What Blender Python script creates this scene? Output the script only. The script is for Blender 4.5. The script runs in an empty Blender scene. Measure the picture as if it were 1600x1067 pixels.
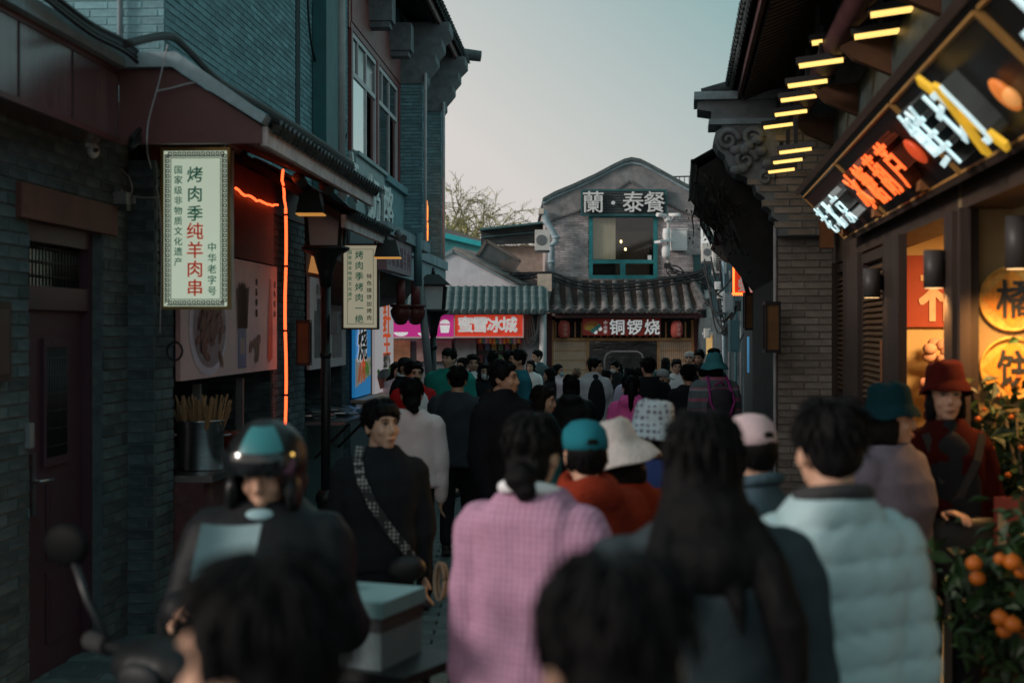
import bpy, math, random
import numpy as np
from mathutils import Vector, Matrix
C = bpy.context.scene
COL = C.collection
R = random.Random(11)
F, CZ, HY = 2222.0, 1.92, 515.0            # focal length in photo pixels, eye height, horizon row

# ------------------------------------------------------------------ camera, sky, sun, exposure
cam = bpy.data.objects.new('camera', bpy.data.cameras.new('camera'))
COL.objects.link(cam)
cam.location = (0, 0, CZ)
cam.rotation_euler = (math.pi/2, 0, 0)
cam.data.sensor_width = 36
cam.data.lens = 36*F/1600
cam.data.shift_y = (HY-533.5)/1600
cam.data.clip_start, cam.data.clip_end = 0.1, 5000
cam.data.dof.use_dof = True
cam.data.dof.focus_distance = 18
cam.data.dof.aperture_fstop = 2.4
C.camera = cam

w = bpy.data.worlds.new('World'); C.world = w; w.use_nodes = True
wn, wl = w.node_tree.nodes, w.node_tree.links
SUN_EL, SUN_AZ = math.radians(18), math.radians(-110)     # azimuth measured from +Y, negative to the left
sky = wn.new('ShaderNodeTexSky'); sky.sky_type = 'NISHITA'; sky.sun_disc = False
sky.sun_elevation = SUN_EL; sky.sun_rotation = SUN_AZ
sky.air_density = 1.6; sky.dust_density = 4.0; sky.ozone_density = 2.2
hs = wn.new('ShaderNodeHueSaturation'); hs.inputs['Saturation'].default_value = 0.75
mx = wn.new('ShaderNodeMix'); mx.data_type = 'RGBA'; mx.inputs[0].default_value = 0.85
# thin high overcast: pale towards the low sun on the left, teal overhead and to the right
tcw = wn.new('ShaderNodeTexCoord'); dp_ = wn.new('ShaderNodeVectorMath'); dp_.operation = 'DOT_PRODUCT'; dp_.inputs[1].default_value = (.80, .12, 1.0)
wl.new(tcw.outputs['Generated'], dp_.inputs[0])
mrw = wn.new('ShaderNodeMapRange'); mrw.inputs[1].default_value = .22; mrw.inputs[2].default_value = .49; wl.new(dp_.outputs['Value'], mrw.inputs[0])
nzw = wn.new('ShaderNodeTexNoise'); nzw.inputs['Scale'].default_value = 1.6; nzw.inputs['Detail'].default_value = 5; wl.new(tcw.outputs['Generated'], nzw.inputs['Vector'])
adw = wn.new('ShaderNodeMath'); adw.operation = 'MULTIPLY_ADD'; adw.inputs[1].default_value = .25; wl.new(nzw.outputs[0], adw.inputs[0])
sbw = wn.new('ShaderNodeMath'); sbw.operation = 'SUBTRACT'; sbw.inputs[1].default_value = .125; wl.new(mrw.outputs[0], adw.inputs[2]); wl.new(adw.outputs[0], sbw.inputs[0])
cmw = wn.new('ShaderNodeMix'); cmw.data_type = 'RGBA'; cmw.inputs[6].default_value = (7.1, 6.65, 6.4, 1); cmw.inputs[7].default_value = (2.3, 4.05, 4.15, 1)
wl.new(sbw.outputs[0], cmw.inputs[0]); wl.new(cmw.outputs[2], mx.inputs[7])
bg = wn['Background']; bg.inputs['Strength'].default_value = 0.085
wl.new(sky.outputs[0], hs.inputs['Color']); wl.new(hs.outputs[0], mx.inputs[6]); wl.new(mx.outputs[2], bg.inputs['Color'])

sd = bpy.data.lights.new('sun', 'SUN'); sd.energy = 1.5; sd.angle = math.radians(10); sd.color = (1, .90, .84)
sun = bpy.data.objects.new('sun', sd); COL.objects.link(sun)
dv = Vector((math.sin(SUN_AZ)*math.cos(SUN_EL), math.cos(SUN_AZ)*math.cos(SUN_EL), math.sin(SUN_EL)))
sun.rotation_euler = dv.to_track_quat('Z', 'Y').to_euler(); sun.location = dv*60
C.view_settings.view_transform = 'Standard'; C.view_settings.look = 'None'
C.view_settings.exposure = 0.35; C.view_settings.gamma = 1.0; C.view_settings.use_curve_mapping = False
C.cycles.use_denoising = True; C.cycles.max_bounces = 6; C.cycles.diffuse_bounces = 3
C.cycles.glossy_bounces = 3; C.cycles.transmission_bounces = 4; C.cycles.transparent_max_bounces = 6
C.cycles.sample_clamp_indirect = 4.0

# ------------------------------------------------------------------ helpers
I4 = Matrix.Identity(4)
FL = Matrix.Translation((-2.95, 0, 0)) @ Matrix.Rotation(-math.atan(.054), 4, 'Z')    # left row of shops
FR = Matrix.Translation((1.354, 0, 0)) @ Matrix.Rotation(-math.atan(.119), 4, 'Z')    # right row of shops
BASE = {}

def P(px, py, d): return Vector(((px-800)*d/F, d, CZ+(HY-py)*d/F))
def gz(y): return -.006*y

class MB:
    def __init__(s): s.v, s.f, s.s = [], [], []
    def add(s, v, f, M=None, smooth=False):
        b = len(s.v)
        if M is not None: v = [M @ Vector(q) for q in v]
        s.v += [tuple(q) for q in v]
        s.f += [tuple(b+i for i in q) for q in f]
        s.s += [smooth]*len(f) if isinstance(smooth, bool) else smooth
        return s
    def box(s, x0, x1, y0, y1, z0, z1, M=None):
        x0, x1 = sorted((x0, x1)); y0, y1 = sorted((y0, y1)); z0, z1 = sorted((z0, z1))
        v = [(x, y, z) for z in (z0, z1) for y in (y0, y1) for x in (x0, x1)]
        return s.add(v, [(0, 2, 3, 1), (4, 5, 7, 6), (0, 1, 5, 4), (2, 6, 7, 3), (0, 4, 6, 2), (1, 3, 7, 5)], M)
    def bar(s, a, b, w, h, up=(0, 0, 1)):
        a, b = Vector(a), Vector(b); d = b-a; L = d.length; d.normalize()
        u = Vector(up); r = d.cross(u)
        if r.length < 1e-4: r = d.cross(Vector((1, 0, 0)))
        r.normalize(); u = r.cross(d)
        M = Matrix((r, d, u)).transposed().to_4x4(); M.translation = a
        return s.box(-w/2, w/2, 0, L, -h/2, h/2, M)
    def tube(s, pts, r, n=8, cap=True, fl=1.0, up=None):
        pts = [Vector(p) for p in pts]; m = len(pts)
        rs = r if isinstance(r, (list, tuple)) else [r]*m
        v = []; pr = None
        for i in range(m):
            t = (pts[min(i+1, m-1)]-pts[max(i-1, 0)])
            t = t.normalized() if t.length > 1e-9 else Vector((0, 0, 1))
            if pr is None:
                a = Vector(up) if up else (Vector((0, 0, 1)) if abs(t.z) < .9 else Vector((1, 0, 0)))
                x = t.cross(a).normalized()
            else:
                x = (pr-t*pr.dot(t)); x = x.normalized() if x.length > 1e-6 else t.orthogonal().normalized()
            pr = x; y = t.cross(x)
            for k in range(n):
                a = 2*math.pi*k/n
                v.append(pts[i]+(x*math.cos(a)+y*math.sin(a)*fl)*rs[i])
        f = [(i*n+k, i*n+(k+1) % n, (i+1)*n+(k+1) % n, (i+1)*n+k) for i in range(m-1) for k in range(n)]
        sm = [True]*len(f)
        if cap:
            f += [tuple(range(n-1, -1, -1)), tuple(range((m-1)*n, m*n))]; sm += [False, False]
        return s.add(v, f, None, sm)
    def caps(s, a, b, r0, r1, n=12):                     # closed tapered capsule
        a, b = Vector(a), Vector(b); d = (b-a).normalized() if (b-a).length > 1e-6 else Vector((0, 0, 1))
        p = [a-d*r0*.98, a-d*r0*.7, a, b, b+d*r1*.7, b+d*r1*.98]
        return s.tube(p, [r0*.2, r0*.71, r0, r1, r1*.71, r1*.2], n)
    def lathe(s, prof, c=(0, 0, 0), n=16, M=None, sx=1, sy=1):
        v = []; m = len(prof)
        for r, z in prof:
            for k in range(n):
                a = 2*math.pi*k/n
                v.append((c[0]+r*math.cos(a)*sx, c[1]+r*math.sin(a)*sy, c[2]+z))
        f = [(i*n+k, i*n+(k+1) % n, (i+1)*n+(k+1) % n, (i+1)*n+k) for i in range(m-1) for k in range(n)]
        sm = [True]*len(f)
        f += [tuple(range(n-1, -1, -1)), tuple(range((m-1)*n, m*n))]; sm += [False]*2
        return s.add(v, f, M, sm)
    def ell(s, c, r, n=14, m=9, M=None):
        c = Vector(c); v = [Vector((0, 0, -r[2]))]
        for i in range(1, m):
            a = -math.pi/2+math.pi*i/m
            for k in range(n):
                b = 2*math.pi*k/n
                v.append(Vector((r[0]*math.cos(a)*math.cos(b), r[1]*math.cos(a)*math.sin(b), r[2]*math.sin(a))))
        v.append(Vector((0, 0, r[2])))
        if M is not None: v = [M @ q for q in v]
        v = [q+c for q in v]
        f = [(0, 1+(k+1) % n, 1+k) for k in range(n)]
        f += [(1+i*n+k, 1+i*n+(k+1) % n, 1+(i+1)*n+(k+1) % n, 1+(i+1)*n+k) for i in range(m-2) for k in range(n)]
        e = len(v)-1; b = 1+(m-2)*n
        f += [(b+k, b+(k+1) % n, e) for k in range(n)]
        return s.add(v, f, None, True)
    def loft(s, rings, n=18):                             # rings: (z, rx, ry, cx, cy), closed
        v = []
        for z, rx, ry, cx, cy in rings:
            for k in range(n):
                a = 2*math.pi*k/n; ca, sa = math.cos(a), math.sin(a)
                e = .85
                v.append((cx+rx*math.copysign(abs(ca)**e, ca), cy+ry*math.copysign(abs(sa)**e, sa), z))
        m = len(rings)
        f = [(i*n+k, i*n+(k+1) % n, (i+1)*n+(k+1) % n, (i+1)*n+k) for i in range(m-1) for k in range(n)]
        f += [tuple(range(n-1, -1, -1)), tuple(range((m-1)*n, m*n))]
        return s.add(v, f, None, True)
    def prism(s, poly, ax, a0, a1):                       # polygon (p,q) swept along axis ax
        n = len(poly)
        def pt(p, q, a): return {'x': (a, p, q), 'y': (p, a, q), 'z': (p, q, a)}[ax]
        v = [pt(p, q, a0) for p, q in poly]+[pt(p, q, a1) for p, q in poly]
        f = [tuple(range(n)), tuple(range(2*n-1, n-1, -1))]
        f += [(i, n+i, n+(i+1) % n, (i+1) % n) for i in range(n)]
        return s.add(v, f)
    def poly(s, *pts): return s.add(pts, [tuple(range(len(pts)))])
    def mesh(s, name, off=(0, 0, 0)):
        me = bpy.data.meshes.new(name)
        ox, oy, oz = off
        me.from_pydata([(x-ox, y-oy, z-oz) for x, y, z in s.v], [], s.f)
        me.polygons.foreach_set('use_smooth', s.s); me.update()
        return me

def fixn(me):
    import bmesh
    b = bmesh.new(); b.from_mesh(me); bmesh.ops.recalc_face_normals(b, faces=b.faces); b.to_mesh(me); b.free()

def props(o, label, cat, group=None, kind=None):
    if label: o['label'] = label
    if cat: o['category'] = cat
    if group: o['group'] = group
    if kind: o['kind'] = kind
def thing(name, label, cat, base=(0, 0, 0), frame=I4, group=None, rz=0, kind=None):
    o = bpy.data.objects.new(name, None); COL.objects.link(o); o.empty_display_size = .1
    o.matrix_world = frame @ Matrix.Translation(base) @ Matrix.Rotation(rz, 4, 'Z')
    props(o, label, cat, group, kind); BASE[o.name] = tuple(base) if rz == 0 else (0, 0, 0)
    return o
def put(name, me, m, par, label=None, kind=None, loc=None):
    o = bpy.data.objects.new(name, me); COL.objects.link(o); o.parent = par
    if m is not None:
        if len(me.materials) == 0: me.materials.append(m)
        elif me.materials[0] is not m: o.material_slots[0].link = 'OBJECT'; o.material_slots[0].material = m
    if label: o['label'] = label
    if kind: o['kind'] = kind
    BASE[o.name] = BASE[par.name]
    return o
def part(name, mb, m, par, label=None, kind=None, fix=True):
    me = mb.mesh(name, BASE[par.name])
    if fix: fixn(me)
    return put(name, me, m, par, label, kind)
def inst(name, me, m, par, M):                            # a piece sharing mesh data, M in the thing's frame
    o = put(name, me, m, par); b = BASE[par.name]
    o.matrix_local = Matrix.Translation((-b[0], -b[1], -b[2])) @ M
    return o
def solo(name, mb, m, label, cat, base=(0, 0, 0), frame=I4, group=None, kind=None, rz=0):
    me = mb.mesh(name, base if rz == 0 else (0, 0, 0)); fixn(me)
    o = bpy.data.objects.new(name, me); COL.objects.link(o); me.materials.append(m)
    o.matrix_world = frame @ Matrix.Translation(base) @ Matrix.Rotation(rz, 4, 'Z')
    props(o, label, cat, group, kind); BASE[o.name] = tuple(base)
    return o
def struct(name, mb, m, frame=I4): return solo(name, mb, m, None, None, (0, 0, 0), frame, None, 'structure')

GL = {}
def glyph(ch, ext=.03, bold=.012, res=3):
    k = (ch, ext, bold, res)
    if k not in GL:
        c = bpy.data.curves.new('t', 'FONT'); c.body = ch; c.size = 1; c.extrude = ext; c.offset = bold; c.resolution_u = res
        o = bpy.data.objects.new('t', c); COL.objects.link(o)
        me = bpy.data.meshes.new_from_object(o.evaluated_get(bpy.context.evaluated_depsgraph_get()))
        v = [tuple(q.co) for q in me.vertices]; f = [tuple(p.vertices) for p in me.polygons]
        x0 = min(q[0] for q in v); x1 = max(q[0] for q in v)
        cx = .5 if ord(ch) > 0x2e00 else (x0+x1)/2
        v = [(x-cx, y-.38, z) for x, y, z in v]
        bpy.data.objects.remove(o); bpy.data.curves.remove(c); bpy.data.meshes.remove(me)
        GL[k] = (v, f)
    return GL[k]
def text(mb, s, c, right, up, size, step, ext=.03, bold=.012, sx=1, vert=False):
    """string s centred on c; glyph plane spanned by right/up; step between characters"""
    c, r, u = Vector(c), Vector(right).normalized(), Vector(up).normalized(); nn = r.cross(u)
    n = len(s)
    for i, ch in enumerate(s):
        if ch == ' ': continue
        p = c+((-u if vert else r)*step*(i-(n-1)/2))
        v, f = glyph(ch, ext, 0)
        n_ = 8 if bold > .035 else 4
        for j in range(n_ if bold > .004 else 1):      # heavier strokes: shifted copies a hair apart in depth
            a = 2*math.pi*(j+.5)/n_; o = (r*math.cos(a)*sx+u*math.sin(a))*bold*size if bold > .004 else Vector((0, 0, 0))
            M = Matrix((r*size*sx, u*size, nn*size)).transposed().to_4x4(); M.translation = p+o+nn*(.0006*j)
            mb.add(v, f, M)
    return mb

# ------------------------------------------------------------------ materials
MC = {}
def M(name, col, rough=.7, metal=0, noise=.15, ns=6, bump=.0, bs=60, emit=0, ecol=None, isl=0, spec=.4,
      st=(1, 1, 1), coat=0, det=4, alpha=1, trans=0, wear=None, wscale=2.0, wamt=.55):
    if name in MC: return MC[name]
    m = bpy.data.materials.new(name); m.use_nodes = True; nt = m.node_tree; N, Lk = nt.nodes, nt.links
    b = N['Principled BSDF']; MC[name] = m
    b.inputs['Roughness'].default_value = rough; b.inputs['Metallic'].default_value = metal
    b.inputs['Specular IOR Level'].default_value = spec
    if coat: b.inputs['Coat Weight'].default_value = coat
    if trans: b.inputs['Transmission Weight'].default_value = trans
    col = tuple(col)+(1,)
    tc = N.new('ShaderNodeTexCoord'); mp = N.new('ShaderNodeMapping'); mp.inputs['Scale'].default_value = st
    Lk.new(tc.outputs['Object'], mp.inputs['Vector'])
    nz = N.new('ShaderNodeTexNoise'); nz.inputs['Scale'].default_value = ns; nz.inputs['Detail'].default_value = det
    nz.inputs['Roughness'].default_value = .65; Lk.new(mp.outputs[0], nz.inputs['Vector'])
    mr = N.new('ShaderNodeMapRange'); mr.inputs[1].default_value = .3; mr.inputs[2].default_value = .7
    mr.inputs[3].default_value = 1-noise; mr.inputs[4].default_value = 1+noise; Lk.new(nz.outputs[0], mr.inputs[0])
    val = mr.outputs[0]
    if isl:
        g = N.new('ShaderNodeNewGeometry'); oi = N.new('ShaderNodeObjectInfo')
        a = N.new('ShaderNodeMath'); a.operation = 'ADD'; Lk.new(g.outputs['Random Per Island'], a.inputs[0]); Lk.new(oi.outputs['Random'], a.inputs[1])
        fr = N.new('ShaderNodeMath'); fr.operation = 'FRACT'; Lk.new(a.outputs[0], fr.inputs[0])
        m2 = N.new('ShaderNodeMapRange'); m2.inputs[3].default_value = 1-isl; m2.inputs[4].default_value = 1+isl; Lk.new(fr.outputs[0], m2.inputs[0])
        mu = N.new('ShaderNodeMath'); mu.operation = 'MULTIPLY'; Lk.new(val, mu.inputs[0]); Lk.new(m2.outputs[0], mu.inputs[1]); val = mu.outputs[0]
    h = N.new('ShaderNodeHueSaturation'); h.inputs['Color'].default_value = col; Lk.new(val, h.inputs['Value'])
    out = h.outputs[0]
    if wear:
        n2 = N.new('ShaderNodeTexNoise'); n2.inputs['Scale'].default_value = wscale; n2.inputs['Detail'].default_value = 8; n2.inputs['Roughness'].default_value = .7
        Lk.new(mp.outputs[0], n2.inputs['Vector'])
        m3 = N.new('ShaderNodeMapRange'); m3.inputs[1].default_value = .48; m3.inputs[2].default_value = .66; m3.inputs[4].default_value = wamt; Lk.new(n2.outputs[0], m3.inputs[0])
        mm = N.new('ShaderNodeMix'); mm.data_type = 'RGBA'; Lk.new(m3.outputs[0], mm.inputs[0]); Lk.new(out, mm.inputs[6]); mm.inputs[7].default_value = tuple(wear)+(1,)
        out = mm.outputs[2]
    Lk.new(out, b.inputs['Base Color'])
    if bump:
        n3 = N.new('ShaderNodeTexNoise'); n3.inputs['Scale'].default_value = bs; n3.inputs['Detail'].default_value = 6; Lk.new(mp.outputs[0], n3.inputs['Vector'])
        bp = N.new('ShaderNodeBump'); bp.inputs['Strength'].default_value = bump; bp.inputs['Distance'].default_value = .01
        Lk.new(n3.outputs[0], bp.inputs['Height']); Lk.new(bp.outputs[0], b.inputs['Normal'])
    if emit:
        b.inputs['Emission Color'].default_value = (tuple(ecol) if ecol else col[:3])+(1,); b.inputs['Emission Strength'].default_value = emit
    return m

def pattern(name, kind, cols, scale, rough=.85, width=.5):
    """cloth with a printed or knitted pattern: stripes / plaid / dots / tweed"""
    if name in MC: return MC[name]
    m = M(name, cols[0], rough, noise=.12, ns=40, bump=.25, bs=250); N, Lk = m.node_tree.nodes, m.node_tree.links
    b = N['Principled BSDF']; tc = N.new('ShaderNodeTexCoord'); src = b.inputs['Base Color'].links[0].from_socket
    def stripes(axis, sc, wd):
        sp = N.new('ShaderNodeSeparateXYZ'); Lk.new(tc.outputs['Object'], sp.inputs[0])
        a = N.new('ShaderNodeMath'); a.operation = 'MULTIPLY'; a.inputs[1].default_value = sc; Lk.new(sp.outputs[axis], a.inputs[0])
        f = N.new('ShaderNodeMath'); f.operation = 'FRACT'; Lk.new(a.outputs[0], f.inputs[0])
        l = N.new('ShaderNodeMath'); l.operation = 'LESS_THAN'; l.inputs[1].default_value = wd; Lk.new(f.outputs[0], l.inputs[0]); return l.outputs[0]
    def mix(fac, a, c):
        x = N.new('ShaderNodeMix'); x.data_type = 'RGBA'; Lk.new(fac, x.inputs[0]); Lk.new(a, x.inputs[6]); x.inputs[7].default_value = tuple(c)+(1,); return x.outputs[2]
    if kind == 'stripes':
        out = mix(stripes(2, scale, width), src, cols[1])
        if len(cols) > 2: out = mix(stripes(2, scale*.5, width*.3), out, cols[2])
    elif kind == 'plaid':
        out = mix(stripes(0, scale, .4), mix(stripes(2, scale, .4), src, cols[1]), cols[-1])
    elif kind == 'tweed':
        out = mix(stripes(0, scale, .5), mix(stripes(2, scale, .5), src, cols[1]), cols[-1])
        n = N.new('ShaderNodeTexNoise'); n.inputs['Scale'].default_value = 160; Lk.new(tc.outputs['Object'], n.inputs['Vector'])
        x = N.new('ShaderNodeMix'); x.data_type = 'RGBA'; x.inputs[0].default_value = .65; Lk.new(out, x.inputs[6]); Lk.new(src, x.inputs[7]); out = x.outputs[2]
    else:
        v = N.new('ShaderNodeTexVoronoi'); v.inputs['Scale'].default_value = scale; v.inputs['Randomness'].default_value = .15; Lk.new(tc.outputs['Object'], v.inputs['Vector'])
        l = N.new('ShaderNodeMath'); l.operation = 'LESS_THAN'; l.inputs[1].default_value = width; Lk.new(v.outputs['Distance'], l.inputs[0]); out = mix(l.outputs[0], src, cols[1])
    Lk.new(out, b.inputs['Base Color'])
    return m

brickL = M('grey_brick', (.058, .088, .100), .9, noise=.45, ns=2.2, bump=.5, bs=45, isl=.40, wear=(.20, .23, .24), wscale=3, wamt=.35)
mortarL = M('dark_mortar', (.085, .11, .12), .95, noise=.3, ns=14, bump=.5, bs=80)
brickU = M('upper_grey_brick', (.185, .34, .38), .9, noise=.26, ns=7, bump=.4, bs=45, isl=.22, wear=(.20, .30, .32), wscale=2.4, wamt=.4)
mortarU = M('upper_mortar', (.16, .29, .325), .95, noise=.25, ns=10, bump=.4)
brickR = M('brown_grey_brick', (.31, .275, .24), .9, noise=.28, ns=8, bump=.5, bs=45, isl=.28, wear=(.17, .15, .14), wscale=3, wamt=.4)
mortarR = M('brown_mortar', (.24, .215, .19), .95, noise=.3, ns=12, bump=.4)
brickC = M('violet_grey_brick', (.43, .385, .395), .9, noise=.3, ns=5, bump=.4, isl=.25, wear=(.30, .27, .27), wscale=1.6, wamt=.5)
mortarC = M('weathered_mortar', (.40, .35, .335), .95, noise=.3, ns=6, bump=.3)
plaster = M('weathered_plaster', (.20, .20, .205), .92, noise=.35, ns=3, bump=.5, bs=30, wear=(.42, .37, .36), wscale=1.7, wamt=.6)
plasterW = M('pale_plaster', (.66, .65, .69), .92, noise=.14, ns=3, bump=.3, bs=30, wear=(.5, .5, .55), wscale=2, wamt=.5)
tileD = M('dark_roof_tile', (.055, .070, .075), .75, noise=.35, ns=12, bump=.4, isl=.4, wear=(.14, .16, .16), wscale=5, wamt=.4)
tileG = M('grey_green_tile', (.095, .14, .145), .7, noise=.2, ns=6, bump=.3, isl=.14, wear=(.18, .22, .22), wscale=4, wamt=.4)
tileC = M('brown_grey_tile', (.15, .145, .145), .75, noise=.35, ns=10, bump=.4, isl=.4, wear=(.27, .25, .24), wscale=4, wamt=.5)
stoneG = M('grey_stone', (.19, .22, .235), .88, noise=.25, ns=7, bump=.5, bs=35, wear=(.09, .10, .11), wscale=3, wamt=.5)
coping = M('grey_blue_coping', (.28, .37, .41), .7, noise=.2, ns=5, bump=.3, bs=30, wear=(.11, .15, .17), wscale=3)
maroon = M('maroon_paint', (.115, .033, .036), .42, noise=.22, ns=4, bump=.12, bs=20, wear=(.07, .028, .03), wscale=2, spec=.5)
maroonG = M('maroon_gloss_panel', (.115, .050, .056), .22, noise=.18, ns=3, bump=.06, bs=9, wear=(.17, .10, .105), wscale=1.6, wamt=.6, spec=.9, st=(1, 3.5, .35))
redcol = M('red_column_paint', (.235, .062, .066), .45, noise=.2, ns=5, bump=.15, bs=30, wear=(.15, .05, .055), wscale=4)
doorP = M('purple_door_paint', (.060, .026, .040), .5, noise=.2, ns=4, bump=.15, bs=25, wear=(.042, .022, .03), wscale=2)
black = M('black_metal', (.013, .014, .016), .45, noise=.25, ns=12, bump=.1, spec=.5)
blackC = M('black_cable', (.012, .013, .015), .55, noise=.2)
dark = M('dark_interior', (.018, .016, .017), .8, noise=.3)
woodD = M('dark_timber', (.040, .026, .020), .6, noise=.35, ns=5, bump=.3, bs=30, st=(1, 1, .15))
woodB = M('bronze_timber', (.135, .075, .036), .5, noise=.25, ns=6, bump=.2, st=(1, .3, 1))
fascW = M('pale_fascia_board', (.76, .66, .66), .7, noise=.2, ns=9, bump=.2, bs=30, wear=(.42, .35, .35), wscale=7, wamt=.7)
white = M('white_paint', (.72, .72, .72), .6, noise=.08, wear=(.5, .5, .5), wscale=5, wamt=.4)
offwhite = M('off_white_plastic', (.60, .58, .55), .55, noise=.1, wear=(.42, .40, .37), wscale=4, wamt=.5)
steel = M('brushed_steel', (.42, .41, .42), .28, metal=1, noise=.18, ns=5, st=(1, 1, 9), bump=.05)
greyM = M('grey_metal', (.17, .18, .19), .5, metal=.3, noise=.2)
tealP = M('teal_paint', (.018, .20, .22), .5, noise=.2, ns=6, bump=.15, wear=(.03, .13, .14), wscale=5)
glassD = M('dark_glass', (.035, .045, .048), .08, noise=.3, ns=2, spec=.8)
glassS = M('sky_glass', (.86, .90, .90), .10, metal=.75, noise=.06, spec=.9)
pipeB = M('blue_grey_pipe', (.33, .42, .47), .5, noise=.2, ns=7, wear=(.2, .25, .28), wscale=6)
gold = M('gold_trim', (.34, .23, .08), .4, metal=.6, noise=.2)
neonO = M('orange_neon', (.9, .16, .04), .5, emit=2.3, ecol=(1.0, .10, .025))

def thin_glass(name, tint=(.85, .88, .86), gl=.05):
    m = bpy.data.materials.new(name); m.use_nodes = True; N, L = m.node_tree.nodes, m.node_tree.links; N.remove(N['Principled BSDF'])
    t = N.new('ShaderNodeBsdfTransparent'); t.inputs[0].default_value = tint+(1,); g = N.new('ShaderNodeBsdfGlossy'); g.inputs['Roughness'].default_value = .04
    x = N.new('ShaderNodeMixShader'); x.inputs[0].default_value = gl; L.new(t.outputs[0], x.inputs[1]); L.new(g.outputs[0], x.inputs[2]); L.new(x.outputs[0], N['Material Output'].inputs['Surface']); return m
# ------------------------------------------------------------------ brickwork: real bricks, the largest in view as parts
def brick_mesh(L, h, dep, sd):
    q = random.Random(sd); mb = MB(); b = .004
    j = lambda: q.uniform(-.0016, .0016)
    v = [(-L/2, 0, -h/2), (L/2, 0, -h/2), (L/2, 0, h/2), (-L/2, 0, h/2)]
    t = [(-L/2+b, dep+j(), -h/2+b), (L/2-b, dep+j(), -h/2+b), (L/2-b, dep+j(), h/2-b), (-L/2+b, dep+j(), h/2-b)]
    mb.add(v+t, [(4, 5, 6, 7), (0, 1, 5, 4), (1, 2, 6, 5), (2, 3, 7, 6), (3, 0, 4, 7)])
    me = mb.mesh('brick'); fixn(me)
    # closed outside shell: make sure the front faces outward (+y)
    if me.polygons[0].normal.y < 0: me.flip_normals()
    return me

class Bricks:
    """collects brick rectangles of one building; emit() makes the biggest ones in the picture separate parts"""
    def __init__(s, par, frame, mat, bl=.25, bh=.068, jt=.010, dep=.007, nmax=300):
        s.par, s.frame, s.mat, s.bl, s.bh, s.jt, s.dep, s.nmax = par, frame, mat, bl, bh, jt, dep, nmax
        s.items = []; s.ms = [brick_mesh(bl-jt, bh-jt, dep, k) for k in range(4)]
    def wall(s, o, u, nrm, L, H, holes=(), keep=None):
        o, u, nrm = Vector(o), Vector(u), Vector(nrm)
        rows = int(H/s.bh)
        for r in range(rows):
            z0 = r*s.bh; zc = z0+s.bh/2
            segs = [(0, L)]
            for a, b, c, d in holes:
                if c-.02 < zc < d+.02:
                    ns = []
                    for p, q in segs:
                        if b <= p or a >= q: ns.append((p, q)); continue
                        if a > p: ns.append((p, a))
                        if b < q: ns.append((b, q))
                    segs = ns
            off = (r % 2)*s.bl/2 + R.uniform(-.012, .012)
            for p, q in segs:
                x = p-((p-off) % s.bl)
                while x < q:
                    a, b = max(x, p), min(x+s.bl, q)
                    if b-a > .03 and (keep is None or keep((a+b)/2, zc)):
                        s.items.append((o+u*((a+b)/2)+Vector((0, 0, zc)), u, nrm, b-a-s.jt))
                    x += s.bl
    def emit(s):
        sc = []
        for it in s.items:
            p = s.frame @ it[0]
            if p.y < .5: sc.append(-1); continue
            x = 800+F*p.x/p.y; y = HY-(p.z-CZ)*F/p.y
            nw = s.frame.to_3x3() @ it[2]
            face = abs(nw.dot((p-Vector((0, 0, CZ))).normalized()))
            inside = -5 < x < 1605 and -5 < y < 1072
            sc.append((it[3]*s.bh*face/p.y**2) if inside else -1)
        order = np.argsort(-np.array(sc))
        top = set(int(i) for i in order[:s.nmax] if sc[int(i)] > 0)
        rest = MB()
        for i, (c, u, nn, L) in enumerate(s.items):
            z = Vector((0, 0, 1)); k = R.randrange(4); sx = L/(s.bl-s.jt)
            pr = R.uniform(.75, 1.25)
            Mx = Matrix((u*sx, nn*pr, z)).transposed().to_4x4(); Mx.translation = c
            if i in top: inst('brick', s.ms[k], s.mat, s.par, Mx)
            else:
                me = s.ms[k]
                rest.add([v.co for v in me.vertices], [tuple(p.vertices) for p in me.polygons], Mx)
        if rest.f: part('brick_course', rest, s.mat, s.par, kind='stuff')

# ------------------------------------------------------------------ ground and paving
g = MB(); g.add([(-900, -40, .1), (900, -40, .1), (900, 60, -.38), (-900, 60, -.38), (-900, 2500, -.38), (900, 2500, -.38)], [(0, 1, 2, 3), (3, 2, 5, 4)])
struct('ground', g, M('ground_dust', (.12, .12, .12), .95, noise=.3))
stq = MB(); stq.add([(-3.2, -6, .056), (6, -6, .056), (6, 50, -.292), (-3.2, 50, -.292)], [(0, 1, 2, 3)])
street = struct('street', stq, M('joint_sand', (.05, .055, .055), .95, noise=.3))
BASE[street.name] = (0, 0, 0)
street['kind'] = 'structure'
def gs(y): return .02-.006*y+.004
paveM = M('street_paver', (.095, .135, .14), .55, noise=.3, ns=9, bump=.4, bs=50, isl=.25, wear=(.05, .07, .075), wscale=3, spec=.5)
pm = MB(); pw, pl = .292, .142
pm.add([(-pl/2, -pw/2, 0), (pl/2, -pw/2, 0), (pl/2, pw/2, 0), (-pl/2, pw/2, 0), (-pl/2+.006, -pw/2+.006, .012), (pl/2-.006, -pw/2+.006, .012), (pl/2-.006, pw/2-.006, .012), (-pl/2+.006, pw/2-.006, .012)],
       [(4, 5, 6, 7), (0, 1, 5, 4), (1, 2, 6, 5), (2, 3, 7, 6), (3, 0, 4, 7)])
pme = pm.mesh('paver'); cnt = 0; rest = MB()
y = 1.2; row = 0
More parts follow.
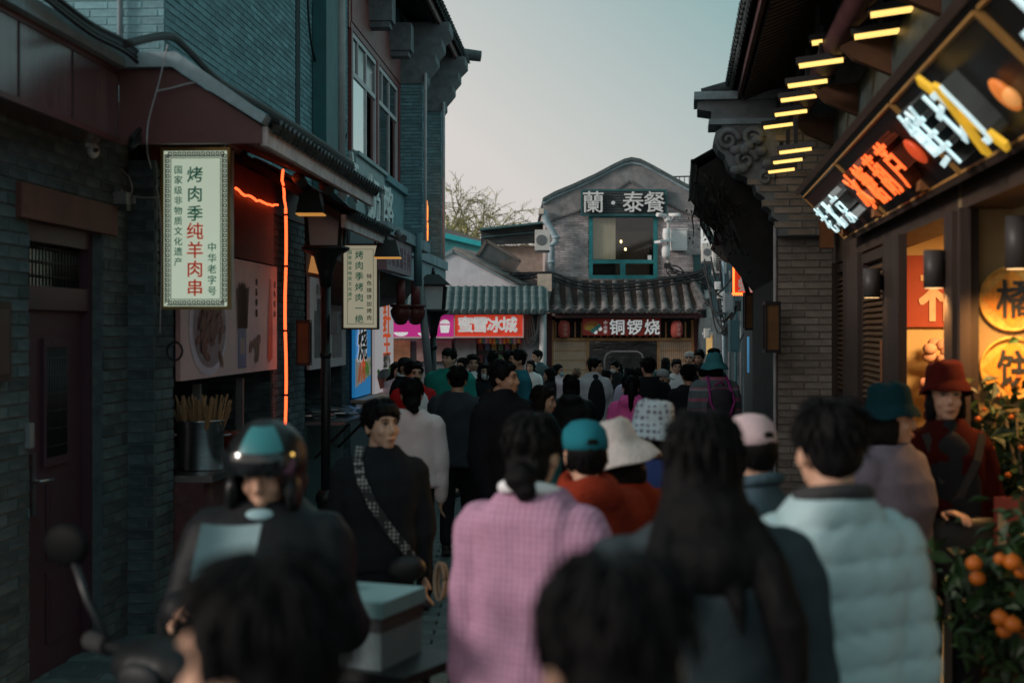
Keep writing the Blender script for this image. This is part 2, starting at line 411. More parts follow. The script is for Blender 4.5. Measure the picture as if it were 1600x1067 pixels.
while y < 44:
    x = -2.9+(row % 2)*.15
    while x < 4.6:
        c = Vector((x, y, gs(y)+R.uniform(-.002, .002)))
        px = 800+F*x/y
        Mx = Matrix.Translation(c) @ Matrix.Rotation(math.pi/2, 4, 'Z') @ Matrix.Rotation(R.uniform(-.008, .008), 4, 'X')
        if 655 < px < 735 and 7.3 < y < 20 and cnt < 300: inst('paver', pme, paveM, street, Mx); cnt += 1
        else: rest.add([v.co for v in pme.vertices], [tuple(p.vertices) for p in pme.polygons], Mx)
        x += .3
    y += .15; row += 1
part('paver_field', rest, paveM, street, kind='stuff', fix=False)

# ------------------------------------------------------------------ left row: old brick shop with maroon fascia
LB = thing('brick_shop', 'two storey grey brick shop with purple door and maroon fascia', 'building', (0, 9, -.05), FL)
wb = MB()
wb.box(-4, -.002, 4.2, 7.5, -.2, 3.25); wb.box(-4, -.002, 8.63, 9.12, -.2, 3.25); wb.box(-4, -.002, 7.5, 8.63, 2.52, 3.25); wb.box(-4, -.16, 7.5, 8.63, -.2, 2.52)
wb.box(-.2, .178, 9.1, 9.5, -.2, 3.0)
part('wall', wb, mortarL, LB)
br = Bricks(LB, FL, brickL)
br.wall((0, 4.6, -.1), (0, 1, 0), (1, 0, 0), 4.5, 3.3, holes=[(2.9, 4.03, -1, 2.62), (2.72, 4.22, 2.60, 2.80)])
br.wall((0, 9.1, -.1), (1, 0, 0), (0, -1, 0), .18, 3.1)
br.wall((.18, 9.1, -.1), (0, 1, 0), (1, 0, 0), .4, 3.1)
# pier between the two hatches, and end pier
for y0, y1 in ((13.25, 14.75), (17.0, 17.5)):
    q = MB(); q.box(-.6, .0, y0, y1, -.25, 3.0); part('pier', q, mortarL, LB)
    br.wall((.002, y0, -.2), (0, 1, 0), (1, 0, 0), y1-y0, 3.2)
    br.wall((-.6, y0-.002, -.2), (1, 0, 0), (0, -1, 0), .6, 3.2)
br.emit()
# lintel, door
q = MB(); q.box(-.05, .035, 7.32, 8.82, 2.50, 2.68); part('lintel', q, M('red_brown_lintel', (.125, .050, .040), .7, noise=.3, ns=6, bump=.3, wear=(.06, .03, .028), wscale=3), LB)
q = MB()
for a, b, c, d in ((7.5, 7.56, 0, 2.5), (8.57, 8.63, 0, 2.5), (7.56, 8.57, 2.08, 2.16), (7.56, 8.57, 2.45, 2.5)): q.box(-.158, -.06, a, b, c-.05, d)
part('door_frame', q, doorP, LB)
door = MB(); door.box(-.155, -.10, 7.565, 7.70, -.05, 2.075); door.box(-.155, -.105, 7.71, 8.565, -.05, 2.075)
for z0, z1 in ((.15, .55), (.62, 1.05)): 
    door.box(-.105, -.097, 8.0, 8.5, z0, z1); door.box(-.097, -.094, 8.04, 8.46, z0+.04, z1-.04)
dp = part('door', door, doorP, LB)
q = MB(); q.box(-.104, -.085, 7.93, 8.33, 1.15, 1.20); q.box(-.104, -.085, 7.93, 8.33, 1.82, 1.87); q.box(-.104, -.085, 7.93, 7.97, 1.2, 1.82); q.box(-.104, -.085, 8.29, 8.33, 1.2, 1.82)
part('door_window_frame', q, doorP, dp)
q = MB(); q.box(-.103, -.099, 7.97, 8.29, 1.2, 1.82); part('door_pane', q, glassD, dp)
q = MB()
for k in range(8): q.tube([(-.088, 7.99+k*.04, 1.2), (-.088, 7.99+k*.04, 1.82)], .006, 5)
for k in range(6): q.tube([(-.09, 7.97, 1.26+k*.1), (-.09, 8.29, 1.26+k*.1)], .005, 5)
part('door_grille', q, black, dp)
q = MB(); q.box(-.105, -.085, 7.765, 7.815, .90, 1.24); q.tube([(-.085, 7.79, 1.09), (-.04, 7.79, 1.09), (-.035, 7.82, 1.09), (-.035, 7.93, 1.085)], .011, 8)
part('door_handle', q, steel, dp)
q = MB(); q.box(-.158, -.15, 7.56, 8.57, 2.16, 2.45); part('transom_pane', q, glassD, LB)
q = MB()
for k in range(20): q.tube([(-.12, 7.6+k*.05, 2.16), (-.12, 7.6+k*.05, 2.45)], .007, 5)
for z in (2.22, 2.3, 2.38): q.tube([(-.12, 7.56, z), (-.12, 8.57, z)], .006, 5)
part('transom_grille', q, black, LB)
q = MB(); q.box(0, .03, 7.44, 7.50, 1.30, 1.43); solo('doorbell', q, M('doorbell_grey', (.22, .24, .25), .5), 'small pale doorbell box on brick beside the purple door', 'doorbell', (0, 7.47, 1.3), FL)
q = MB(); q.box(0.016, .05, 6.86, 7.16, 1.66, 2.06); pl_ = solo('wall_plaque', q, woodD, 'dark framed plaque fixed on brick left of the purple door', 'plaque', (.016, 7, 1.66), FL)
q = MB(); q.box(.05, .054, 6.9, 7.12, 1.70, 2.02); part('plaque_panel', q, M('plaque_brown', (.07, .045, .04), .4), pl_)
# fascia with coping
q = MB(); q.box(-.3, .25, 4.0, 8.19, 2.99, 3.41); part('fascia', q, maroonG, LB)
q = MB(); q.box(.25, .262, 4.0, 8.19, 2.985, 3.015); q.box(.25, .258, 4.0, 8.19, 3.38, 3.412); part('fascia_trim', q, maroon, LB)
q = MB(); q.prism([(.31, 3.413), (.31, 3.50), (-.5, 3.74), (-.5, 3.413)], 'y', 4.0, 8.30); part('coping', q, coping, LB)
# lean-to canopy with raking end
q = MB(); q.prism([(.252, 2.985), (1.075, 2.985), (1.075, 3.085), (.575, 3.412), (.252, 3.412)], 'y', 8.19, 8.23); part('canopy_end', q, maroon, LB)
q = MB(); q.prism([(.20, 3.415), (.575, 3.415), (1.09, 3.09), (1.12, 3.135), (.60, 3.50), (.20, 3.50)], 'y', 8.13, 8.30); part('canopy_coping', q, coping, LB)
q = MB(); q.prism([(-.02, 3.54), (-.02, 3.46), (1.06, 3.00), (1.06, 3.09)], 'y', 8.24, 12.3); part('canopy_deck', q, M('red_soffit', (.07, .024, .02), .7, noise=.3), LB)
q = MB(); q.box(1.062, 1.10, 8.24, 12.3, 2.975, 3.085); part('fascia_board', q, fascW, LB)
q = MB(); q.prism([(-.02, 3.44), (-.02, 3.36), (.86, 2.82), (.86, 2.90)], 'y', 12.05, 14.4); part('canopy_deck', q, woodD, LB)
q = MB(); q.box(.862, .90, 12.05, 14.4, 2.78, 2.89); part('fascia_board', q, fascW, LB)
def tile_slope(par, ya, yb, x0, z0, x1, z1, pitch, r, mat, ends=True, nseg=3, parts=True, frame=None):
    """barrel tiles running down from (x0,z0) to the eave (x1,z1), each with its round end tile"""
    n = int(round(abs(yb-ya)/pitch)); d = Vector((x1-x0, 0, z1-z0)); L = d.length; d.normalize()
    up = Vector((-d.z, 0, d.x)); up = up if up.z > 0 else -up
    tm = MB(); seg = L/nseg; m = 7; v = []; f = []
    for i, (t, rr) in enumerate(((0, r*.9), (seg*1.06, r))):
        for k in range(m):
            a = math.pi*k/(m-1)
            v.append((t, math.cos(a)*rr, math.sin(a)*rr*1.05))
    f = [(k, k+1, m+k+1, m+k) for k in range(m-1)]+[tuple(range(m, 2*m))]
    tm.add(v, f, None, [True]*(m-1)+[False]); me = tm.mesh('tile'); fixn(me)
    em = MB(); em.lathe([(r*1.0, 0), (r*1.15, .004), (r*1.15, .022), (r*.8, .028), (r*.3, .022)], n=10); ee = em.mesh('end_tile'); fixn(ee)
    R3 = Matrix((d, Vector((0, 1, 0)), up)).transposed().to_4x4()
    pan = MB()
    for i in range(n):
        y = ya+(i+.5)*(yb-ya)/n
        for sgm in range(nseg):
            Mx = Matrix.Translation(Vector((x0, y, z0))+d*seg*sgm+up*R.uniform(0, .006)) @ R3
            if parts: inst('roof_tile', me, mat, par, Mx)
            else: pan.add([q.co for q in me.vertices], [tuple(p.vertices) for p in me.polygons], Mx, True)
        if ends:
            e = Matrix((up, Vector((0, 1, 0)), d)).transposed().to_4x4()
            e.translation = Vector((x1, y, z1))+up*r*.1
            if parts: inst('end_tile', ee, mat, par, e)
            else: pan.add([q.co for q in ee.vertices], [tuple(p.vertices) for p in ee.polygons], e, True)
    # concave pan tiles between the ridges
    for i in range(n+1):
        yc = ya+i*(yb-ya)/n; hw = abs(yb-ya)/n*.36
        for sgm in range(nseg*2):
            t0, t1 = L*sgm/(nseg*2), L*(sgm+1.15)/(nseg*2)
            a, b = Vector((x0, yc, z0))+d*t0+up*.004, Vector((x0, yc, z0))+d*t1+up*.018
            yy = Vector((0, 1, 0)); vv = []
            for pnt in (a, b):
                for k in (-1, -.5, 0, .5, 1): vv.append(pnt+yy*hw*k+up*(.03*k*k))
            pan.add(vv, [(k, k+1, 5+k+1, 5+k) for k in range(4)], None, True)
        if ends:                                         # hanging drip tile
            pnt = Vector((x1, yc, z1)); yy = Vector((0, 1, 0))
            pan.add([pnt-yy*hw+up*.03, pnt+yy*hw+up*.03, pnt+yy*hw*.7-Vector((0, 0, .03)), pnt-Vector((0, 0, .06)), pnt-yy*hw*.7-Vector((0, 0, .03))], [(0, 1, 2, 3, 4)])
    part('pan_tiles', pan, mat, par, kind='stuff', fix=False)
cr = thing('tiled_canopy_roof', 'dark tiled canopy edge with pale fascia above the skewer hatch', 'canopy roof', (1, 10, 3.1), FL)
tile_slope(cr, 8.3, 12.3, .12, 3.52, 1.12, 3.10, .125, .036, tileD, nseg=2)
cr2 = thing('tiled_canopy_roof', 'lower second tiled canopy edge behind the round street lamp head', 'canopy roof', (.9, 13, 2.9), FL)
tile_slope(cr2, 12.1, 14.4, .1, 3.35, .93, 2.90, .14, .04, tileD, nseg=2)
# stall backs, hatches, counters
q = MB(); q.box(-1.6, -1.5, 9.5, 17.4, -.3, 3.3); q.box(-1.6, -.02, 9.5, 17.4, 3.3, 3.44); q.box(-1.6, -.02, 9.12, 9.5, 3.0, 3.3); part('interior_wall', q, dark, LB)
q = MB(); q.box(-.03, .02, 9.5, 13.25, 2.52, 3.3); q.box(-.03, .02, 14.75, 17.0, 2.47, 3.3); q.box(-.03, .02, 13.25, 14.75, 3.0, 3.3)
part('upper_panel', q, M('red_board', (.085, .022, .020), .6, noise=.25, wear=(.09, .03, .026)), LB)
q = MB(); q.box(-.5, .10, 10.55, 13.2, .90, .945); q.box(-.5, .44, 9.52, 10.549, .90, .945); part('counter', q, steel, LB)
q = MB(); q.box(-.45, .04, 10.5, 13.2, -.1, .90); q.box(-.45, .38, 9.52, 10.5, -.1, .898); part('counter_front', q, M('counter_print', (.085, .03, .034), .5, noise=.5, ns=4, wear=(.22, .14, .12), wscale=3), LB)
q = MB(); q.box(-.4, .42, 14.8, 17.0, .93, .96); part('counter', q, steel, LB)
q = MB(); q.box(-.4, .02, 14.8, 17.0, -.2, .93); part('counter_front', q, M('teal_metal_front', (.07, .14, .14), .4, metal=.4), LB)
for y in (15.2, 16.6):
    q = MB(); q.bar((.03, y, .55), (.40, y, .92), .03, .03); part('bracket', q, black, LB)
for y0, y1, mt in ((10.0, 10.5, black), (10.9, 11.7, greyM), (12.2, 12.9, woodD)):
    q = MB(); q.box(-1.3, -.9, y0, y1, .9, 1.55+R.random()*.3); q.box(-.898, -.88, y0+.05, y1-.05, 1.0, 1.4)
    solo('kitchen_cabinet', q, mt, {10.0: 'black cooking appliance behind the skewer pot', 10.9: 'grey cooking appliance in the middle of the skewer hatch', 12.2: 'brown cooking appliance at the far end of the skewer hatch'}[y0], 'appliance', (-1.1, y0, .9), FL)
for y in (9.9, 10.95, 12.3):
    q = MB(); q.box(-.1, -.04, y, y+.05, .945, 1.5); part('hatch_post', q, greyM, LB)
# upper storey
q = MB()
q.box(-6, -.002, 9.9, 17.4, 3.40, 7.4); q.box(-6, -.6, 17.4, 22.2, 3.2, 7.4); q.box(-6, -.002, 22.2, 25.4, 2.72, 7.2); q.box(-.6, -.002, 17.4, 22.2, 3.0, 4.1); q.box(-5, -1.7, 9.5, 22.2, -.3, 3.4)
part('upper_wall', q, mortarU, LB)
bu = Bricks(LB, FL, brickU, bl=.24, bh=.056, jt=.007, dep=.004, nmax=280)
bu.wall((0, 9.9, 3.42), (0, 1, 0), (1, 0, 0), 7.5, 3.6, holes=[(4.42, 4.62, -1, 9)], keep=lambda u, z: not (2.5 < z))
bu.wall((-2.2, 9.9, 3.42), (1, 0, 0), (0, -1, 0), 2.2, 2.4)
bu.emit()
q = MB(); q.box(-.03, .012, 14.30, 14.50, 3.44, 7.4); part('groove_strip', q, M('groove_shade', (.02, .035, .04), .8), LB)  # dark strip stands in for the wall groove; the groove's shade is its colour
dpz = thing('drain_pipe', 'broad teal rectangular downpipe on the upper brick wall', 'downpipe', (0, 15.3, 3.5), FL)
q = MB(); q.box(.012, .16, 15.15, 15.85, 3.42, 7.5); part('pipe_casing', q, M('teal_casing', (.022, .125, .14), .55, noise=.25, ns=3, wear=(.03, .09, .1), wscale=2), dpz)
cd = thing('conduit', 'pale vertical cable conduit beside the teal downpipe', 'conduit', (.1, 16.0, 3.4), FL)
q = MB(); q.tube([(.15, 16.05, 3.3), (.15, 16.05, 7.5)], .06, 10); part('conduit_tube', q, M('pale_conduit', (.42, .42, .43), .6, noise=.15), cd)
for z in (3.9, 4.8, 5.7):
    q = MB(); q.box(.0, .2, 16.02, 16.08, z, z+.04); part('pipe_clip', q, greyM, cd)
for k, y in enumerate((19.9,)):
    q = MB(); q.tube([(-.3, 9.86, 3.8), (-.3, 9.86, 6.0)], .02, 6)
    solo('thin_pipe', q, pipeB, 'thin pale blue pipe running up the dark return wall', 'pipe', (-.3, 9.86, 3.8), FL)
# window bay
def zc(py, y): return CZ+(HY-py)*y/F
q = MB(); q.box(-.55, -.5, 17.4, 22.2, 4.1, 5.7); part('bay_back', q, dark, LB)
q = MB(); q.box(-.5, .02, 17.4, 22.2, 5.62, 6.35); part('beam', q, redcol, LB)
q = MB(); q.box(-.06, .035, 17.55, 22.05, 5.72, 6.2); part('beam_panel', q, M('rose_panel', (.29, .105, .10), .5, noise=.25, wear=(.2, .08, .08)), LB)
for y in (17.6, 19.75, 21.95):
    q = MB(); q.tube([(-.06, y, 4.1), (-.06, y, 5.64)], .075, 14); part('column', q, redcol, LB)
    q = MB(); q.lathe([(.085, 0), (.09, .02), (.085, .16), (.078, .18)], (-.06, y, 5.46), 14); part('column_cap', q, M('teal_paint_cap', (.05, .16, .19), .6), LB)
for ya, yb in ((17.7, 19.65), (19.85, 21.85)):
    q = MB(); t = .05; ym = (ya+yb)/2
    for a, b, c, d in ((ya, yb, 4.1, 4.17), (ya, yb, 5.56, 5.62), (ya, yb, 5.08, 5.14), (ya, ya+t, 4.17, 5.56), (yb-t, yb, 4.17, 5.56), (ym+.1, ym+.15, 4.17, 5.08), (ya+.4, ya+.44, 5.14, 5.56), (ym+.1, ym+.15, 5.14, 5.56)):
        q.box(-.05, .015, a, b, c, d)
    wf = part('window_frame', q, M('pale_window_frame', (.62, .58, .60), .5, noise=.1), LB)
    q = MB(); q.box(-.012, -.004, ya+t, ym+.1, 4.17, 5.08); part('window_pane', q, glassS if ya < 18 else glassD, wf)
    q = MB(); q.box(-.012, -.004, ya+t, ya+.4, 5.14, 5.56); q.box(-.012, -.004, ya+.44, ym+.1, 5.14, 5.56); q.box(-.012, -.004, ym+.15, yb-t, 5.14, 5.56); part('transom_pane', q, glassD, wf)
    q = MB(); q.bar((-.10, yb-t, 4.62), (.02, ym+.55, 4.62), .03, .86); part('open_sash', q, M('rose_sash', (.17, .065, .07), .5), wf)
for y in (18.9, 20.9):
    q = MB(); q.box(-.02, .34, y, y+.34, 6.02, 6.42); q.box(.0, .30, y+.04, y+.3, 5.94, 6.02); part('beam_end', q, stoneG, LB)
# sign band below the bay
sb = thing('shop_sign', 'grey teal sign band with raised white characters under the upper windows', 'sign', (.05, 20, 3.3), FL)
q = MB(); q.box(-.002, .10, 17.45, 19.9, 3.25, 4.06); q.box(-.002, .14, 17.45, 19.9, 4.062, 4.11)
part('sign_box', q, M('pale_teal_sheet', (.27, .36, .38), .5, noise=.15, wear=(.2, .28, .3)), sb)
q = MB(); q.box(-.002, .08, 19.91, 22.15, 3.2, 4.0); q.box(-.002, .14, 19.91, 22.15, 4.002, 4.10); part('sign_panel', q, brickU, sb)
wl_ = M('white_letter', (.80, .84, .84), .5, noise=.03)
q = MB(); text(q, '文', (.16, 16.75, 3.72), (0, 1, 0), (0, 0, 1), .60, .7, ext=.03, bold=.012, sx=1.5)
text(q, '奶酪', (.15, 19.2, 3.60), (0, 1, 0), (0, 0, 1), .66, 1.25, ext=.025, bold=.012, sx=1.6); part('sign_lettering', q, wl_, sb)
# piers with corbels
for (y0, ox, z1, lab) in ((22.2, .36, 6.1, ''), (25.0, .36, 6.1, '')):
    pr_ = thing('corbelled_pier', 'nearer grey brick pier with stepped corbel and pale corner pipe' if y0 < 23 else 'farther grey brick pier at the end of the left building', 'pier', (.1, y0, 2.6), FL)
    q = MB(); q.box(-.3, ox-.01, y0+.01, y0+.6, 2.6, z1); part('pier_core', q, mortarU, pr_)
    b2 = Bricks(pr_, FL, brickU, bl=.24, bh=.056, jt=.008, dep=.010, nmax=60)
    b2.wall((-.3, y0+.01, 2.6), (1, 0, 0), (0, -1, 0), ox+.29, z1-2.6); b2.wall((ox-.01, y0, 2.6), (0, 1, 0), (1, 0, 0), .6, z1-2.6); b2.emit()
    st_ = [(ox, z1-.35), (ox+.05, z1-.28), (ox+.05, z1-.18), (ox+.12, z1-.1), (ox+.2, z1+.0), (ox+.2, z1+.1), (ox+.3, z1+.22), (ox+.3, z1+.34), (ox+.42, z1+.46), (ox+.42, z1+.6), (-.3, z1+.6), (-.3, z1-.35)]
    q = MB(); q.prism(st_, 'y', y0-.03, y0+.63); part('corbel', q, stoneG, pr_)
    q = MB(); q.tube([(ox+.05, y0-.06, 2.6), (ox+.05, y0-.06, z1-.2)], .026, 8); part('corner_pipe', q, M('pale_corner', (.46, .45, .47), .7, noise=.2), pr_)
# main eave
ev = thing('tiled_eave', 'dark tiled upper eave with rafters along the top of the left building', 'roof', (0, 18, 6.6), FL)
q = MB(); q.prism([(-4, 9.0), (-4, 8.9), (.62, 6.74), (.62, 6.80)], 'y', 9.9, 26.3); part('roof_deck', q, woodD, ev)
q = MB(); q.box(.60, .64, 9.9, 26.3, 6.66, 6.82); part('eave_board', q, M('rose_eave_board', (.17, .09, .09), .7, noise=.3), ev)
rf = MB(); rf.bar((-.6, 0, 7.22), (.56, 0, 6.70), .07, .07); rfm = rf.mesh('rafter'); fixn(rfm)
y = 12.0
while y < 26.2: inst('rafter', rfm, M('rafter_dark', (.05, .06, .06), .7), ev, Matrix.Translation((0, y, 0))); y += .26
tile_slope(ev, 10.2, 26.3, -.5, 7.36, .70, 6.82, .23, .065, tileD, nseg=2)
q = MB(); q.tube([(-1.0, 26.45, 7.75), (.4, 26.45, 7.05), (.95, 26.45, 6.98)], [.13, .12, .10], 10); part('verge_ridge', q, tileD, ev)
q = MB(); q.prism([(-3, 4.1), (-.02, 4.1), (-.02, 6.9), (-3, 8.3)], 'y', 25.42, 25.5); part('gable_end', q, brickU, ev)
# orange sign on the far pier
os_ = thing('neon_sign', 'small orange lit sign between the two corbelled piers', 'sign', (.1, 23.6, 3.4), FL)
q = MB(); q.box(.0, .12, 22.9, 24.9, 3.35, 4.25); part('sign_box', q, M('teal_box', (.12, .19, .21), .5), os_)
q = MB(); text(q, '烤鸭', (.16, 23.7, 3.78), (0, 1, 0), (0, 0, 1), .72, .85, ext=.05, bold=.02); part('sign_lettering', q, M('orange_letter', (.9, .3, .05), .5, emit=1.1, ecol=(1, .28, .05)), os_)
# lilac fascia sign and downpipe
ls = thing('fascia_sign', 'lilac shop fascia with faint maroon lettering under a grey coping', 'sign', (.8, 16, 2.6), FL)
q = MB(); q.box(.70, .80, 15.2, 17.3, 2.56, 2.93); part('sign_panel', q, M('lilac_panel', (.36, .235, .27), .55, noise=.12, wear=(.27, .18, .21)), ls)
q = MB(); q.box(.60, .84, 15.0, 19.0, 2.935, 3.06); part('coping', q, coping, ls)
q = MB(); text(q, '老北京涮羊肉', (.80, 16.2, 2.74), (0, 1, 0), (0, 0, 1), .26, .33, ext=.01, bold=.01); part('sign_lettering', q, M('faint_maroon', (.24, .12, .15), .6), ls)
q = MB(); q.prism([(-.1, 2.75), (.70, 2.55), (.5, 2.30), (.1, 2.2), (-.1, 2.2)], 'y', 15.9, 19.0); solo('fabric_awning', q, M('brown_awning', (.065, .045, .045), .8, noise=.2), 'dark brown curved awning below the lilac fascia', 'awning', (.3, 16, 2.2), FL)
q = MB(); q.tube([(.86, 17.45, 3.1), (.86, 17.45, 2.45)], .05, 8); solo('drain_pipe', q, M('teal_pipe', (.08, .16, .18), .5), 'short teal downpipe at the end of the lilac fascia', 'downpipe', (.86, 17.45, 2.45), FL)
q = MB(); q.box(.36, .44, 18.2, 25.0, 2.62, 2.95); q.box(.36, .48, 18.2, 25.0, 2.955, 3.1); solo('ledge', q, coping, 'pale blue grey ledge under the far piers', 'ledge', (.4, 21, 2.62), FL)

for y in (5.35, 6.75, 7.45):
    q = MB(); q.box(.25, .2545, y, y+.012, 3.02, 3.378); part('fascia_joint', q, M('joint_dark', (.03, .018, .02), .7), LB)

for y, wd in ((17.56, .10), (19.75, .16), (21.98, .16)):
    q = MB(); q.box(-.02, .034, y-wd/2, y+wd/2, 4.11, 5.62); part('mullion_post', q, redcol, LB)
q = MB(); q.box(-.02, .03, 17.5, 22.1, 5.625, 5.70); q.box(-.02, .03, 17.5, 22.1, 4.112, 4.16); part('mullion_rail', q, redcol, LB)
# ------------------------------------------------------------------ hanging lit sign boards on the left
cream = M('lit_cream_face', (.66, .70, .58), .4, noise=.06, ns=3, emit=.34, ecol=(.80, .95, .74))
cream2 = M('dim_cream_face', (.52, .50, .42), .4, noise=.06, ns=3, emit=.20, ecol=(.9, .85, .6))
inkG = M('green_ink', (.006, .16, .10), .6, emit=.05, ecol=(.01, .5, .32)); inkR = M('red_ink', (.55, .035, .01), .6, emit=.14, ecol=(1, .07, .02)); inkK = M('black_ink', (.03, .035, .035), .6); inkB = M('brown_ink', (.05, .03, .03), .6)
def fret(mb, x0, x1, z0, z1, yy, s):
    """meander border running round a rectangle, as thin raised bars"""
    def seg(a, b, c, d): mb.box(min(a, c)-.0034, max(a, c)+.0034, yy-.002, yy, min(b, d)-.0034, max(b, d)+.0034)
    def unit(cx, cz, ux, uz):
        for (a, b, c, d) in ((-.5, -.4, .4, -.4), (.4, -.4, .4, .4), (.4, .4, -.2, .4), (-.2, .4, -.2, -.1), (-.2, -.1, .12, -.1)):
            seg(cx+(a*ux[0]+b*uz[0])*s, cz+(a*ux[1]+b*uz[1])*s, cx+(c*ux[0]+d*uz[0])*s, cz+(c*ux[1]+d*uz[1])*s)
    n = int((x1-x0)/s)
    for i in range(n):
        x = x0+(i+.5)*(x1-x0)/n; unit(x, z1, (1, 0), (0, 1)); unit(x, z0, (1, 0), (0, 1))
    n = int((z1-z0)/s)
    for i in range(n):
        z = z0+(i+.5)*(z1-z0)/n; unit(x0, z, (0, 1), (1, 0)); unit(x1, z, (0, 1), (1, 0))
def hang_sign(lab, o0, o1, y, z0, z1, face, frame_m, cols, border, bm):
    s = thing('hanging_sign', lab, 'sign', ((o0+o1)/2, y, z0), FL)
    q = MB(); q.box(o0+.01, o1-.01, y, y+.12, z0+.01, z1-.01); part('sign_box', q, M('sign_side', (.55, .48, .42), .5, noise=.1), s)
    q = MB(); t = .020
    for a, b, c, d in ((o0, o1, z0, z0+t), (o0, o1, z1-t, z1), (o0, o0+t, z0+t, z1-t), (o1-t, o1, z0+t, z1-t)): q.box(a, b, y-.018, y+.03, c, d)
    part('sign_frame', q, frame_m, s)
    q = MB(); q.box(o0+t, o1-t, y-.004, y-.001, z0+t, z1-t); part('sign_face', q, face, s)
    q = MB(); bw = (o1-o0)*.085
    if border: fret(q, o0+t+bw*.55, o1-t-bw*.55, z0+t+bw*.55, z1-t-bw*.55, y-.005, bw*.80)
    e = bw*1.12
    for a, b, c, d in ((o0+t+e, o1-t-e, z0+t+e, z0+t+e+.004), (o0+t+e, o1-t-e, z1-t-e-.004, z1-t-e), (o0+t+e, o0+t+e+.004, z0+t+e, z1-t-e), (o1-t-e-.004, o1-t-e, z0+t+e, z1-t-e)): q.box(a, b, y-.0075, y-.0045, c, d)
    part('fret_border', q, bm, s)
    W, H = o1-o0, z1-z0
    for k, (tx, fx, za, zb, size, ink) in enumerate(cols):
        q = MB(); n = len(tx); step = (za-zb)*H/max(n-1, 1)
        text(q, tx, (o0+fx*W, y-.006, z0+(za+zb)/2*H), (1, 0, 0), (0, 0, 1), size*W, step, ext=.01, bold=.014, vert=True)
        part('sign_lettering', q, ink, s)
    for x in (o0+.05, o1-.05):
        q = MB(); q.bar((x, y+.06, z1-.01), (x, y+.06, z1+.28), .02, .02); part('hanger', q, black, s)
    return s
hang_sign('tall cream lit sign with key pattern border, green and red characters', .19, .645, 9.2, 2.05, 3.09, cream, gold,
          [('国家级非物质文化遗产', .25, .865, .295, .125, inkG), ('烤肉季', .49, .835, .595, .235, inkG), ('纯羊肉串', .49, .485, .135, .25, inkR), ('中华老字号', .735, .385, .115, .135, inkG)], True, M('fret_grey', (.03, .045, .042), .6))
q = MB(); q.lathe([(.018, 0), (.02, .01), (.005, .02)], (0, 0, 0), 10)
hang_sign('smaller vertical cream sign with brown frame and dark green characters, behind the street lamp', .30, .70, 15.3, 1.92, 2.84, cream2, M('dark_brown_frame', (.075, .055, .035), .5, metal=.2, noise=.2),
          [('国家级非物质文化遗产', .22, .90, .35, .11, inkG), ('烤肉季烤肉一绝', .47, .87, .125, .235, inkG), ('特色烧饼加烤肉', .74, .62, .14, .14, inkK)], False, M('brown_line', (.12, .09, .06), .6))

# ------------------------------------------------------------------ printed posters above and beside the hatches (flat prints on boards)
posterP = M('pink_poster', (.86, .58, .58), .4, noise=.1, ns=3, wear=(.74, .47, .50), wscale=2)
def disc(mb, x, y, z, ry, rz, n=24, rot=0):
    c, s = math.cos(rot), math.sin(rot)
    mb.add([(x, y+ry*math.cos(a)*c-rz*math.sin(a)*s, z+ry*math.cos(a)*s+rz*math.sin(a)*c) for a in [2*math.pi*k/n for k in range(n)]], [tuple(range(n))])
po = thing('food_poster', 'long pink food poster with meat plate and jar over the skewer hatch', 'poster', (.02, 11.6, 1.55), FL)
q = MB(); q.box(.02, .055, 10.1, 13.22, 1.555, 2.5); part('poster_board', q, posterP, po)
def pr(name, m, fn):
    q = MB(); fn(q); return part(name, q, m, po, fix=False)
X0 = .058
pr('plate', M('plate_print', (.78, .62, .74), .4), lambda q: disc(q, X0, 10.85, 1.93, .55, .36))
pr('plate_rim', M('plate_rim_print', (.36, .24, .27), .4), lambda q: disc(q, X0+.002, 10.88, 1.94, .47, .31))
def meat(q):
    rr = random.Random(3)
    for k in range(60): disc(q, X0+.004+.0002*k, 10.75+rr.gauss(.12, .17), 1.98+rr.gauss(0, .12), .09, .035, 8, rr.uniform(-1, 1))
pr('meat', M('meat_print', (.24, .10, .07), .5, noise=.5, ns=14), meat)
pr('jar', M('jar_print', (.16, .20, .38), .4, noise=.4, ns=9), lambda q: q.box(X0, X0+.002, 11.75, 12.02, 1.60, 1.95))
pr('jar_label', M('jar_label_print', (.40, .30, .30), .4, noise=.2), lambda q: q.box(X0+.0025, X0+.003, 11.8, 11.97, 1.72, 1.85))
def sk(q):
    rr = random.Random(5)
    for k in range(40):
        y = 11.73+.3*rr.random(); q.add([(X0+.003, y, 1.93), (X0+.003, y+.03, 1.93), (X0+.003, y+.03+rr.gauss(0, .04), 2.25+rr.random()*.08), (X0+.003, y+rr.gauss(0, .04), 2.25)], [(0, 1, 2, 3)])
pr('skewers', M('skewer_print', (.15, .075, .055), .5, noise=.5, ns=20), sk)
pr('chilli', M('chilli_print', (.50, .05, .035), .4, noise=.2), lambda q: q.add([(X0, 12.88, 1.62), (X0, 13.03, 1.66), (X0, 13.03, 2.0), (X0, 12.97, 2.38), (X0, 12.93, 2.38), (X0, 12.84, 2.0), (X0, 12.82, 1.68)], [tuple(range(7))]))
def nuts(q):
    rr = random.Random(9)
    for k in range(9): disc(q, X0+.0003*k, 12.42+rr.gauss(0, .10), 1.78+rr.gauss(0, .09), .07, .045, 10, rr.random())
pr('spices', M('spice_print', (.20, .10, .07), .5, noise=.4, ns=20), nuts)
q = MB(); text(q, '肉质鲜嫩', (X0, 12.4, 2.2), (0, 1, 0), (0, 0, 1), .07, .09, ext=.005, vert=True); text(q, '百年传承', (X0, 13.12, 2.2), (0, 1, 0), (0, 0, 1), .07, .09, ext=.005, vert=True); part('poster_lettering', q, inkB, po)
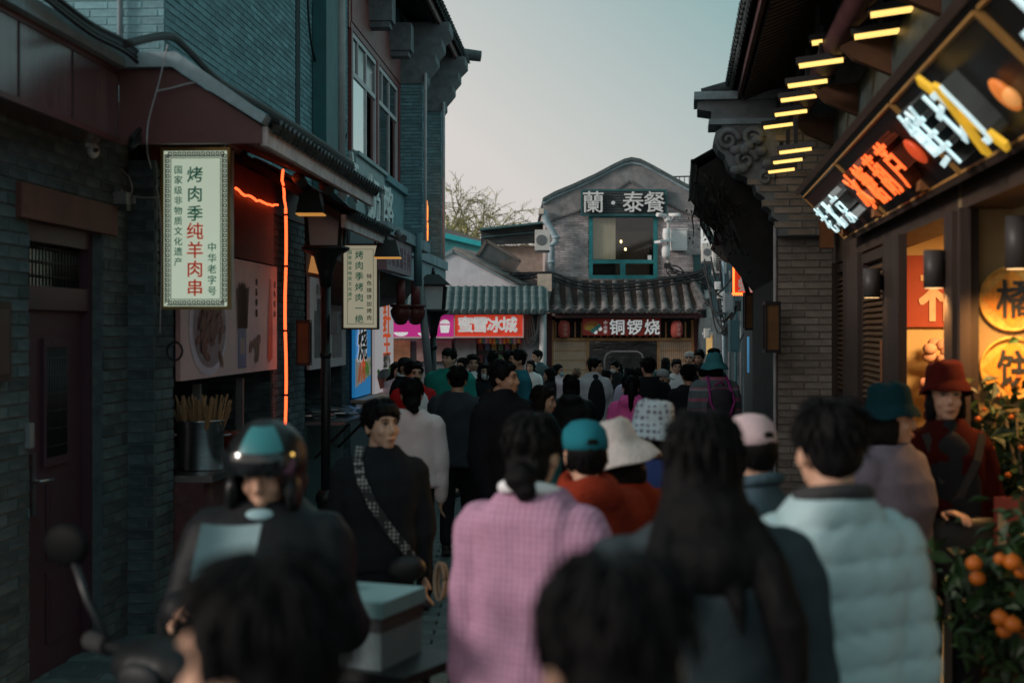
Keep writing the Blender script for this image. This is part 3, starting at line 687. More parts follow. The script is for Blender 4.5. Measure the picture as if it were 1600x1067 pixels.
po = thing('wall_poster', 'pale pink poster with a dark building print beside the lamp post', 'poster', (.02, 15.8, 1.5), FL)
q = MB(); q.box(.02, .05, 14.8, 17.0, 1.5, 2.47); part('poster_board', q, M('pale_poster', (.80, .66, .70), .5, noise=.1), po)
pr('building_print', M('grey_print', (.16, .14, .16), .5, noise=.5, ns=8), lambda q: (q.box(.052, .054, 15.05, 15.75, 1.62, 2.12), q.box(.052, .054, 15.2, 15.6, 2.12, 2.25)))
pr('seal_print', M('grey_print2', (.30, .24, .26), .5), lambda q: q.box(.052, .054, 16.1, 16.7, 1.6, 2.1))
q = MB(); text(q, '烤肉季', (.053, 15.4, 2.35), (0, 1, 0), (0, 0, 1), .13, .2, ext=.005); part('poster_lettering', q, M('pale_grey_ink', (.3, .26, .28), .6), po)
# triangular lit niche seen beside lamp; a glowing board stands in for its light
q = MB(); q.prism([(14.85, 2.52), (15.9, 2.52), (15.25, 2.95)], 'x', .025, .05); solo('lit_niche_board', q, M('amber_niche_glow', (.30, .14, .06), .5, emit=.25, ecol=(1, .42, .12)), 'small amber glowing board standing in for a lit triangular niche above the pale pink poster', 'board', (.03, 15, 2.52), FL)
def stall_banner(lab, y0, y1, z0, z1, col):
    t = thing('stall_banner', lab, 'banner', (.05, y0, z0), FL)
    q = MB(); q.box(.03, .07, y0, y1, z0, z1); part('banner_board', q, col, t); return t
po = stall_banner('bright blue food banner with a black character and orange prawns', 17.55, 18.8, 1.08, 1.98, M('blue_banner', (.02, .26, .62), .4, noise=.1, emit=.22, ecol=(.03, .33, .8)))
X0 = .073
q = MB(); text(q, '烧', (X0+.006, 18.05, 1.74), (0, 1, 0), (0, 0, 1), .44, .4, ext=.003, bold=.07, sx=1.7); part('lettering_outline', q, M('white_print', (.75, .75, .75), .5, emit=.2, ecol=(1, 1, 1)), po)
q = MB(); text(q, '烧', (X0+.012, 18.05, 1.74), (0, 1, 0), (0, 0, 1), .44, .4, ext=.003, bold=.022, sx=1.7); part('banner_lettering', q, inkK, po)
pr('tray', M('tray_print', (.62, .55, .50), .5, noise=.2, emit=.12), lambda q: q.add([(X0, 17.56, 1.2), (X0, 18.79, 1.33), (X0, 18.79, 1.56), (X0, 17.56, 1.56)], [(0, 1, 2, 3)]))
def prawn(q):
    rr = random.Random(4)
    for k in range(12): disc(q, X0+.002+.0003*k, 17.75+rr.random()*.6, 1.33+rr.random()*.18, .13, .05, 10, rr.uniform(.3, 1.2))
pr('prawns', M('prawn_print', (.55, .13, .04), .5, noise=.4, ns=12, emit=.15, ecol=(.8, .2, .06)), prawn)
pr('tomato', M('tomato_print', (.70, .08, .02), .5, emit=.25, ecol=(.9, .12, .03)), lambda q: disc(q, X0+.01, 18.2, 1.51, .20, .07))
def leafp(q):
    rr = random.Random(6)
    for k in range(14): disc(q, X0+.008+.0003*k, 18.5+rr.gauss(0, .12), 1.43+rr.gauss(0, .035), .09, .03, 8, rr.random()*3)
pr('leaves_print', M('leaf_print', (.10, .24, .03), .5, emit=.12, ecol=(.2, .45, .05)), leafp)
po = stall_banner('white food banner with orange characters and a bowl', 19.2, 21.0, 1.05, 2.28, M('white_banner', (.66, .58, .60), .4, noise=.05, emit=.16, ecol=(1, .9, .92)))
q = MB(); text(q, '红红王', (X0, 20.3, 1.96), (0, 1, 0), (0, 0, 1), .36, .25, ext=.008, bold=.03, sx=2.1, vert=True); part('banner_lettering', q, M('orange_red_ink', (.68, .10, .02), .5, emit=.2, ecol=(.9, .14, .03)), po)
def noodle(q):
    rr = random.Random(8)
    for k in range(26):
        y = 19.9+rr.random()*.55; z = 1.58
        for j in range(4):
            y2 = y+rr.gauss(0, .05); q.add([(X0+.0004*k, y, z), (X0+.0004*k, y+.04, z), (X0+.0004*k, y2+.04, z-.05), (X0+.0004*k, y2, z-.05)], [(0, 1, 2, 3)]); y = y2; z -= .05
pr('noodles', M('noodle_print', (.20, .15, .12), .5, noise=.6, ns=20), noodle)
pr('bowl', M('bowl_print', (.45, .06, .03), .5, noise=.2), lambda q: q.add([(X0, 19.35, 1.28), (X0, 20.75, 1.28), (X0, 20.45, 1.10), (X0, 19.65, 1.10)], [(0, 1, 2, 3)]))
pr('bowl_food', M('food_print', (.10, .10, .11), .5, noise=.6, ns=14), lambda q: disc(q, X0+.003, 20.05, 1.30, .68, .07))
pr('herbs', M('herb_print', (.14, .30, .05), .5, noise=.4), lambda q: (disc(q, X0+.005, 20.6, 1.36, .18, .05), disc(q, X0+.005, 19.45, 1.35, .12, .03)))
for y0, y1, z in ((17.5, 18.9, 1.02), (19.1, 21.1, .99)):
    q = MB(); q.box(.02, .22, y0, y1, z, z+.035); solo('ledge_shelf', q, M('peach_ledge', (.55, .36, .28), .5), 'peach coloured ledge under the %s banner' % ('blue' if y0 < 18 else 'white'), 'shelf', (.1, y0, z), FL)
q = MB(); q.box(-.3, .02, 17.5, 21.3, -.3, 1.0); q.box(-.3, .025, 18.82, 19.18, 1.0, 2.6); q.box(-.3, .025, 21.05, 21.3, 1.0, 2.6); q.box(-.3, .02, 17.5, 25, 2.62, 3.25)
part('stall_front', q, M('blue_grey_front', (.10, .125, .145), .6, noise=.15, wear=(.07, .09, .1)), LB)
# red lanterns shaped like urns, leaning pole
for i, (px, lb) in enumerate(((626, 'nearer maroon urn shaped lantern hanging under the brown awning'), (649, 'farther maroon urn shaped lantern hanging beside the leaning grey pole'))):
    c = P(px, 505, 17.2+i*.4); t = thing('urn_lantern', lb, 'lantern', c, group='maroon urn lanterns under the awning')
    q = MB(); q.lathe([(.03, -.02), (.07, .0), (.115, .09), (.125, .15), (.10, .19), (.13, .20), (.13, .225), (.05, .23)], c, 16); part('lantern_body', q, M('urn_maroon', (.12, .028, .025), .45, noise=.2), t)
    q = MB(); q.tube([c+Vector((0, 0, .22)), c+Vector((0, 0, .52))], .055, 8); part('lantern_stem', q, redcol, t)
q = MB(); q.tube([P(655, 430, 17.8), P(676, 640, 17.8)], .05, 8); solo('leaning_pole', q, M('grey_pole', (.22, .23, .24), .6, noise=.15), 'leaning grey pole beside the small street lamp', 'pole', P(676, 640, 17.8))

# ------------------------------------------------------------------ orange neon tube
q = MB(); rr = random.Random(2)
pts = [Vector((.05, 11.7, 3.07))+Vector((0, k*.105, -.004*math.sin(k*2.1)+rr.uniform(-.012, .012)-.02*math.sin(k/15*3.1))) for k in range(16)]
q.tube(pts, .011, 6)
q.tube([Vector((.5-.38*k/9+rr.uniform(-.008, .008), 11.4+1.9*k/9, 3.19-.14*k/9+rr.uniform(-.006, .006))) for k in range(10)], .011, 6)
q.tube([(.12+.006*math.sin(k), 13.3, 3.05-.203*k) for k in range(11)], .014, 8)
nt_ = thing('neon_tube', 'orange glowing neon tube running up the pier and under the red canopy', 'neon light', (.12, 13.3, 1.02), FL)
part('glow_tube', q, neonO, nt_)
q = MB()
for z in (1.3, 1.9, 2.5, 2.98): q.box(.09, .15, 13.28, 13.325, z, z+.02)
part('tube_clip', q, black, nt_)

# ------------------------------------------------------------------ street lamps
lampG = M('milky_lamp_glass', (.50, .56, .58), .3, noise=.1)
def street_lamp(lab, x, y, zb, s, base):
    g0 = gz(y); t = thing('street_lamp', lab, 'street lamp', (x, y, g0))
    q = MB(); q.lathe([(.11, 0), (.11, .06), (.085, .10), (.075, .48), (.09, .50), (.09, .55), (.06, .60)] if base else [(.08, 0), (.08, .1), (.05, .15)], (x, y, g0), 16)
    q.tube([(x, y, g0+.1), (x, y, zb-.25*s)], .034*s+.006, 14); q.lathe([(.044, -.03), (.052, 0), (.044, .03)], (x, y, 1.7), 14)
    q.lathe([(.05*s, -.30*s), (.06*s, -.2*s), (.10*s, -.06*s), (.17*s, -.02*s), (.20*s, 0), (.2*s, .02*s)], (x, y, zb), 20); part('post', q, black, t)
    q = MB(); a, h = .15*s, .32*s
    for sx in (-1, 1):
        for sy in (-1, 1): q.bar((x+sx*a*.85, y+sy*a*.85, zb+.02*s), (x+sx*a, y+sy*a, zb+h), .022*s, .022*s)
    q.box(x-a, x+a, y-a, y+a, zb+h, zb+h+.02); q.box(x-a, x+a, y-a, y+a, zb+.018, zb+.03)
    part('lantern_frame', q, black, t)
    q = MB(); q.prism([(x-a*.8, zb+.03), (x+a*.8, zb+.03), (x+a*.93, zb+h), (x-a*.93, zb+h)], 'y', y-a*.8, y+a*.8); part('lantern_glass', q, lampG, t)
    q = MB(); q.add([(x+sx*a*1.45, y+sy*a*1.45, zb+h+.02) for sx, sy in ((-1, -1), (1, -1), (1, 1), (-1, 1))]+[(x+sx*a*.5, y+sy*a*.5, zb+h+.15*s) for sx, sy in ((-1, -1), (1, -1), (1, 1), (-1, 1))],
                    [(3, 2, 1, 0), (0, 1, 5, 4), (1, 2, 6, 5), (2, 3, 7, 6), (3, 0, 4, 7), (4, 5, 6, 7)])
    q.tube([(x, y, zb+h+.14*s), (x, y, zb+h+.24*s)], [.03*s, .012*s], 8); part('lantern_roof', q, black, t)
    return t
l1 = P(509, 390, 12.4); street_lamp('tall black street lamp with broad lantern, standing beside the young man in black', l1.x, 12.4, l1.z, 1.05, True)
l2 = P(677, 487, 18); street_lamp('small black street lamp with lit glass panes in front of the pink shop sign', l2.x, 18, l2.z, 1.0, False)
q = MB(); c = P(518, 505, 12.35); q.box(c.x, c.x+.06, c.y-.06, c.y+.06, c.z-.1, c.z+.1); solo('junction_box', q, greyM, 'small grey box strapped to the tall street lamp post', 'box', c)
for px, py, d, wd, lab in ((606, 402, 14.3, .26, 'dark trapezoid sign lamp right of the smaller cream sign'), (486, 334, 11.6, .22, 'dark trapezoid sign lamp left of the tall street lamp head')):
    c = P(px, py, d); t = thing('sign_lamp', lab, 'lamp', c, group='dark sign lamps under the canopies')
    q = MB(); q.prism([(c.x-wd/2, c.z), (c.x+wd/2, c.z), (c.x+wd*.34, c.z+.17), (c.x-wd*.34, c.z+.17)], 'y', c.y-.1, c.y+.1); q.bar((c.x, c.y, c.z+.16), (c.x-.1, c.y+.05, c.z+.34), .03, .03); part('lamp_shade', q, M('teal_black', (.02, .04, .045), .5), t)
    q = MB(); q.box(c.x-wd/2, c.x+wd/2, c.y-.102, c.y+.09, c.z-.014, c.z-.002); part('lamp_tube', q, M('warm_lamp', (.8, .45, .15), .5, emit=.35, ecol=(1, .45, .10)), t)
    for dx, dz in ((-.12, .3), (.1, .24)):
        q = MB(); cc = c+Vector((dx, .02, dz)); q.tube([cc, cc+Vector((.06, -.1, -.06))], .045, 8); solo('spot_light', q, greyM, 'small grey spotlight pointing %s, by the %s' % ('left' if dx < 0 else 'right', lab.replace('dark trapezoid ', '').split(' of ')[0].split(' above ')[0]), 'spotlight', cc, group='grey spotlights under the canopies')
def wall_lantern(lab, c, yaw=0):
    t = thing('wall_lantern', lab, 'lantern', c)
    q = MB(); x, y, z = c
    q.box(x-.07, x+.07, y-.07, y+.07, z+.42, z+.45); q.box(x-.07, x+.07, y-.07, y+.07, z, z+.03)
    for sx in (-1, 1):
        for sy in (-1, 1): q.box(x+sx*.06-.008, x+sx*.06+.008, y+sy*.06-.008, y+sy*.06+.008, z+.03, z+.42)
    part('lantern_frame', q, black, t)
    q = MB(); q.box(x-.052, x+.052, y-.052, y+.052, z+.03, z+.42); part('lantern_panel', q, M('amber_panel', (.20, .10, .035), .5, noise=.2), t)
c = P(475, 571, 14.0); wall_lantern('brown lantern box on the brick pier beside the orange neon tube', c)

# ------------------------------------------------------------------ steel pot of skewers and counter goods
c = (.235, 9.98, .946)
t = thing('steel_pot', 'tall brushed steel stock pot on the hatch counter', 'pot', c, FL)
q = MB(); q.lathe([(.150, 0), (.158, .01), (.158, .33), (.166, .335), (.166, .345), (.15, .345), (.148, .05)], c, 28); part('pot_body', q, steel, t)
for s in (-1, 1):
    q = MB(); q.tube([(c[0]+s*.158, c[1]-.04, c[2]+.24), (c[0]+s*.20, c[1]-.03, c[2]+.24), (c[0]+s*.20, c[1]+.03, c[2]+.24), (c[0]+s*.158, c[1]+.04, c[2]+.24)], .008, 6); part('pot_handle', q, steel, t)
rr = random.Random(21); stick = M('bamboo_stick', (.30, .17, .085), .7, noise=.35, ns=20, isl=.3)
tp = (c[0], c[1], c[2]+.2); t = thing('skewer_sticks', 'thick bundle of bamboo skewer sticks standing in the steel pot', 'skewers', tp, FL)
sm = MB(); sm.caps((0, 0, 0), (0, 0, .30), .008, .007, 6); sme = sm.mesh('stick')
for k in range(90):
    a, r = rr.uniform(0, 6.28), .125*math.sqrt(rr.random()); tilt = r*2.4+rr.gauss(0, .08)
    Mx = Matrix.Translation((tp[0]+r*math.cos(a), tp[1]+r*math.sin(a), tp[2]-.02)) @ Matrix.Rotation(a, 4, 'Z') @ Matrix.Rotation(tilt, 4, 'Y') @ Matrix.Scale(rr.uniform(.75, 1.15), 4)
    inst('stick', sme, stick, t, Mx)
for k, (o, y, lab) in enumerate(((.02, 11.2, 'dark glass sauce bottle on the far end of the skewer counter'),)):
    q = MB(); q.lathe([(.03, 0), (.032, .14), (.012, .2), (.012, .27)], (o, y, .946), 10); solo('sauce_bottle', q, M('dark_bottle', (.05, .02, .012), .2), lab, 'bottle', (o, y, .946), FL)
t = thing('red_tray', 'red rimmed tray of cooked meat on the skewer counter', 'tray', (.0, 12.0, .946), FL)
q = MB(); q.lathe([(.16, 0), (.2, .1), (.205, .1), (.205, .115), (.19, .115)], (0, 12.0, .946), 18); part('tray_body', q, M('red_tray', (.45, .06, .05), .4), t)
q = MB()
for k in range(20): q.ell((rr.uniform(-.12, .12), 12+rr.uniform(-.12, .12), 1.03+rr.uniform(0, .03)), (.04, .03, .02), 6, 4)
part('cooked_meat', q, M('meat_brown', (.12, .05, .03), .5, noise=.4), t)
t = thing('foil_trays', 'pile of crumpled foil and clear packets on the second counter', 'food packets', (.2, 15.6, .96), FL)
q = MB()
for k in range(24):
    x, y = rr.uniform(-.1, .38), rr.uniform(14.9, 16.9); q.bar((x, y, .97+rr.random()*.06), (x+rr.uniform(-.15, .15), y+.2, .98+rr.random()*.08), .12, .012)
part('packet', q, M('foil', (.4, .42, .44), .3, metal=.7, noise=.4, ns=12), t, fix=False)

# ------------------------------------------------------------------ cables and small fittings on the left shop
def cab(lab, pts, r, m=blackC, n=6, cat='cable'):
    q = MB(); pts = [Vector(p) for p in pts]; out = []
    for i in range(len(pts)-1):                            # Catmull-Rom
        p0, p1, p2, p3 = pts[max(i-1, 0)], pts[i], pts[i+1], pts[min(i+2, len(pts)-1)]
        for k in range(6):
            t = k/6; out.append(.5*((2*p1)+(p2-p0)*t+(2*p0-5*p1+4*p2-p3)*t*t+(3*p1-p0-3*p2+p3)*t**3))
    out.append(pts[-1]); q.tube(out, r, n)
    return solo('cable', q, m, lab, cat, tuple(pts[0]))
def dl(o, px): return (2.95-o)*F/(920-px)                  # depth of a point on the plane o metres off the left wall
for k, (dy, r) in enumerate(((0, .022), (5, .018), (-6, .014), (10, .012))):
    cab(['thickest black cable draped over the maroon fascia corner', 'second black cable following the fascia coping', 'thin black cable along the top of the fascia coping', 'slim black cable hanging lowest over the fascia corner'][k],
        [P(x, y+dy, dl(.36, x)-.02*k) for x, y in ((60, -20), (140, 42), (196, 72), (228, 105), (241, 150), (231, 192), (205, 222))], r)
    cab(['thickest black cable lying along the tiled canopy', 'second black cable running along the tiled canopy', 'thin upper cable of the canopy bundle', 'slim lower cable of the canopy bundle'][k],
        [P(x, y+dy*.5, dl(.52, x)) for x, y in ((196, 68), (262, 56), (292, 76), (345, 128), (420, 172), (500, 222), (552, 258))], r*.8)
wire = M('pale_wire', (.32, .33, .35), .6)
cab('thin pale wire hanging down the pillar beside the cream sign', [P(x, y, 8.05) for x, y in ((262, 70), (248, 130), (232, 190), (230, 235))]+[P(x, y, 9.05) for x, y in ((236, 262), (248, 310), (252, 400), (250, 520))], .004, wire)
cab('short pale wire looping over the fascia corner', [P(x, y, 8.1) for x, y in ((244, 143), (268, 138), (290, 132), (312, 128))], .005, wire)
cab('pale looped wire between the camera and the cream sign', [P(x, y, 8.95) for x, y in ((172, 252), (200, 275), (206, 300), (190, 300), (172, 255), (188, 295), (215, 308), (250, 308))], .004, wire)
cab('dangling black wire loop on the upper brick wall', [P(x, y, dl(-.0, x)-.2) for x, y in ((480, -20), (485, 60), (498, 120), (512, 200), (522, 240), (535, 235), (542, 210))], .012)
cab('thin black wire crossing the wall of the left building', [P(x, y, dl(.05, x)-.15) for x, y in ((512, 60), (520, 110), (532, 170), (541, 190))], .008)
c = P(146, 236, 8.2); t = thing('dome_camera', 'small white dome camera under the maroon fascia', 'camera', c)
q = MB(); q.ell(c, (.035, .035, .045), 12, 8); q.box(c.x-.04, c.x, c.y-.02, c.y+.02, c.z+.02, c.z+.05); part('camera_body', q, white, t)
q = MB(); q.tube([c+Vector((.015, -.02, 0)), c+Vector((.03, -.045, .0))], .015, 8); part('lens', q, black, t)
c = P(187, 312, 8.85); t = thing('flood_light', 'small grey flood light box beside the door lintel', 'flood light', c)
q = MB(); q.box(c.x-.055, c.x+.055, c.y-.05, c.y+.05, c.z-.03, c.z+.045, None); q.box(c.x-.08, c.x+.08, c.y+.05, c.y+.07, c.z-.02, c.z+.02); part('lamp_body', q, greyM, t)
q = MB(); q.box(c.x-.045, c.x+.06, c.y-.06, c.y+.03, c.z-.07, c.z-.032); part('lamp_glass', q, black, t)
c = Vector((.25, 9.3, 1.78)); q = MB(); q.tube([c+Vector((.05*math.sin(a*.5)*1.0, 0, .06*math.cos(a*.5))) for a in range(14)], .008, 6)
solo('wire_coil', q, blackC, 'coil of black wire hanging below the tall cream sign', 'wire coil', tuple(c), FL)
# ------------------------------------------------------------------ gabled restaurant closing the street
D = 36.0; KM = F/D
def cx(px, d=D): return (px-800)*d/F
def cz_(py, d=D): return CZ+(HY-py)*d/F
CB = thing('gabled_restaurant', 'grey brick gabled restaurant with teal window at the end of the street', 'restaurant', (3, D, -.22))
roofL = [(848, 310), (866, 300), (895, 288), (930, 272), (958, 257), (975, 249), (986, 246.5)]
roofR = [(1000, 249), (1018, 258), (1045, 273), (1070, 287), (1098, 300)]
rl = [(cx(a), cz_(b)) for a, b in roofL+roofR]
def off(poly, d): return [(x, z-d) for x, z in poly]
wallp = [(cx(852), -.3)]+[(cx(852), cz_(318))]+[(x, z-.1) for x, z in rl[1:-1]]+[(cx(1095), cz_(310)), (cx(1095), -.3)]
def zr(x):
    for (xa, za), (xb, zb) in zip(rl[:-1], rl[1:]):
        if xa <= x <= xb: return za+(zb-za)*(x-xa)/(xb-xa)-.1
    return rl[0][1]-.12 if x < rl[0][0] else rl[-1][1]-.12
def wallpiece(q, xa, xb, z0, z1, y0, y1):
    n = 8; xs = [xa+(xb-xa)*i/n for i in range(n+1)]
    q.prism([(xa, z0), (xb, z0)]+[(x, zr(x) if z1 is None else z1) for x in reversed(xs)], 'y', y0, y1)
wx0, wx1, wz0, wz1 = cx(919), cx(1028), cz_(437), cz_(335)
q = MB(); wallpiece(q, cx(852), wx0, -.3, None, D+.012, D+.7); wallpiece(q, wx1, cx(1095), -.3, None, D+.012, D+.7); wallpiece(q, wx0, wx1, -.3, wz0, D+.012, D+.7); wallpiece(q, wx0, wx1, wz1, None, D+.012, D+.7)
wallpiece(q, cx(852), cx(1095), -.3, None, D+3.0, D+7)
for xa, xb in ((cx(852), cx(856)), (cx(1091), cx(1095))): wallpiece(q, xa, xb, -.3, None, D+.7, D+3.0)
part('wall', q, mortarC, CB)
bc = Bricks(CB, I4, brickC, bl=.24, bh=.060, jt=.009, dep=.012, nmax=0)
def inwall(u, z):
    x = cx(853)+u; zz = z+2.6
    px = 800+x*KM; py = HY-(zz-CZ)*KM
    top = 372-abs(px-985)*-.16 if False else 330+abs(px-983)*.03
    top = 300+abs(px-985)*.30 if abs(px-985) < 95 else 328+abs(px-985)*.02
    return py > top
bc.wall((cx(853), D+.012, 2.6), (1, 0, 0), (0, -1, 0), cx(1094)-cx(853), 3.0, holes=[(cx(920)-cx(853), cx(1027)-cx(853), cz_(437)-2.6, cz_(338)-2.6)], keep=inwall)
bc.emit()
# weathered plaster band under the verge, with stepped moulding
def band(d0, d1, y0, y1, m, nm):
    a = [(x, z-d0) for x, z in rl]; b = [(x, z-d1) for x, z in rl]
    q = MB(); n = len(a)
    for i in range(n-1): q.prism([a[i], a[i+1], b[i+1], b[i]], 'y', y0, y1)
    part(nm, q, m, CB)
band(.0, .085, D-.14, D+7.1, M('verge_tile', (.085, .11, .115), .8, noise=.3, ns=9, bump=.4), 'verge')
band(.09, .16, D-.09, D+.01, coping, 'verge_moulding')
a = [(x, z-.16) for x, z in rl]; b = [(x, z-.16-.50-.12*(1-abs(x-3)/2)) for x, z in rl]
q = MB()
for i in range(len(a)-1): q.prism([a[i], a[i+1], b[i+1], b[i]], 'y', D-.045, D+.011)
part('gable_band', q, plaster, CB)
a2 = [(x, z) for x, z in b]; q = MB()
for i in range(len(a2)-1): q.prism([a2[i], a2[i+1], (a2[i+1][0], a2[i+1][1]-.05), (a2[i][0], a2[i][1]-.05)], 'y', D-.075, D+.011)
part('gable_moulding', q, M('moulding_grey', (.15, .145, .15), .85, noise=.3), CB)
q = MB(); q.prism([(cx(940), cz_(312)), (cx(983), cz_(284)), (cx(1026), cz_(312))], 'y', D-.06, D-.03); part('gable_panel', q, plaster, CB)
q = MB(); q.bar((cx(940), D-.07, cz_(312)), (cx(983), D-.07, cz_(283)), .05, .05); q.bar((cx(983), D-.07, cz_(283)), (cx(1026), D-.07, cz_(312)), .05, .05); part('gable_panel_trim', q, M('moulding_grey', (.15, .145, .15), .85), CB)
# roof railing right
q = MB(); z0 = cz_(299)
q.tube([(cx(1040), D+1.5, cz_(267)), (cx(1125), D+1.5, cz_(265))], .02, 6)
for k in range(10): q.tube([(cx(1042)+k*.125, D+1.5, z0-.3), (cx(1042)+k*.125, D+1.5, cz_(266))], .012, 5)
solo('roof_railing', q, black, 'thin black railing on the roof right of the gable', 'railing', (cx(1070), D+1.5, z0))
# sign board with raised characters
s = thing('restaurant_sign', 'dark slatted sign board with pale raised characters over the teal window', 'sign', (cx(975), D-.1, cz_(337)))
q = MB()
for k in range(9): q.box(cx(909), cx(1039), D-.15, D-.12, cz_(337)+k*.068, cz_(337)+k*.068+.052)
part('sign_slats', q, M('dark_slat', (.05, .06, .065), .7, noise=.3, ns=8), s)
q = MB()
for a, b, c, d in ((907, 1041, 335, 338.5), (907, 1041, 297, 300), (907, 910, 300, 335), (1038, 1041, 300, 335)): q.box(cx(a), cx(b), D-.17, D-.1, cz_(d), cz_(c))
part('sign_frame', q, M('teal_frame_dark', (.03, .11, .12), .6), s)
q = MB()
for ch, px, sz in (('蘭', 926, .62), ('·', 957, .75), ('泰', 988, .60), ('餐', 1021, .60)): text(q, ch, (cx(px), D-.24, cz_(317)), (1, 0, 0), (0, 0, 1), sz*.93, 1, ext=.05, bold=.010)
part('sign_lettering', q, M('pale_letter', (.72, .72, .72), .5, noise=.05), s)
# teal window
q = MB()
for a, b, c, d in ((920, 1027, 336, 340), (920, 926, 340, 436), (1021, 1027, 340, 436), (926, 1021, 406, 412), (926, 1021, 430, 436), (969, 977, 412, 430)): q.box(cx(a), cx(b), D-.05, D+.05, cz_(d), cz_(c))
wf = part('window_frame', q, tealP, CB)
q = MB(); q.box(cx(926), cx(1021), D+.0, D+.012, cz_(406), cz_(340)); q.box(cx(926), cx(969), D, D+.012, cz_(430), cz_(412)); q.box(cx(977), cx(1021), D, D+.012, cz_(430), cz_(412))
part('window_pane', q, thin_glass('window_glass'), wf)
q = MB(); q.box(cx(900), cx(1045), D+2.9, D+2.95, cz_(460), cz_(320)); part('window_room', q, M('room_dark', (.10, .085, .07), .8, noise=.3), CB)
q = MB(); q.box(cx(927), cx(962), D+.05, D+.08, cz_(405), cz_(341)); part('curtain', q, M('beige_curtain', (.62, .50, .38), .9, noise=.15, st=(9, 1, .3)), CB)
q = MB(); q.box(cx(966), cx(1020), D+.9, D+1.2, cz_(440), cz_(358)); part('cabinet', q, M('room_brown', (.16, .11, .085), .7), CB)
for px, py in ((971, 377), (978, 389)):
    q = MB(); q.ell((cx(px), D+.15, cz_(py)), (.03, .03, .04), 8, 6); part('room_lamp', q, M('room_bulb', (1, .8, .5), .5, emit=4, ecol=(1, .65, .3)), CB)
q = MB(); q.box(cx(1012), cx(1018), D-.012, D-.004, cz_(406), cz_(399)); part('sticker', q, white, CB)
# skirt roof
sk = thing('skirt_roof', 'brown grey barrel tiled skirt roof under the teal window', 'roof', (cx(972), D-.4, cz_(490)))
q = MB(); q.prism([(D+.011, cz_(436)), (D+.011, cz_(446)), (D-.95, cz_(487)), (D-.95, cz_(483))], 'x', cx(852), cx(1086)); part('roof_deck', q, woodD, sk)
# tile_slope works along y: build in a frame turned so that its y axis runs along the facade
FC = Matrix.Translation((0, D, 0)) @ Matrix.Rotation(-math.pi/2, 4, 'Z')     # local x -> toward the camera, y -> world x
BASE[sk.name] = (0, 0, 0); sk.matrix_world = FC
for ch in list(sk.children): bpy.data.objects.remove(ch)
q = MB(); q.prism([(-.011, cz_(436)), (-.011, cz_(446)), (.95, cz_(488)), (.95, cz_(484))], 'y', cx(852), cx(1086)); part('roof_deck', q, woodD, sk)
tile_slope(sk, cx(860), cx(1078), -.0, cz_(441), .97, cz_(486), .30, .085, tileC, nseg=4)
for px in (856, 1082):
    q = MB(); q.tube([(-.05, cx(px), cz_(434)), (.5, cx(px+(-3 if px < 900 else 3)), cz_(458)), (1.0, cx(px+(-8 if px < 900 else 8)), cz_(482)), (1.1, cx(px+(-10 if px < 900 else 10)), cz_(480))], [.13, .12, .11, .07], 10)
    q.tube([(.0, cx(px)-.1, cz_(428)), (1.0, cx(px)-.1 + (-.1 if px < 900 else .3), cz_(476))], .07, 8); part('hip_ridge', q, tileC, sk)
q = MB(); q.tube([(-.02, cx(858), cz_(436)), (-.02, cx(1080), cz_(436))], .07, 8); part('top_ridge', q, tileC, sk)
q = MB(); q.box(.62, .72, cx(866), cx(1082), cz_(497), cz_(488)); q.box(.86, .93, cx(858), cx(1084), cz_(490.5), cz_(487.5)); part('eave_beam', q, maroon, sk)
ra = MB(); ra.box(.2, .92, -.03, .03, -.03, .03); ram = ra.mesh('rafter'); fixn(ram)
for k in range(18): inst('rafter', ram, maroon, sk, Matrix.Translation((0, cx(868)+k*.19, cz_(489.5))))
# shopfront under the skirt roof
q = MB()
for a, b in ((850, 862), (1083, 1096)): q.box(cx(a), cx(b), D-.30, D-.12, -.25, cz_(490))
part('post', q, M('maroon_post', (.12, .025, .028), .5, noise=.2), CB)
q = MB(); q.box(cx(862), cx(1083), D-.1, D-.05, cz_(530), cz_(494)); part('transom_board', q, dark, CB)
la = MB(); la.box(-.018, .018, D-.14, D-.101, cz_(527), cz_(503)); lam = la.mesh('lattice_bar'); fixn(lam)
ochre = M('ochre_wood', (.62, .34, .15), .6, noise=.2, ns=6, st=(1, 1, .3))
for k in range(22):
    x = cx(868)+k*(cx(1080)-cx(868))/21
    inst('lattice_bar', lam, ochre, CB, Matrix.Translation((x, 0, 0)))
q = MB(); q.box(cx(862), cx(1083), D-.16, D-.06, cz_(532.5), cz_(528)); q.box(cx(862), cx(865), D-.155, D-.06, -.2, cz_(532.5)); q.box(cx(915.5), cx(920), D-.155, D-.06, -.2, cz_(532.5)); q.box(cx(1026), cx(1030), D-.155, D-.06, -.2, cz_(532.5)); q.box(cx(1079), cx(1083), D-.155, D-.06, -.2, cz_(532.5)); q.box(cx(862), cx(866), D-.155, D-.06, cz_(528), cz_(500)); q.box(cx(1079), cx(1083), D-.155, D-.06, cz_(528), cz_(500)); part('shopfront_frame', q, ochre, CB)
paper = M('shoji_paper', (.84, .68, .56), .8, noise=.1)
for a, b in ((865, 915.5), (1030, 1079)):
    q = MB(); q.box(cx(a), cx(b), D-.10, D-.085, -.1, cz_(533)); sp_ = part('shoji_panel', q, paper, CB)
    q = MB()
    for k in range(1, 16): x = cx(a)+k*(cx(b)-cx(a))/16; q.box(x-.008, x+.008, D-.112, D-.101, -.1, cz_(533))
    part('shoji_bars', q, ochre, sp_)
    q = MB()
    for k in range(1, 8): z = cz_(533)-k*.24; q.box(cx(a), cx(b), D-.118, D-.1125, z-.01, z+.01)
    part('shoji_rails', q, ochre, sp_)
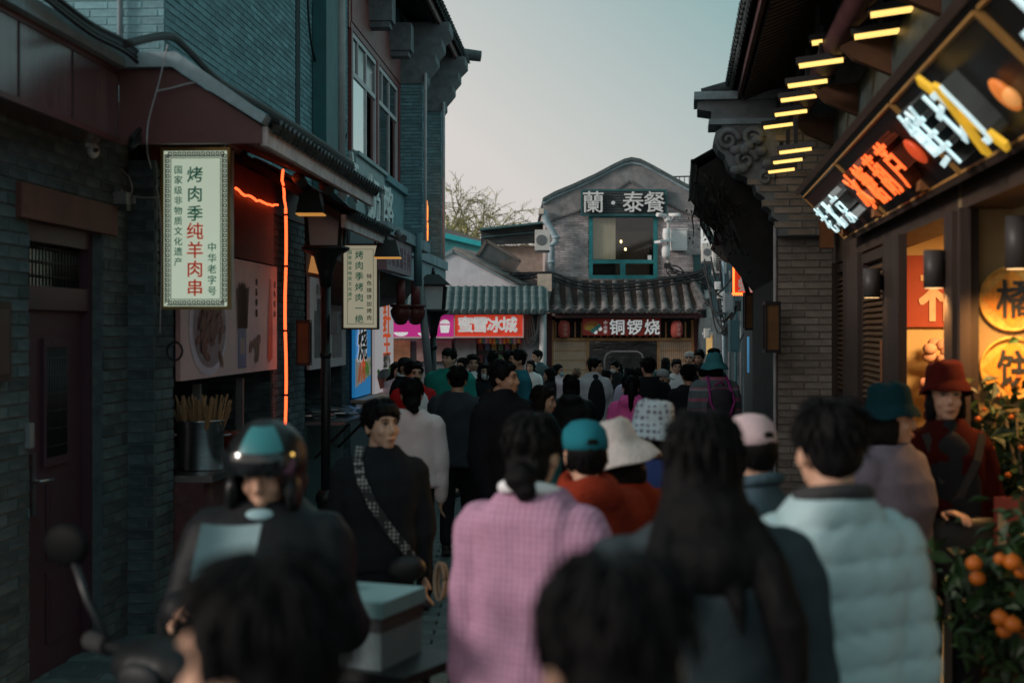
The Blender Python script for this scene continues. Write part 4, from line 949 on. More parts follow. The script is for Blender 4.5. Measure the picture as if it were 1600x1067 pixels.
q = MB(); q.box(cx(920), cx(1026), D-.09, D-.07, cz_(578), cz_(533)); part('shop_glass', q, M('plastic_glass', (.06, .055, .055), .12, noise=.8, ns=2.5, st=(1, 1, 3), bump=1.0, bs=5, spec=.9, det=8), CB)
q = MB(); q.box(cx(920), cx(1026), D-.12, D-.068, cz_(579.5), cz_(577.5)); q.tube([(cx(944), D-.11, cz_(578)), (cx(944), D-.11, cz_(562)), (cx(947), D-.11, cz_(553)), (cx(955), D-.11, cz_(549)), (cx(995), D-.11, cz_(549)), (cx(1002), D-.11, cz_(553)), (cx(1005), D-.11, cz_(562)), (cx(1005), D-.11, cz_(578))], .026, 6); part('hatch_arch', q, M('pale_pink_metal', (.55, .47, .50), .4), CB)
q = MB(); q.box(cx(920), cx(1026), D-.13, D-.07, -.2, cz_(579.5)); part('counter_front', q, M('teal_counter', (.055, .16, .15), .5, noise=.2), CB)
s = thing('shop_sign', 'red dorayaki shop sign with black edged white characters over the shoji front', 'sign', (cx(968), D-.4, cz_(524)))
q = MB(); q.box(cx(909), cx(1029), D-.48, D-.40, cz_(524), cz_(498)); part('sign_board', q, M('sign_red', (.34, .035, .025), .45, noise=.1, emit=.05), s)
q = MB(); text(q, '铜锣烧', (cx(989), D-.49, cz_(511)), (1, 0, 0), (0, 0, 1), .40, .435, ext=.006, bold=.062); part('lettering_outline', q, inkK, s)
q = MB(); text(q, '铜锣烧', (cx(989), D-.50, cz_(511)), (1, 0, 0), (0, 0, 1), .40, .435, ext=.006, bold=.022); part('sign_lettering', q, M('white_print', (.75, .75, .75), .5), s)
q = MB(); text(q, '小山家', (cx(944), D-.485, cz_(511)), (1, 0, 0), (0, 0, 1), .10, .115, ext=.004, vert=True); part('small_lettering', q, M('white_print', (.75, .75, .75), .5), s)
def fdisc(q, px, py, rx, rz, y, a0=0, a1=2*math.pi, n=20): q.add([(cx(px)+rx*math.cos(a0+(a1-a0)*k/n), y, cz_(py)+rz*math.sin(a0+(a1-a0)*k/n)) for k in range(n+1)], [tuple(range(n+1))])
q = MB(); fdisc(q, 924, 512, .22, .17, D-.484, -.6, 3.4); part('emblem_bun', q, M('emblem_orange', (.62, .20, .04), .5), s, fix=False)
q = MB(); fdisc(q, 922, 515, .15, .11, D-.486, -.6, 3.2); part('emblem_filling', q, M('emblem_gold', (.65, .42, .08), .5), s, fix=False)
q = MB(); q.bar((cx(922), D-.488, cz_(519)), (cx(936), D-.488, cz_(508)), .09, .01, up=(0, 1, 0)); part('emblem_board', q, M('emblem_teal', (.08, .36, .36), .5), s, fix=False)
q = MB(); fdisc(q, 929, 519, .05, .05, D-.49); fdisc(q, 936, 514, .05, .05, D-.49); part('emblem_wheel', q, M('white_print', (.75, .75, .75), .5), s, fix=False)
for px, lb in ((880, 'red paper lantern left of the dorayaki sign'), (1053.5, 'red paper lantern right of the dorayaki sign')):
    c = Vector((cx(px), D-.55, cz_(528))); t = thing('paper_lantern', lb, 'lantern', c, group='red paper lanterns under the skirt roof')
    q = MB(); q.lathe([(.07, 0), (.12, .03), (.145, .10), (.15, .2), (.145, .32), (.12, .39), (.07, .43)], c, 18); part('lantern_body', q, M('lantern_red', (.36, .065, .05), .7, noise=.1, emit=.03), t)
    q = MB(); q.lathe([(.075, -.02), (.075, .0)], c, 14); q.lathe([(.075, .43), (.075, .455)], c, 14); q.tube([c+Vector((0, 0, .45)), c+Vector((0, 0, .55))], .01, 5); part('lantern_cap', q, black, t)
    q = MB(); text(q, '铜锣烧', c+Vector((.03, -.150, .21)), (1, 0, 0), (0, 0, 1), .10, .11, ext=.02, vert=True); part('lantern_lettering', q, M('pink_ink', (.6, .3, .28), .6), t)
# downpipe, CCTV, boxes, wires
dp = thing('drain_pipe', 'bent pale blue downpipe at the left corner of the gabled restaurant', 'downpipe', (cx(861), D-.2, cz_(450)))
q = MB(); q.tube([(cx(843), D-.25, cz_(331)), (cx(850), D-.25, cz_(333)), (cx(852), D-.25, cz_(345)), (cx(867), D-.25, cz_(370)), (cx(868), D-.25, cz_(378)), (cx(861), D-.25, cz_(386)), (cx(861), D-.25, cz_(452))], .085, 10); part('pipe_run', q, pipeB, dp)
q = MB()
for py in (372, 384, 410, 436): q.lathe([(.10, -.03), (.105, 0), (.10, .03)], (cx(868 if py < 380 else 861), D-.25, cz_(py)), 12)
part('pipe_collar', q, pipeB, dp)
q = MB(); q.box(cx(841), cx(849), D-.36, D-.14, cz_(336), cz_(328)); part('pipe_hopper', q, M('cream_hopper', (.6, .52, .45), .7), dp)
cc = thing('camera_mast', 'white street camera mast with several cameras beside the teal window', 'camera mast', (cx(1040), D-.35, cz_(410)))
q = MB(); q.tube([(cx(1042), D-.3, cz_(425)), (cx(1042), D-.3, cz_(350))], .035, 8); q.bar((cx(1042), D-.3, cz_(374)), (cx(1046), D, cz_(374)), .05, .05); part('mast', q, offwhite, cc)
for px, py, ex, ey in ((1032, 338, -.16, .03), (1051, 338, .16, -.02), (1040, 345, .03, .10)):
    q = MB(); a = Vector((cx(px), D-.32, cz_(py))); q.tube([a-Vector((ex*.7, -.06, ey*.3)), a+Vector((ex*.8, -.12, ey*.2))], .052, 8); q.bar(a, (cx(1042), D-.3, cz_(352)), .03, .03); part('camera_head', q, white, cc)
q = MB(); q.lathe([(.06, .22), (.09, .2), (.10, .1), (.10, .0), (.06, -.08)], (cx(1039), D-.36, cz_(372)), 14); q.lathe([(.06, .32), (.08, .28), (.105, .2), (.10, .05), (.06, -.02)], (cx(1038), D-.36, cz_(404)), 14); part('camera_dome', q, white, cc)
q = MB(); q.bar((cx(1024), D-.5, cz_(380)), (cx(1046), D-.3, cz_(376)), .26, .06); part('camera_shroud', q, M('white_shroud', (.7, .7, .72), .5), cc)
q = MB(); q.box(cx(1036), cx(1046), D-.36, D-.24, cz_(420), cz_(412)); part('mast_box', q, black, cc)
for a, b, c, d, lb, mt, dep in ((1047, 1072, 360, 392, 'white control box with peaked lid right of the camera mast', white, .22), (1103, 1112, 481, 504, 'beige meter box on the wall right of the shop lantern', offwhite, .15), (1100, 1108, 455, 467, 'small white junction box on the right corner of the restaurant', white, .12), (1083, 1093, 400, 436, 'dark teal electrical box on the right side of the restaurant wall', M('teal_dark_box', (.025, .08, .085), .6), .15)):
    t = thing('control_box', lb, 'box', (cx((a+b)/2), D-.1, cz_(d)))
    q = MB(); q.box(cx(a), cx(b), D-dep, D-.02, cz_(d), cz_(c)); q.box(cx(a)-.02, cx(b)+.02, D-dep-.02, D-.02, cz_(c), cz_(c)+.03); part('box_body', q, mt, t)
    q = MB(); q.box(cx(a)+.03, cx(b)-.03, D-dep-.006, D-dep-.001, cz_(d)+.04, cz_(c)-.04); part('box_door', q, mt, t)
rr = random.Random(31)
for k in range(9):
    y0 = 436+rr.uniform(-6, 8); cab(['sagging black wire %s the skirt roof' % w_ for w_ in ('highest across', 'second across', 'lowest across', 'slack across', 'taut across', 'thin across', 'double across', 'looped over', 'long across')][k],
        [Vector((cx(x), D-.35-.1*k, cz_(y))) for x, y in ((690+rr.uniform(0, 60), 420+rr.uniform(-8, 12)), (800, 430+rr.uniform(-4, 8)), (856, y0-4), (900, y0+10), (960, y0+14), (1030, y0+6), (1085, y0-4), (1100, y0-14))], .016 if k % 3 else .026)
for k in range(7):
    x = 1050+rr.uniform(0, 40); cab('dark wire number%s tangled beside the camera mast' % '' if False else ['dark wire dropping from the mast to the corner', 'dark wire curling below the white control box', 'dark wire crossing under the teal electrical box', 'dark wire hanging at the restaurant corner', 'short dark wire under the mast box', 'dark wire leading off to the lane', 'dark slack wire above the skirt roof end'][k],
        [Vector((cx(a), D-.3, cz_(b))) for a, b in ((1042+rr.uniform(-4, 4), 415+rr.uniform(0, 12)), (x-12, 415+rr.uniform(0, 20)), (x+6, 428+rr.uniform(0, 14)), (1100+rr.uniform(0, 10), 430+rr.uniform(-10, 25)))], .02)

# ------------------------------------------------------------------ the ice drink shop on the left of it
E_ = 33.6; KE = F/E_
def ex(px): return cx(px, E_)
def ez(py): return cz_(py, E_)
MS = thing('drink_shop', 'single storey drink shop with red and pink signs under a grey green tiled eave', 'shop', (ex(740), E_, -.2))
FM = Matrix.Translation((0, E_, 0)) @ Matrix.Rotation(-math.pi/2, 4, 'Z')
q = MB(); q.box(ex(560), ex(852), E_+.3, E_+6, -.25, ez(489)); q.box(ex(816), ex(852), E_, E_+.3, -.25, ez(489)); q.box(ex(711), ex(744), E_, E_+.3, -.25, ez(520)); part('wall', q, M('grey_shop_wall', (.14, .145, .155), .85, noise=.3, ns=3, wear=(.09, .09, .1)), MS)
er = thing('tiled_eave', 'grey green barrel tiled eave above the red and pink shop signs', 'roof', (0, 0, 0)); er.matrix_world = FM; BASE[er.name] = (0, 0, 0)
q = MB(); q.prism([(-.6, ez(452)), (-.6, ez(457)), (.42, ez(489)), (.42, ez(485))], 'y', ex(560), ex(853)); part('roof_deck', q, woodD, er)
tile_slope(er, ex(600), ex(852), -.6, ez(449),   .45, ez(487), .185, .072, tileG, nseg=4)
q = MB(); q.tube([(-.62, ex(560), ez(450)), (-.62, ex(852), ez(450))], .06, 8); part('top_ridge', q, tileG, er)
q = MB(); q.box(.28, .4, ex(560), ex(852), ez(492), ez(488.5)); part('eave_board', q, M('dark_red_board', (.07, .03, .03), .7), er)
s = thing('shop_sign', 'bright red drink shop sign with thick white characters', 'sign', (ex(764), E_-.3, ez(527)))
q = MB(); q.box(ex(711), ex(817), E_-.32, E_-.10, ez(526), ez(490)); part('sign_box', q, M('sign_bright_red', (.56, .045, .022), .45, noise=.05, emit=.26, ecol=(.9, .07, .03)), s)
q = MB()
for a, b, c, d in ((710, 818, 525.5, 527.5), (710, 818, 489, 490.5), (710, 711.5, 490.5, 525.5), (816.5, 818, 490.5, 525.5)): q.box(ex(a), ex(b), E_-.34, E_-.3, ez(d), ez(c))
part('sign_trim', q, M('pinkish_trim', (.62, .45, .45), .5), s)
q = MB(); text(q, '蜜雪冰城', (ex(762), E_-.35, ez(507)), (1, 0, 0), (0, 0, 1), .38, .34, ext=.02, bold=.04); part('sign_lettering', q, M('white_sign_letter', (.78, .75, .74), .5, emit=.1, ecol=(1, .95, .95)), s)
s = thing('shop_sign', 'magenta sign panel with small white ice cream cup shapes left of the red sign', 'sign', (ex(660), E_-.3, ez(528)))
q = MB(); q.box(ex(590), ex(709), E_-.30, E_-.10, ez(526), ez(489)); part('sign_box', q, M('sign_magenta', (.44, .022, .20), .45, noise=.05, emit=.22, ecol=(.8, .04, .35)), s)
q = MB(); q.box(ex(590), ex(709.5), E_-.32, E_-.10, ez(528.5), ez(526)); part('sign_trim', q, M('pinkish_trim', (.62, .45, .45), .5), s)
q = MB()
for px, py, w_ in ((628, 519, .17), (664, 520, .15)): fd = [(ex(px)+w_*math.cos(a), E_-.303, ez(py)+w_*.55*math.sin(a)) for a in [math.pi+math.pi*k/12 for k in range(13)]]; q.add(fd, [tuple(range(13))])
part('bowl_print', q, M('white_print', (.75, .75, .75), .5), s, fix=False)
q = MB(); q.add([(ex(690), E_-.303, ez(520)), (ex(702), E_-.303, ez(520)), (ex(704), E_-.303, ez(508)), (ex(688), E_-.303, ez(508))], [(0, 1, 2, 3)])
fd = [(ex(696)+.12*math.cos(a), E_-.304, ez(506)+.10*math.sin(a)) for a in [math.pi*k/10 for k in range(11)]]; q.add(fd, [tuple(range(11))])
part('cup_print', q, M('white_print', (.75, .75, .75), .5), s, fix=False)
# open counter under the red sign
q = MB(); q.box(ex(744), ex(816), E_+.28, E_+.298, -.2, ez(527)); part('shop_interior', q, M('shop_inside', (.06, .045, .04), .8, noise=.7, ns=5), MS)
rr = random.Random(17)
cols = [(.6, .1, .1), (.75, .5, .1), (.1, .45, .2), (.15, .3, .6), (.7, .7, .65), (.6, .2, .4), (.8, .6, .05)]
bt = thing('flag_bunting', 'row of small coloured flags across the open drink counter', 'bunting', (ex(780), E_-.05, ez(535)))
for k in range(22):
    q = MB(); x = ex(746)+k*(ex(815)-ex(746))/22; q.box(x, x+.045, E_-.02+.003*(k % 2), E_-.012+.003*(k % 2), ez(537)+rr.uniform(-.02, .02), ez(529)); part('flag', q, M('flag_%d' % (k % 7), tuple(c*.55 for c in cols[k % 7]), .7), bt)
for k in range(14):
    x = ex(747)+(k % 7)*.16; z = ez(548)-.28*(k//7)
    q = MB(); q.box(x, x+.11, E_+.2, E_+.27, z, z+.18); solo('menu_card', q, M('card_%d' % ((k*3) % 7), tuple(c*.22+.03 for c in cols[(k*3) % 7]), .7), '%s coloured menu card in the %s row behind the drink counter' % (['leftmost', 'second', 'third', 'middle', 'fifth', 'sixth', 'rightmost'][k % 7], ['upper', 'lower'][k//7]), 'menu card', (x, E_+.2, z), group='menu cards in the drink shop')
q = MB(); q.box(ex(744), ex(816), E_-.05, E_+.25, -.2, .78); part('counter', q, M('shop_counter', (.3, .08, .08), .5), MS)
for a, b, mt, nm in ((600, 640, M('orange_print', (.34, .15, .08), .6, noise=.3), 'orange'), (650, 705, M('rose_print', (.40, .24, .22), .6, noise=.3, ns=4), 'pale rose')):
    q = MB(); q.box(ex(a), ex(b), E_+.2, E_+.26, ez(565), ez(531)); solo('menu_board', q, mt, '%s menu board under the magenta sign' % nm, 'menu board', (ex(a), E_+.2, ez(565)))
q = MB(); q.tube([(ex(848), E_-.1, -.2), (ex(848), E_-.1, ez(490))], .09, 10); solo('drain_pipe', q, M('pale_conduit', (.42, .42, .43), .6), 'pale vertical pipe between the drink shop and the restaurant', 'downpipe', (ex(848), E_-.1, -.2))
for k in range(5):
    cab('grey looped cable hanging %s on the wall right of the red sign' % ['lowest', 'highest', 'widest', 'slackest', 'tightest'][k], [Vector((ex(a), E_-.06-.02*k, ez(b))) for a, b in ((822+k*2, 490), (820+k*4, 520+k*2), (830, 540-k*3), (842-k, 520), (845-k, 492))], .022, M('grey_cable', (.16, .15, .14), .7))
# buildings behind: white gable, fallen duct, turquoise shed, dark shed
q = MB(); gp = [(ex(640), ez(452)), (ex(640), ez(425)), (ex(706), ez(389)), (ex(812), ez(445)), (ex(812), ez(452))]; q.prism(gp, 'y', E_+1.0, E_+1.2)
wg = thing('white_gable', 'pale plastered gable with worn tiled slope behind the drink shop eave', 'building', (ex(740), E_+1, ez(452)))
part('gable_wall', q, plasterW, wg)
q = MB(); a = [(640, 423), (706, 387), (850, 447)]
for (p0, p1) in ((a[0], a[1]), (a[1], (814, 445))): q.bar((ex(p0[0]), E_+.98, ez(p0[1])), (ex(p1[0]), E_+.98, ez(p1[1])), .07, .09)
part('gable_coping', q, coping, wg)
q = MB(); q.add([(ex(706), E_+.95, ez(386)), (ex(752), E_+5, ez(384)), (ex(872), E_+5, ez(446)), (ex(816), E_+.95, ez(445))], [(0, 1, 2, 3)])
q.add([(ex(706), E_+.95, ez(386)-.08), (ex(752), E_+5, ez(384)-.08), (ex(872), E_+5, ez(446)-.08), (ex(816), E_+.95, ez(445)-.08)], [(0, 3, 2, 1)]); part('roof_slope', q, M('worn_tile_bed', (.19, .175, .165), .9, noise=.4, ns=7, bump=.5, wear=(.36, .28, .22), wscale=2.5, wamt=.7), wg, fix=False)
rt = MB(); rt.tube([(0, 0, 0), (1, 0, 0)], .055, 6); rtm = rt.mesh('tile_row'); fixn(rtm)
for k in range(15):
    t = k/14; a0 = Vector((ex(706), E_+.95, ez(386)+.03)).lerp(Vector((ex(752), E_+5, ez(384)+.03)), t); b0 = Vector((ex(816), E_+.95, ez(445)+.03)).lerp(Vector((ex(872), E_+5, ez(446)+.03)), t)
    d = b0-a0; Mx = Matrix.Translation(a0) @ d.to_track_quat('X', 'Z').to_matrix().to_4x4() @ Matrix.Diagonal((d.length, 1, 1, 1)); inst('tile_row', rtm, M('worn_tile', (.15, .145, .14), .9, noise=.4, isl=.3), wg, Mx)
dk = thing('metal_duct', 'large tilted grey sheet metal duct box lying on the worn roof', 'duct', (ex(780), E_+2, ez(420)))
q = MB(); pp = [(742, 396), (758, 369), (814, 402), (798, 424)]; q.prism([(ex(a), ez(b)) for a, b in pp], 'y', E_+1.7, E_+2.5); part('duct_body', q, M('rusty_sheet', (.085, .10, .105), .55, metal=.2, noise=.3, ns=5, wear=(.22, .10, .055), wscale=2.2, wamt=.5), dk)
q = MB()
for i in range(4):
    p0, p1 = pp[i], pp[(i+1) % 4]; q.bar((ex(p0[0]), E_+1.69, ez(p0[1])), (ex(p1[0]), E_+1.69, ez(p1[1])), .05, .07)
part('duct_flange', q, M('duct_rim', (.14, .12, .11), .6), dk)
sh = thing('turquoise_shed', 'turquoise trimmed roof with brown sheeting behind the white gable', 'shed', (ex(700), E_+7, ez(400)))
d2 = E_+7
q = MB(); q.prism([(cx(640, d2), cz_(400, d2)), (cx(640, d2), cz_(366, d2)), (cx(690, d2), cz_(366, d2)), (cx(752, d2), cz_(384, d2)), (cx(752, d2), cz_(402, d2))], 'y', d2+.1, d2+3); part('shed_wall', q, M('turquoise_wall', (.06, .30, .33), .7, noise=.2), sh)
q = MB(); q.bar((cx(640, d2), d2-.1, cz_(356, d2)), (cx(752, d2), d2-.1, cz_(382, d2)), .3, .14); part('shed_fascia', q, M('turquoise_trim', (.03, .42, .46), .5), sh)
q = MB(); q.add([(cx(640, d2), d2-.2, cz_(352, d2)), (cx(756, d2), d2-.2, cz_(379, d2)), (cx(756, d2), d2+3, cz_(366, d2)), (cx(640, d2), d2+3, cz_(352, d2)+.4)], [(0, 1, 2, 3)]); part('shed_sheeting', q, M('brown_sheeting', (.17, .11, .10), .8, noise=.3), sh, fix=False)
ds = thing('dark_shed', 'dark flat roofed shed with pale wall behind the fallen duct', 'shed', (ex(810), E_+5, ez(440))); d3 = E_+5.5
q = MB(); q.box(cx(752, d3), cx(852, d3), d3, d3+3, cz_(460, d3), cz_(384, d3)); part('shed_wall', q, M('beige_shed', (.36, .29, .25), .9, noise=.25, wear=(.25, .21, .19)), ds)
q = MB(); q.prism([(cx(752, d3), cz_(384, d3)), (cx(752, d3), cz_(360, d3)), (cx(856, d3), cz_(349, d3)), (cx(856, d3), cz_(380, d3))], 'y', d3-.3, d3-.1); part('shed_front', q, M('shed_dark', (.035, .045, .05), .7, noise=.2), ds)
q = MB(); q.bar((cx(750, d3), d3-.4, cz_(361, d3)), (cx(860, d3), d3-.4, cz_(349, d3)), .5, .05); q.bar((cx(752, d3), d3-.36, cz_(372, d3)), (cx(852, d3), d3-.36, cz_(363, d3)), .05, .03); part('shed_roof_edge', q, M('teal_edge', (.05, .13, .14), .6), ds)
def ac_unit(lab, x0, x1, z0, z1, y, dep, grille=False):
    t = thing('ac_unit', lab, 'air conditioner', ((x0+x1)/2, y, z0)); W, H = x1-x0, z1-z0
    q = MB(); q.box(x0, x1, y, y+dep, z0, z1); part('casing', q, offwhite, t)
    q = MB()
    if grille:
        for k in range(9): q.box(x0+.05, x1-.05, y-.012, y-.002, z0+.06+k*(H-.12)/9, z0+.06+k*(H-.12)/9+(H-.12)/16)
        q.box(x0+W*.48, x0+W*.52, y-.018, y-.013, z0+.04, z1-.04)
        part('grille', q, black, t)
    else:
        q.lathe([(W*.36, 0), (W*.36, .012), (W*.33, .012)], (0, 0, 0), 20, Matrix.Translation((x0+W*.42, y-.001, z0+H*.5)) @ Matrix.Rotation(math.pi/2, 4, 'X')); part('fan_ring', q, greyM, t)
    q = MB(); q.box(x0, x1, y+.05, y+dep, z0-.05, z0-.002); part('bracket', q, greyM, t)
ac_unit('beige air conditioner left of the pale blue downpipe', cx(836, 35), cx(859, 35), cz_(391, 35), cz_(359, 35), 35, .3)
q = MB(); q.box(cx(840, 34.8), cx(862, 34.8), 34.8, 35.1, cz_(455, 34.8), cz_(428, 34.8)); solo('vent_box', q, M('cream_box', (.5, .42, .34), .8, noise=.2), 'small cream vent box at the end of the worn roof', 'vent', (cx(850, 34.8), 34.8, cz_(455, 34.8)))

# ------------------------------------------------------------------ trees behind
def tree(lab, base, H, spread, seed, twigm, leafm, nleaf, lean=0, droop=.3, depth=6, cat='tree', split=3):
    rr = random.Random(seed); t = thing('bare_tree', lab, cat, base); tr, tw, lf = MB(), MB(), MB(); tips = []
    def grow(p, d, L, r, k):
        pts = [p]; q = p
        for j in range(3):
            d = (d+Vector((rr.gauss(0, .16), rr.gauss(0, .16), rr.gauss(0, .10)))).normalized()
            if k <= 2: d = (d+Vector((0, 0, -droop*.35))).normalized()
            q = q+d*L/3; pts.append(q)
        (tr if k > depth-3 else tw).tube(pts, [r, r*.9, r*.8, r*.66], 6 if k > 3 else 4, cap=k > 3)
        if k <= 1: tips.extend(pts[1:])
        if k == 0: return
        for j in range(split if k < depth else split+1):
            a = rr.uniform(0, 6.28); sp = rr.uniform(.30, .75)*spread
            x = d.orthogonal().normalized(); yv = d.cross(x)
            nd = (d*math.cos(sp)+(x*math.cos(a)+yv*math.sin(a))*math.sin(sp)).normalized()
            st = pts[rr.choice((2, 3, 3))]
            grow(st, nd, L*rr.uniform(.60, .86), r*.60, k-1)
    grow(Vector(base), Vector((lean, 0, 1)).normalized(), H*.27, H*.020, depth)
    part('trunk', tr, M('bark', (.09, .08, .06), .9, noise=.3), t)
    part('twigs', tw, twigm, t, kind='stuff', fix=False)
    for k in range(nleaf):
        p = rr.choice(tips); c = p+Vector((rr.gauss(0, .12), rr.gauss(0, .12), rr.gauss(0, .12))); a, b = Vector((rr.gauss(0, 1), rr.gauss(0, 1), rr.gauss(0, 1))).normalized()*.05, Vector((rr.gauss(0, .4), rr.gauss(0, .4), -1)).normalized()*rr.uniform(.08, .2)
        lf.add([c-a*.5, c+a*.5, c+a*.3+b, c-a*.3+b], [(0, 1, 2, 3)])
    if nleaf: part('crown', lf, leafm, t, kind='stuff', fix=False)
twg = M('olive_twig', (.24, .215, .11), .9, noise=.3); lfm = M('spring_leaf', (.34, .33, .12), .8, noise=.4, isl=.4)
b = P(728, 300, 62); tree('spreading willow in first yellow green leaf behind the turquoise shed', (b.x, 62, -.38), 10.4, 1.1, 5, twg, lfm, 1500, .05, .4, 6)
b = P(786, 300, 66); tree('thin willow in first leaf behind the dark shed', (b.x, 66, -.38), 11.0, 1.05, 12, twg, lfm, 1200, .1, .35, 6)
b = P(680, 300, 58); tree('willow crown partly hidden by the left building', (b.x, 58, -.38), 9.2, 1.0, 23, twg, lfm, 1400, 0, .4, 6)
b = P(884, 300, 52); tree('leafless sapling rising behind the left slope of the gable', (b.x, 52, -.38), 10.6, .45, 8, M('grey_twig', (.16, .13, .12), .9), lfm, 0, .02, .0, 5, split=2)
q = MB(); q.box(-30, 30, 70, 72, -.5, 3.4); solo('far_wall', q, M('far_grey', (.25, .25, .26), .9, noise=.2), 'long low grey wall far behind the trees', 'wall', (0, 71, -.4))
# ------------------------------------------------------------------ right row: tiled shop with big lit sign
RB = thing('corner_shop', 'shop on the right with grey brick end pier, louvred shutters and warm lit interior', 'shop', (.5, 9, -.05), FR)
q = MB(); q.box(-.49, 0, 12.812, 17, -.2, 3.0); q.box(0, 4, 12.6, 17, -.2, 4.4); q.box(-.47, 0, 12.9, 17, 3.0, 4.0); part('wall', q, mortarR, RB)
rb = Bricks(RB, FR, brickR, bl=.25, bh=.064, jt=.009, dep=.012, nmax=300)
rb.wall((-.49, 12.812, -.15), (1, 0, 0), (0, -1, 0), .49, 3.15)
rb.emit()
q = MB(); q.box(-.502, -.491, 12.80, 17, -.15, 3.0); part('side_shade', q, M('shaded_side_grey', (.05, .052, .055), .9, noise=.3, ns=4, bump=.3), RB)  # thin sheet over the pier side; the shadow there is put into its colour
q = MB(); q.tube([(-.51, 12.79, -.1), (-.51, 12.79, 2.85)], .016, 6); part('corner_strip', q, M('pale_corner', (.46, .45, .47), .7, noise=.2), RB)
# carved corbel (profile seen from the street end), with scroll and top slab
cor = thing('carved_corbel', 'carved grey stone corbel with scrolls stepping out from the right brick pier', 'corbel', (-.5, 12.7, 2.8), FR)
prof = [(-.0, 2.75), (-.49, 2.75), (-.49, 2.88), (-.55, 2.92), (-.55, 2.98), (-.61, 3.02), (-.61, 3.09), (-.68, 3.14), (-.70, 3.22), (-.78, 3.28), (-.86, 3.30), (-.93, 3.38), (-.96, 3.47), (-1.02, 3.52), (-1.06, 3.60), (-1.04, 3.68), (-.98, 3.72), (-1.02, 3.78), (-1.08, 3.80), (-1.08, 3.86), (-1.20, 3.88), (-1.20, 3.95), (-.95, 4.0), (-.0, 4.12)]
q = MB(); q.prism(prof, 'y', 12.62, 13.1); part('corbel_block', q, stoneG, cor)
def in_prof(u, z):
    x, z = u-1.15, z+2.75; ins = False
    for (x1, z1), (x2, z2) in zip(prof, prof[1:]+prof[:1]):
        if (z1 > z) != (z2 > z) and x < (x2-x1)*(z-z1)/(z2-z1)+x1: ins = not ins
    return ins and x > -.95 and (z < 3.30 or x > -.55)
cbk = Bricks(cor, FR, brickR, bl=.25, bh=.064, jt=.009, dep=.012, nmax=90)
cbk.wall((-1.15, 12.622, 2.75), (1, 0, 0), (0, -1, 0), 1.15, 1.1, keep=lambda u, z: in_prof(u-.07, z) and in_prof(u+.07, z)); cbk.emit()
def scroll(c, r, turns, w_): 
    pts = [Vector((c[0]+r*(1-k/24*.85)*math.cos(k/24*turns*6.28), 12.60, c[1]+r*(1-k/24*.85)*math.sin(k/24*turns*6.28))) for k in range(25)]
    q = MB(); q.tube(pts, [w_*(1-.5*k/24) for k in range(25)], 6); part('scroll', q, stoneG, cor)
scroll((-.93, 3.60), .10, 1.6, .032); scroll((-.78, 3.42), .10, 1.5, .032); scroll((-.72, 3.62), .09, 1.4, .03); scroll((-.60, 3.26), .07, 1.4, .025); scroll((-.83, 3.50), .05, 1.2, .02)
rr = random.Random(14)
for k in range(8):
    q = MB(); q.ell((rr.uniform(-.9, -.55), 12.60, rr.uniform(3.25, 3.62)), (.06, .05, .045), 10, 6); part('carved_leaf', q, stoneG, cor)
q = MB(); q.box(-1.1, -.3, 12.58, 13.12, 3.74, 3.79); q.box(-1.23, -.3, 12.56, 13.14, 3.96, 4.03); part('corbel_slab', q, coping, cor)
q = MB(); q.tube([(-1.16, 12.7, 4.03), (-.75, 12.7, 4.12), (-.3, 12.7, 4.34)], [.05, .07, .08], 8); part('ridge_end', q, tileD, cor)
# main eave
ev = thing('tiled_eave', 'dark tiled eave with rafters and strip lights over the right shop', 'roof', (-.8, 10, 4), FR)
q = MB(); q.prism([(-.82, 4.06), (-.82, 4.0), (3, 5.55), (3, 5.7)], 'y', 5.5, 13.55); part('roof_deck', q, woodD, ev)
q = MB(); q.box(-.85, -.82, 5.5, 13.55, 3.96, 4.08); part('eave_board', q, M('maroon_eave', (.07, .03, .032), .7, noise=.3), ev)
tile_slope(ev, 5.6, 13.6, .2, 4.56, -.90, 4.09, .16, .05, tileD, nseg=2)
ra = MB(); ra.bar((-.80, 0, 3.97), (.9, 0, 4.62), .055, .055); ram2 = ra.mesh('rafter'); fixn(ram2)
y = 5.8
while y < 13.5: inst('rafter', ram2, woodD, ev, Matrix.Translation((0, y, 0))); y += .125
q = MB(); q.box(-.05, .1, 5.5, 12.6, 3.35, 3.75); part('beam', q, M('painted_beam_dark', (.035, .05, .05), .5, noise=.4, ns=6), ev)
q = MB(); q.tube([(-.32, 5.5, 3.82), (-.32, 12.9, 3.82)], .09, 10); part('purlin', q, M('purlin_maroon', (.085, .03, .033), .6, noise=.3), ev)
for y in (7.2, 8.9, 10.6, 12.3):
    q = MB(); q.prism([(-.05, 3.50), (-.28, 3.60), (-.36, 3.68), (-.28, 3.72), (-.05, 3.74)], 'y', y-.04, y+.04); part('bracket', q, M('bracket_timber', (.07, .03, .014), .6, noise=.3), ev)
    q = MB(); q.box(-.16, -.051, y-.07, y+.07, 2.62, 3.32); part('hanging_post', q, M('amber_post', (.25, .10, .035), .6, noise=.3), ev)
